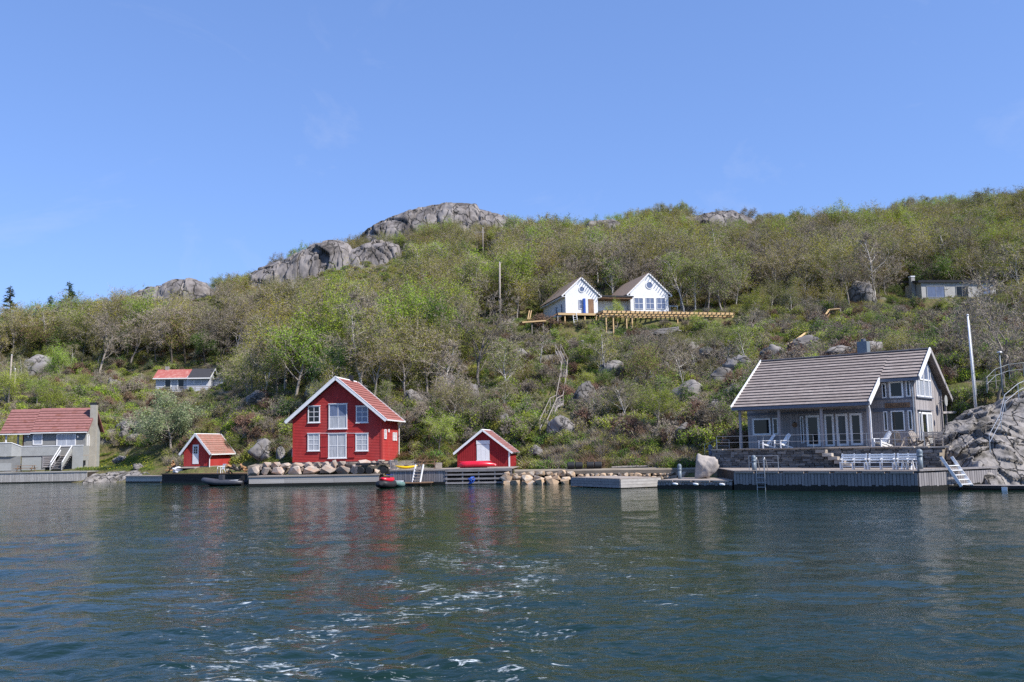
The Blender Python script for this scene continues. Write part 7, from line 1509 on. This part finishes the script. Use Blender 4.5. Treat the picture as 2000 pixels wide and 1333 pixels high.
while yy < 268:
    xx = -165.0 - (yy % 7)
    while xx < 175:
        x = xx + TR.uniform(-1.5, 1.5); y = yy + TR.uniform(-1.5, 1.5); xx += sp_
        if y < shore_y(x) + 9: continue
        z = zt(x, y); px, py = proj((x, y, z))
        if px < -90 or px > 2090: continue
        fz = forest_zone(px, py)
        if TR.random() > fz: continue
        n = patchn(x, y); r = TR.random()
        thin = fz < 0.95
        if thin: kind = 'birch' if r < 0.34 else ('bare' if r < 0.50 else ('leafy' if r < 0.63 else 'budding')); s = TR.uniform(3.4, 8.6 if 960 < px < 1480 else 6.4) / KH[kind]
        else:
            if n > 0.06: kind = 'leafy' if r < 0.26 else ('budding' if r < 0.84 else 'birch')
            elif n < -0.12: kind = 'bare' if r < 0.5 else ('budding' if r < 0.84 else 'birch')
            else: kind = 'budding' if r < 0.60 else ('bare' if r < 0.77 else ('leafy' if r < 0.87 else 'birch'))
            s = TR.uniform(7.4, 11.5) / KH[kind]
            if px < 470 and y < 215: s *= 1.1
            if y > 215: s *= 0.66
        h = KH[kind] * s; w = 0.38 * h; tx, ty = proj((x, y, z + h * 0.95)); wp = w * 1800 / y; bad = False
        for x0, y0, x1, y1, D in CLEAR:
            if y < D + 4 and px + wp > x0 and px - wp < x1 and py > y0 and ty < y1: bad = True; break
        if bad or any((x - a) ** 2 + (y - b2) ** 2 < 4 for a, b2 in hero_xy): continue
        # keep off the building pads
        if any((x - q_[0]) ** 2 + (y - q_[1]) ** 2 < 60 for q_ in (loc(O_WHITE, Y_WHITE, 0, 5), loc(O_WHITE, Y_WHITE, 8, 6), loc(O_CAB, Y_CAB, 5, 3), loc(O_FLAT, Y_FLAT, 5, 3))): continue
        if any(0 < (x - q_[0]) * SHX + (y - q_[1]) * SHY < 18 and abs(-(x - q_[0]) * SHY + (y - q_[1]) * SHX+ 0.0) < 3.8 for q_ in SUNNY): continue
        cand.append((h * 1800 / y * (1.15 if thin else 1.0), kind, x, y, z, s, px, py))
    yy += sp_ * 0.92
cand.sort(key=lambda c: -c[0]); NIND = 250
picked = []
for sz_, kind, x, y, z, s, px, py in cand[:NIND]:
    vr = TR.randrange(len(KIND[kind])); szc = 'small ' if s * KH[kind] < 5.5 else ('tall ' if s * KH[kind] > 9 else ''); picked.append([szc + VAR[(kind, vr)] + ' ' + region(px, py, y), px, kind, x, y, z, s, vr])
same = {}
for c in picked: same.setdefault(c[0], []).append(c)
for lb, cs in same.items():
    cs.sort(key=lambda c: c[1]); n = len(cs); w = [''] if n == 1 else ['leftmost '] + ['second ', 'third ', 'fourth ', 'fifth '][:n - 2] + ['rightmost '] if n < 7 else [''] * n
    for c, pre in zip(cs, w): plant(c[2], c[3], c[4], c[5], c[6], pre + lb, {'bare': 'bare trees on the hillside', 'budding': 'budding trees on the hillside', 'leafy': 'green leafy trees on the hillside', 'birch': 'birches on the hillside'}[c[2]], c[7], TR.uniform(0.9, 1.15))
rest = cand[NIND:]

def scatter(name, label, protos, pts, cat):
    """one stuff object: instances of the prototype meshes on a cloud of points"""
    col = bpy.data.collections.new(name + '_kinds')
    for i, me in enumerate(protos):
        o = bpy.data.objects.new('%s_kind_%02d' % (name, i), me); col.objects.link(o)
    me = bpy.data.meshes.new(name); me.vertices.add(len(pts)); A = np.array([p[:3] for p in pts], np.float32); me.vertices.foreach_set('co', A.ravel())
    for an, ty, vals in (('idx', 'INT', [p[3] for p in pts]), ('scl', 'FLOAT', [p[4] for p in pts]), ('rot', 'FLOAT', [p[5] for p in pts])):
        a = me.attributes.new(an, ty, 'POINT'); a.data.foreach_set('value', np.array(vals, np.int32 if ty == 'INT' else np.float32))
    ob = put(name, me); tag(ob, label, cat, kind='stuff')
    ng = bpy.data.node_groups.new(name + '_nodes', 'GeometryNodeTree'); ng.interface.new_socket('Geometry', in_out='INPUT', socket_type='NodeSocketGeometry'); ng.interface.new_socket('Geometry', in_out='OUTPUT', socket_type='NodeSocketGeometry')
    N = ng.nodes.new; gi, go = N('NodeGroupInput'), N('NodeGroupOutput'); ip = N('GeometryNodeInstanceOnPoints'); ci = N('GeometryNodeCollectionInfo'); ci.inputs['Collection'].default_value = col
    ci.inputs['Separate Children'].default_value = True; ci.inputs['Reset Children'].default_value = True; ip.inputs['Pick Instance'].default_value = True
    def attr(nm, dt):
        n = N('GeometryNodeInputNamedAttribute'); n.data_type = dt; n.inputs['Name'].default_value = nm; return n.outputs['Attribute']
    cx_ = N('ShaderNodeCombineXYZ'); ng.links.new(attr('rot', 'FLOAT'), cx_.inputs['Z'])
    ng.links.new(gi.outputs[0], ip.inputs['Points']); ng.links.new(ci.outputs[0], ip.inputs['Instance']); ng.links.new(attr('idx', 'INT'), ip.inputs['Instance Index']); ng.links.new(cx_.outputs[0], ip.inputs['Rotation']); ng.links.new(attr('scl', 'FLOAT'), ip.inputs['Scale'])
    ng.links.new(ip.outputs[0], go.inputs[0]); md = ob.modifiers.new('scatter', 'NODES'); md.node_group = ng
    return ob
protos = []; pidx = {}
for k in ('bare', 'budding', 'leafy', 'birch'):
    pidx[k] = []
    for tr_ in KIND[k]: pidx[k].append(len(protos)); protos.append(tr_[2])
scatter('woodland', 'mixed spring wood covering the far hillside up to the skyline', protos, [(x, y, z, TR.choice(pidx[kind]), s, TR.uniform(0, 6.28)) for _, kind, x, y, z, s, px, py in rest], 'wood')

# ground cover: grass tufts, heath, low shrubs
def tuft(seed, n, h, mat, spread=0.35, w=0.035):
    rs = np.random.RandomState(seed); t = TB(); b = rs.normal(0, spread, (n, 3)); b[:, 2] = -0.08; tip = b + rs.normal(0, h * 0.35, (n, 3)); tip[:, 2] = h * rs.uniform(0.5, 1.1, n); t.slivers(b, tip, w, rs, 0); return t.mesh('tuft', [mat])
def clump(seed, n, r, h, mat, ls, twig='twig', nt_=120):
    rs = np.random.RandomState(seed); t = TB(); a = rs.normal(0, 1, (n, 3)); a /= np.linalg.norm(a, axis=1)[:, None]; a *= rs.uniform(0.55, 1.0, n)[:, None] ** 0.5; a[:, 2] = np.abs(a[:, 2]); c = a * [r, r, h]; c += rs.normal(0, 0.08, c.shape); t.leaves(c, ls, rs, 0)
    b = np.zeros((nt_, 3)); b[:, :2] = rs.normal(0, r * 0.25, (nt_, 2)); tip = rs.normal(0, 1, (nt_, 3)) * [r * 0.55, r * 0.55, 0]; tip[:, 2] = h * rs.uniform(0.6, 1.25, nt_); t.slivers(b, tip, 0.03, rs, 1); return t.mesh('clump', [mat, twig])
UP = [tuft(1, 160, 0.45, 'leaf_grass'), tuft(2, 140, 0.5, 'leaf_dry'), clump(3, 420, 0.8, 0.6, 'leaf_heath', 0.06, 'twig_red'), clump(4, 520, 0.8, 0.8, 'leaf_olive', 0.07), clump(5, 520, 0.75, 0.9, 'leaf_fresh', 0.075), clump(6, 460, 0.85, 0.7, 'leaf_mid', 0.07), clump(7, 200, 0.8, 0.9, 'leaf_bud', 0.05, 'twig', 420), clump(8, 260, 0.8, 0.8, 'leaf_heath', 0.055, 'twig_red', 380)]
NB = len(UP); UP += [t_[2] for t_ in KIND['bush_green']] + [t_[2] for t_ in KIND['bush_bare']]
pts = []
for i in range(28000):
    y = 78 + 175 * TR.random() ** 1.35; x = TR.uniform(-0.68, 0.68) * y
    if y < shore_y(x) + (4.2 if 2 < x < 24 else 5): continue
    z = zt(x, y)
    if z < 0.8: continue
    px, py = proj((x, y, z))
    if not (-60 < px < 2060): continue
    if 175 < px < 330 and py > 872 or px < 215 and py > 860: k = TR.choice([0, 0, 0, 1]); s = TR.uniform(0.25, 0.5)
    else:
        fz = forest_zone(px, py); n = patchn(x * 2.1, y * 2.1); r = TR.random()
        if px < 470 and fz < 0.95: k = 4 if n > 0.08 and r < 0.6 else TR.choice([0, 0, 1, 1, 3, 3, 6, 6, 5, 4])
        elif px > 1450 and fz < 0.95: k = TR.choice([3, 3, 4, 5, 2, 0]) if n > -0.06 else TR.choice([7, 7, 2, 2, 6, 3])
        elif fz < 0.95: k = TR.choice([2, 3, 3, 4, 5, 5, 0]) if n > 0.03 else TR.choice([7, 2, 6, 1, 3, 5, 0, 6])
        else: k = TR.choice([2, 3, 5, 0, 6, 3])
        s = TR.uniform(0.6, 1.35) * (1.15 if fz < 0.95 and y > 95 else 1)
        if fz < 0.95 and y > shore_y(x) + 9 and TR.random() < 0.16: k = NB + TR.randrange(5); s = TR.uniform(0.5, 1.05)
    if px > 1990 and py > 700: continue
    D0 = None
    for x0, y0, x1, y1, D in CLEAR[:8]:
        if y < D + 3 and x0 - 4 < px < x1 + 4 and py - 1.1 * s * 1800 / y < y1 - 6 and py > y0: D0 = D; break
    if D0: s *= 0.4
    if any((x - q_[0]) ** 2 + (y - q_[1]) ** 2 < r2 for q_, r2 in ((loc(O_RED, Y_RED, 0, 3.2), 24), (loc(O_WHITE, Y_WHITE, 0, 5), 25), (loc(O_WHITE, Y_WHITE, 8, 6), 30), (loc(O_CAB, Y_CAB, 5, 2), 26), (loc(O_FLAT, Y_FLAT, 5, 3), 20), (loc(O_BOAT, Y_BOAT, 0, 2.2), 10), (loc(O_HUT, Y_HUT, 0, 2.5), 9), (loc(O_LEFT, Y_LEFT, -3, 1), 30), (loc(O_LEFT, Y_LEFT, -8, 1), 30))): continue
    if 1040 < px < 1125 and 690 < py < 862 and TR.random() < 0.5: continue
    lx, ly = (x - O_GREY.x), (y - O_GREY.y); gx_ = lx * math.cos(Y_GREY) + ly * math.sin(Y_GREY); gy_ = -lx * math.sin(Y_GREY) + ly * math.cos(Y_GREY)
    if -14 < gx_ < 1.5 and -8 < gy_ < 8: continue
    pts.append((x, y, z - 0.03, k, s, TR.uniform(0, 6.28)))
scatter('undergrowth', 'low heather, grass and scrub covering the rocky slope', UP, pts, 'undergrowth')
# lawn with dandelions by the grey house, grass strip by the red house
def grass_patch(name, label, boxes, n, flowers):
    t = TB(); rs = np.random.RandomState(5); B = []
    for x0, y0, x1, y1 in boxes:
        for _ in range(n):
            g = ground_at(TR.uniform(x0, x1), TR.uniform(y0, y1), 76, 140)
            if g is not None: B.append((g.x, g.y, zt(g.x, g.y)))
    B = np.array(B); k = 5; b = np.repeat(B, k, 0) + np.concatenate([rs.normal(0, 0.12, (len(B) * k, 2)), np.full((len(B) * k, 1), -0.03)], 1); tip = b + np.stack([rs.normal(0, .06, len(b)), rs.normal(0, .06, len(b)), rs.uniform(.1, .28, len(b))], 1); t.slivers(b, tip, 0.05, rs, 0)
    if flowers: c = B[rs.permutation(len(B))[:flowers]] + [0, 0, 0.22]; t.leaves(c, 0.05, rs, 1, 3)
    tag(put(name, t.mesh(name, ['leaf_grass', 'dandelion'])), label, 'grass', kind='stuff')
grass_patch('lawn_grass', 'short lawn with yellow dandelions beside the grey house', [(150, 893, 300, 920)], 3200, 900); grass_patch('bank_grass', 'bright grass on the bank left of the red house', [(480, 860, 575, 905)], 2200, 0)
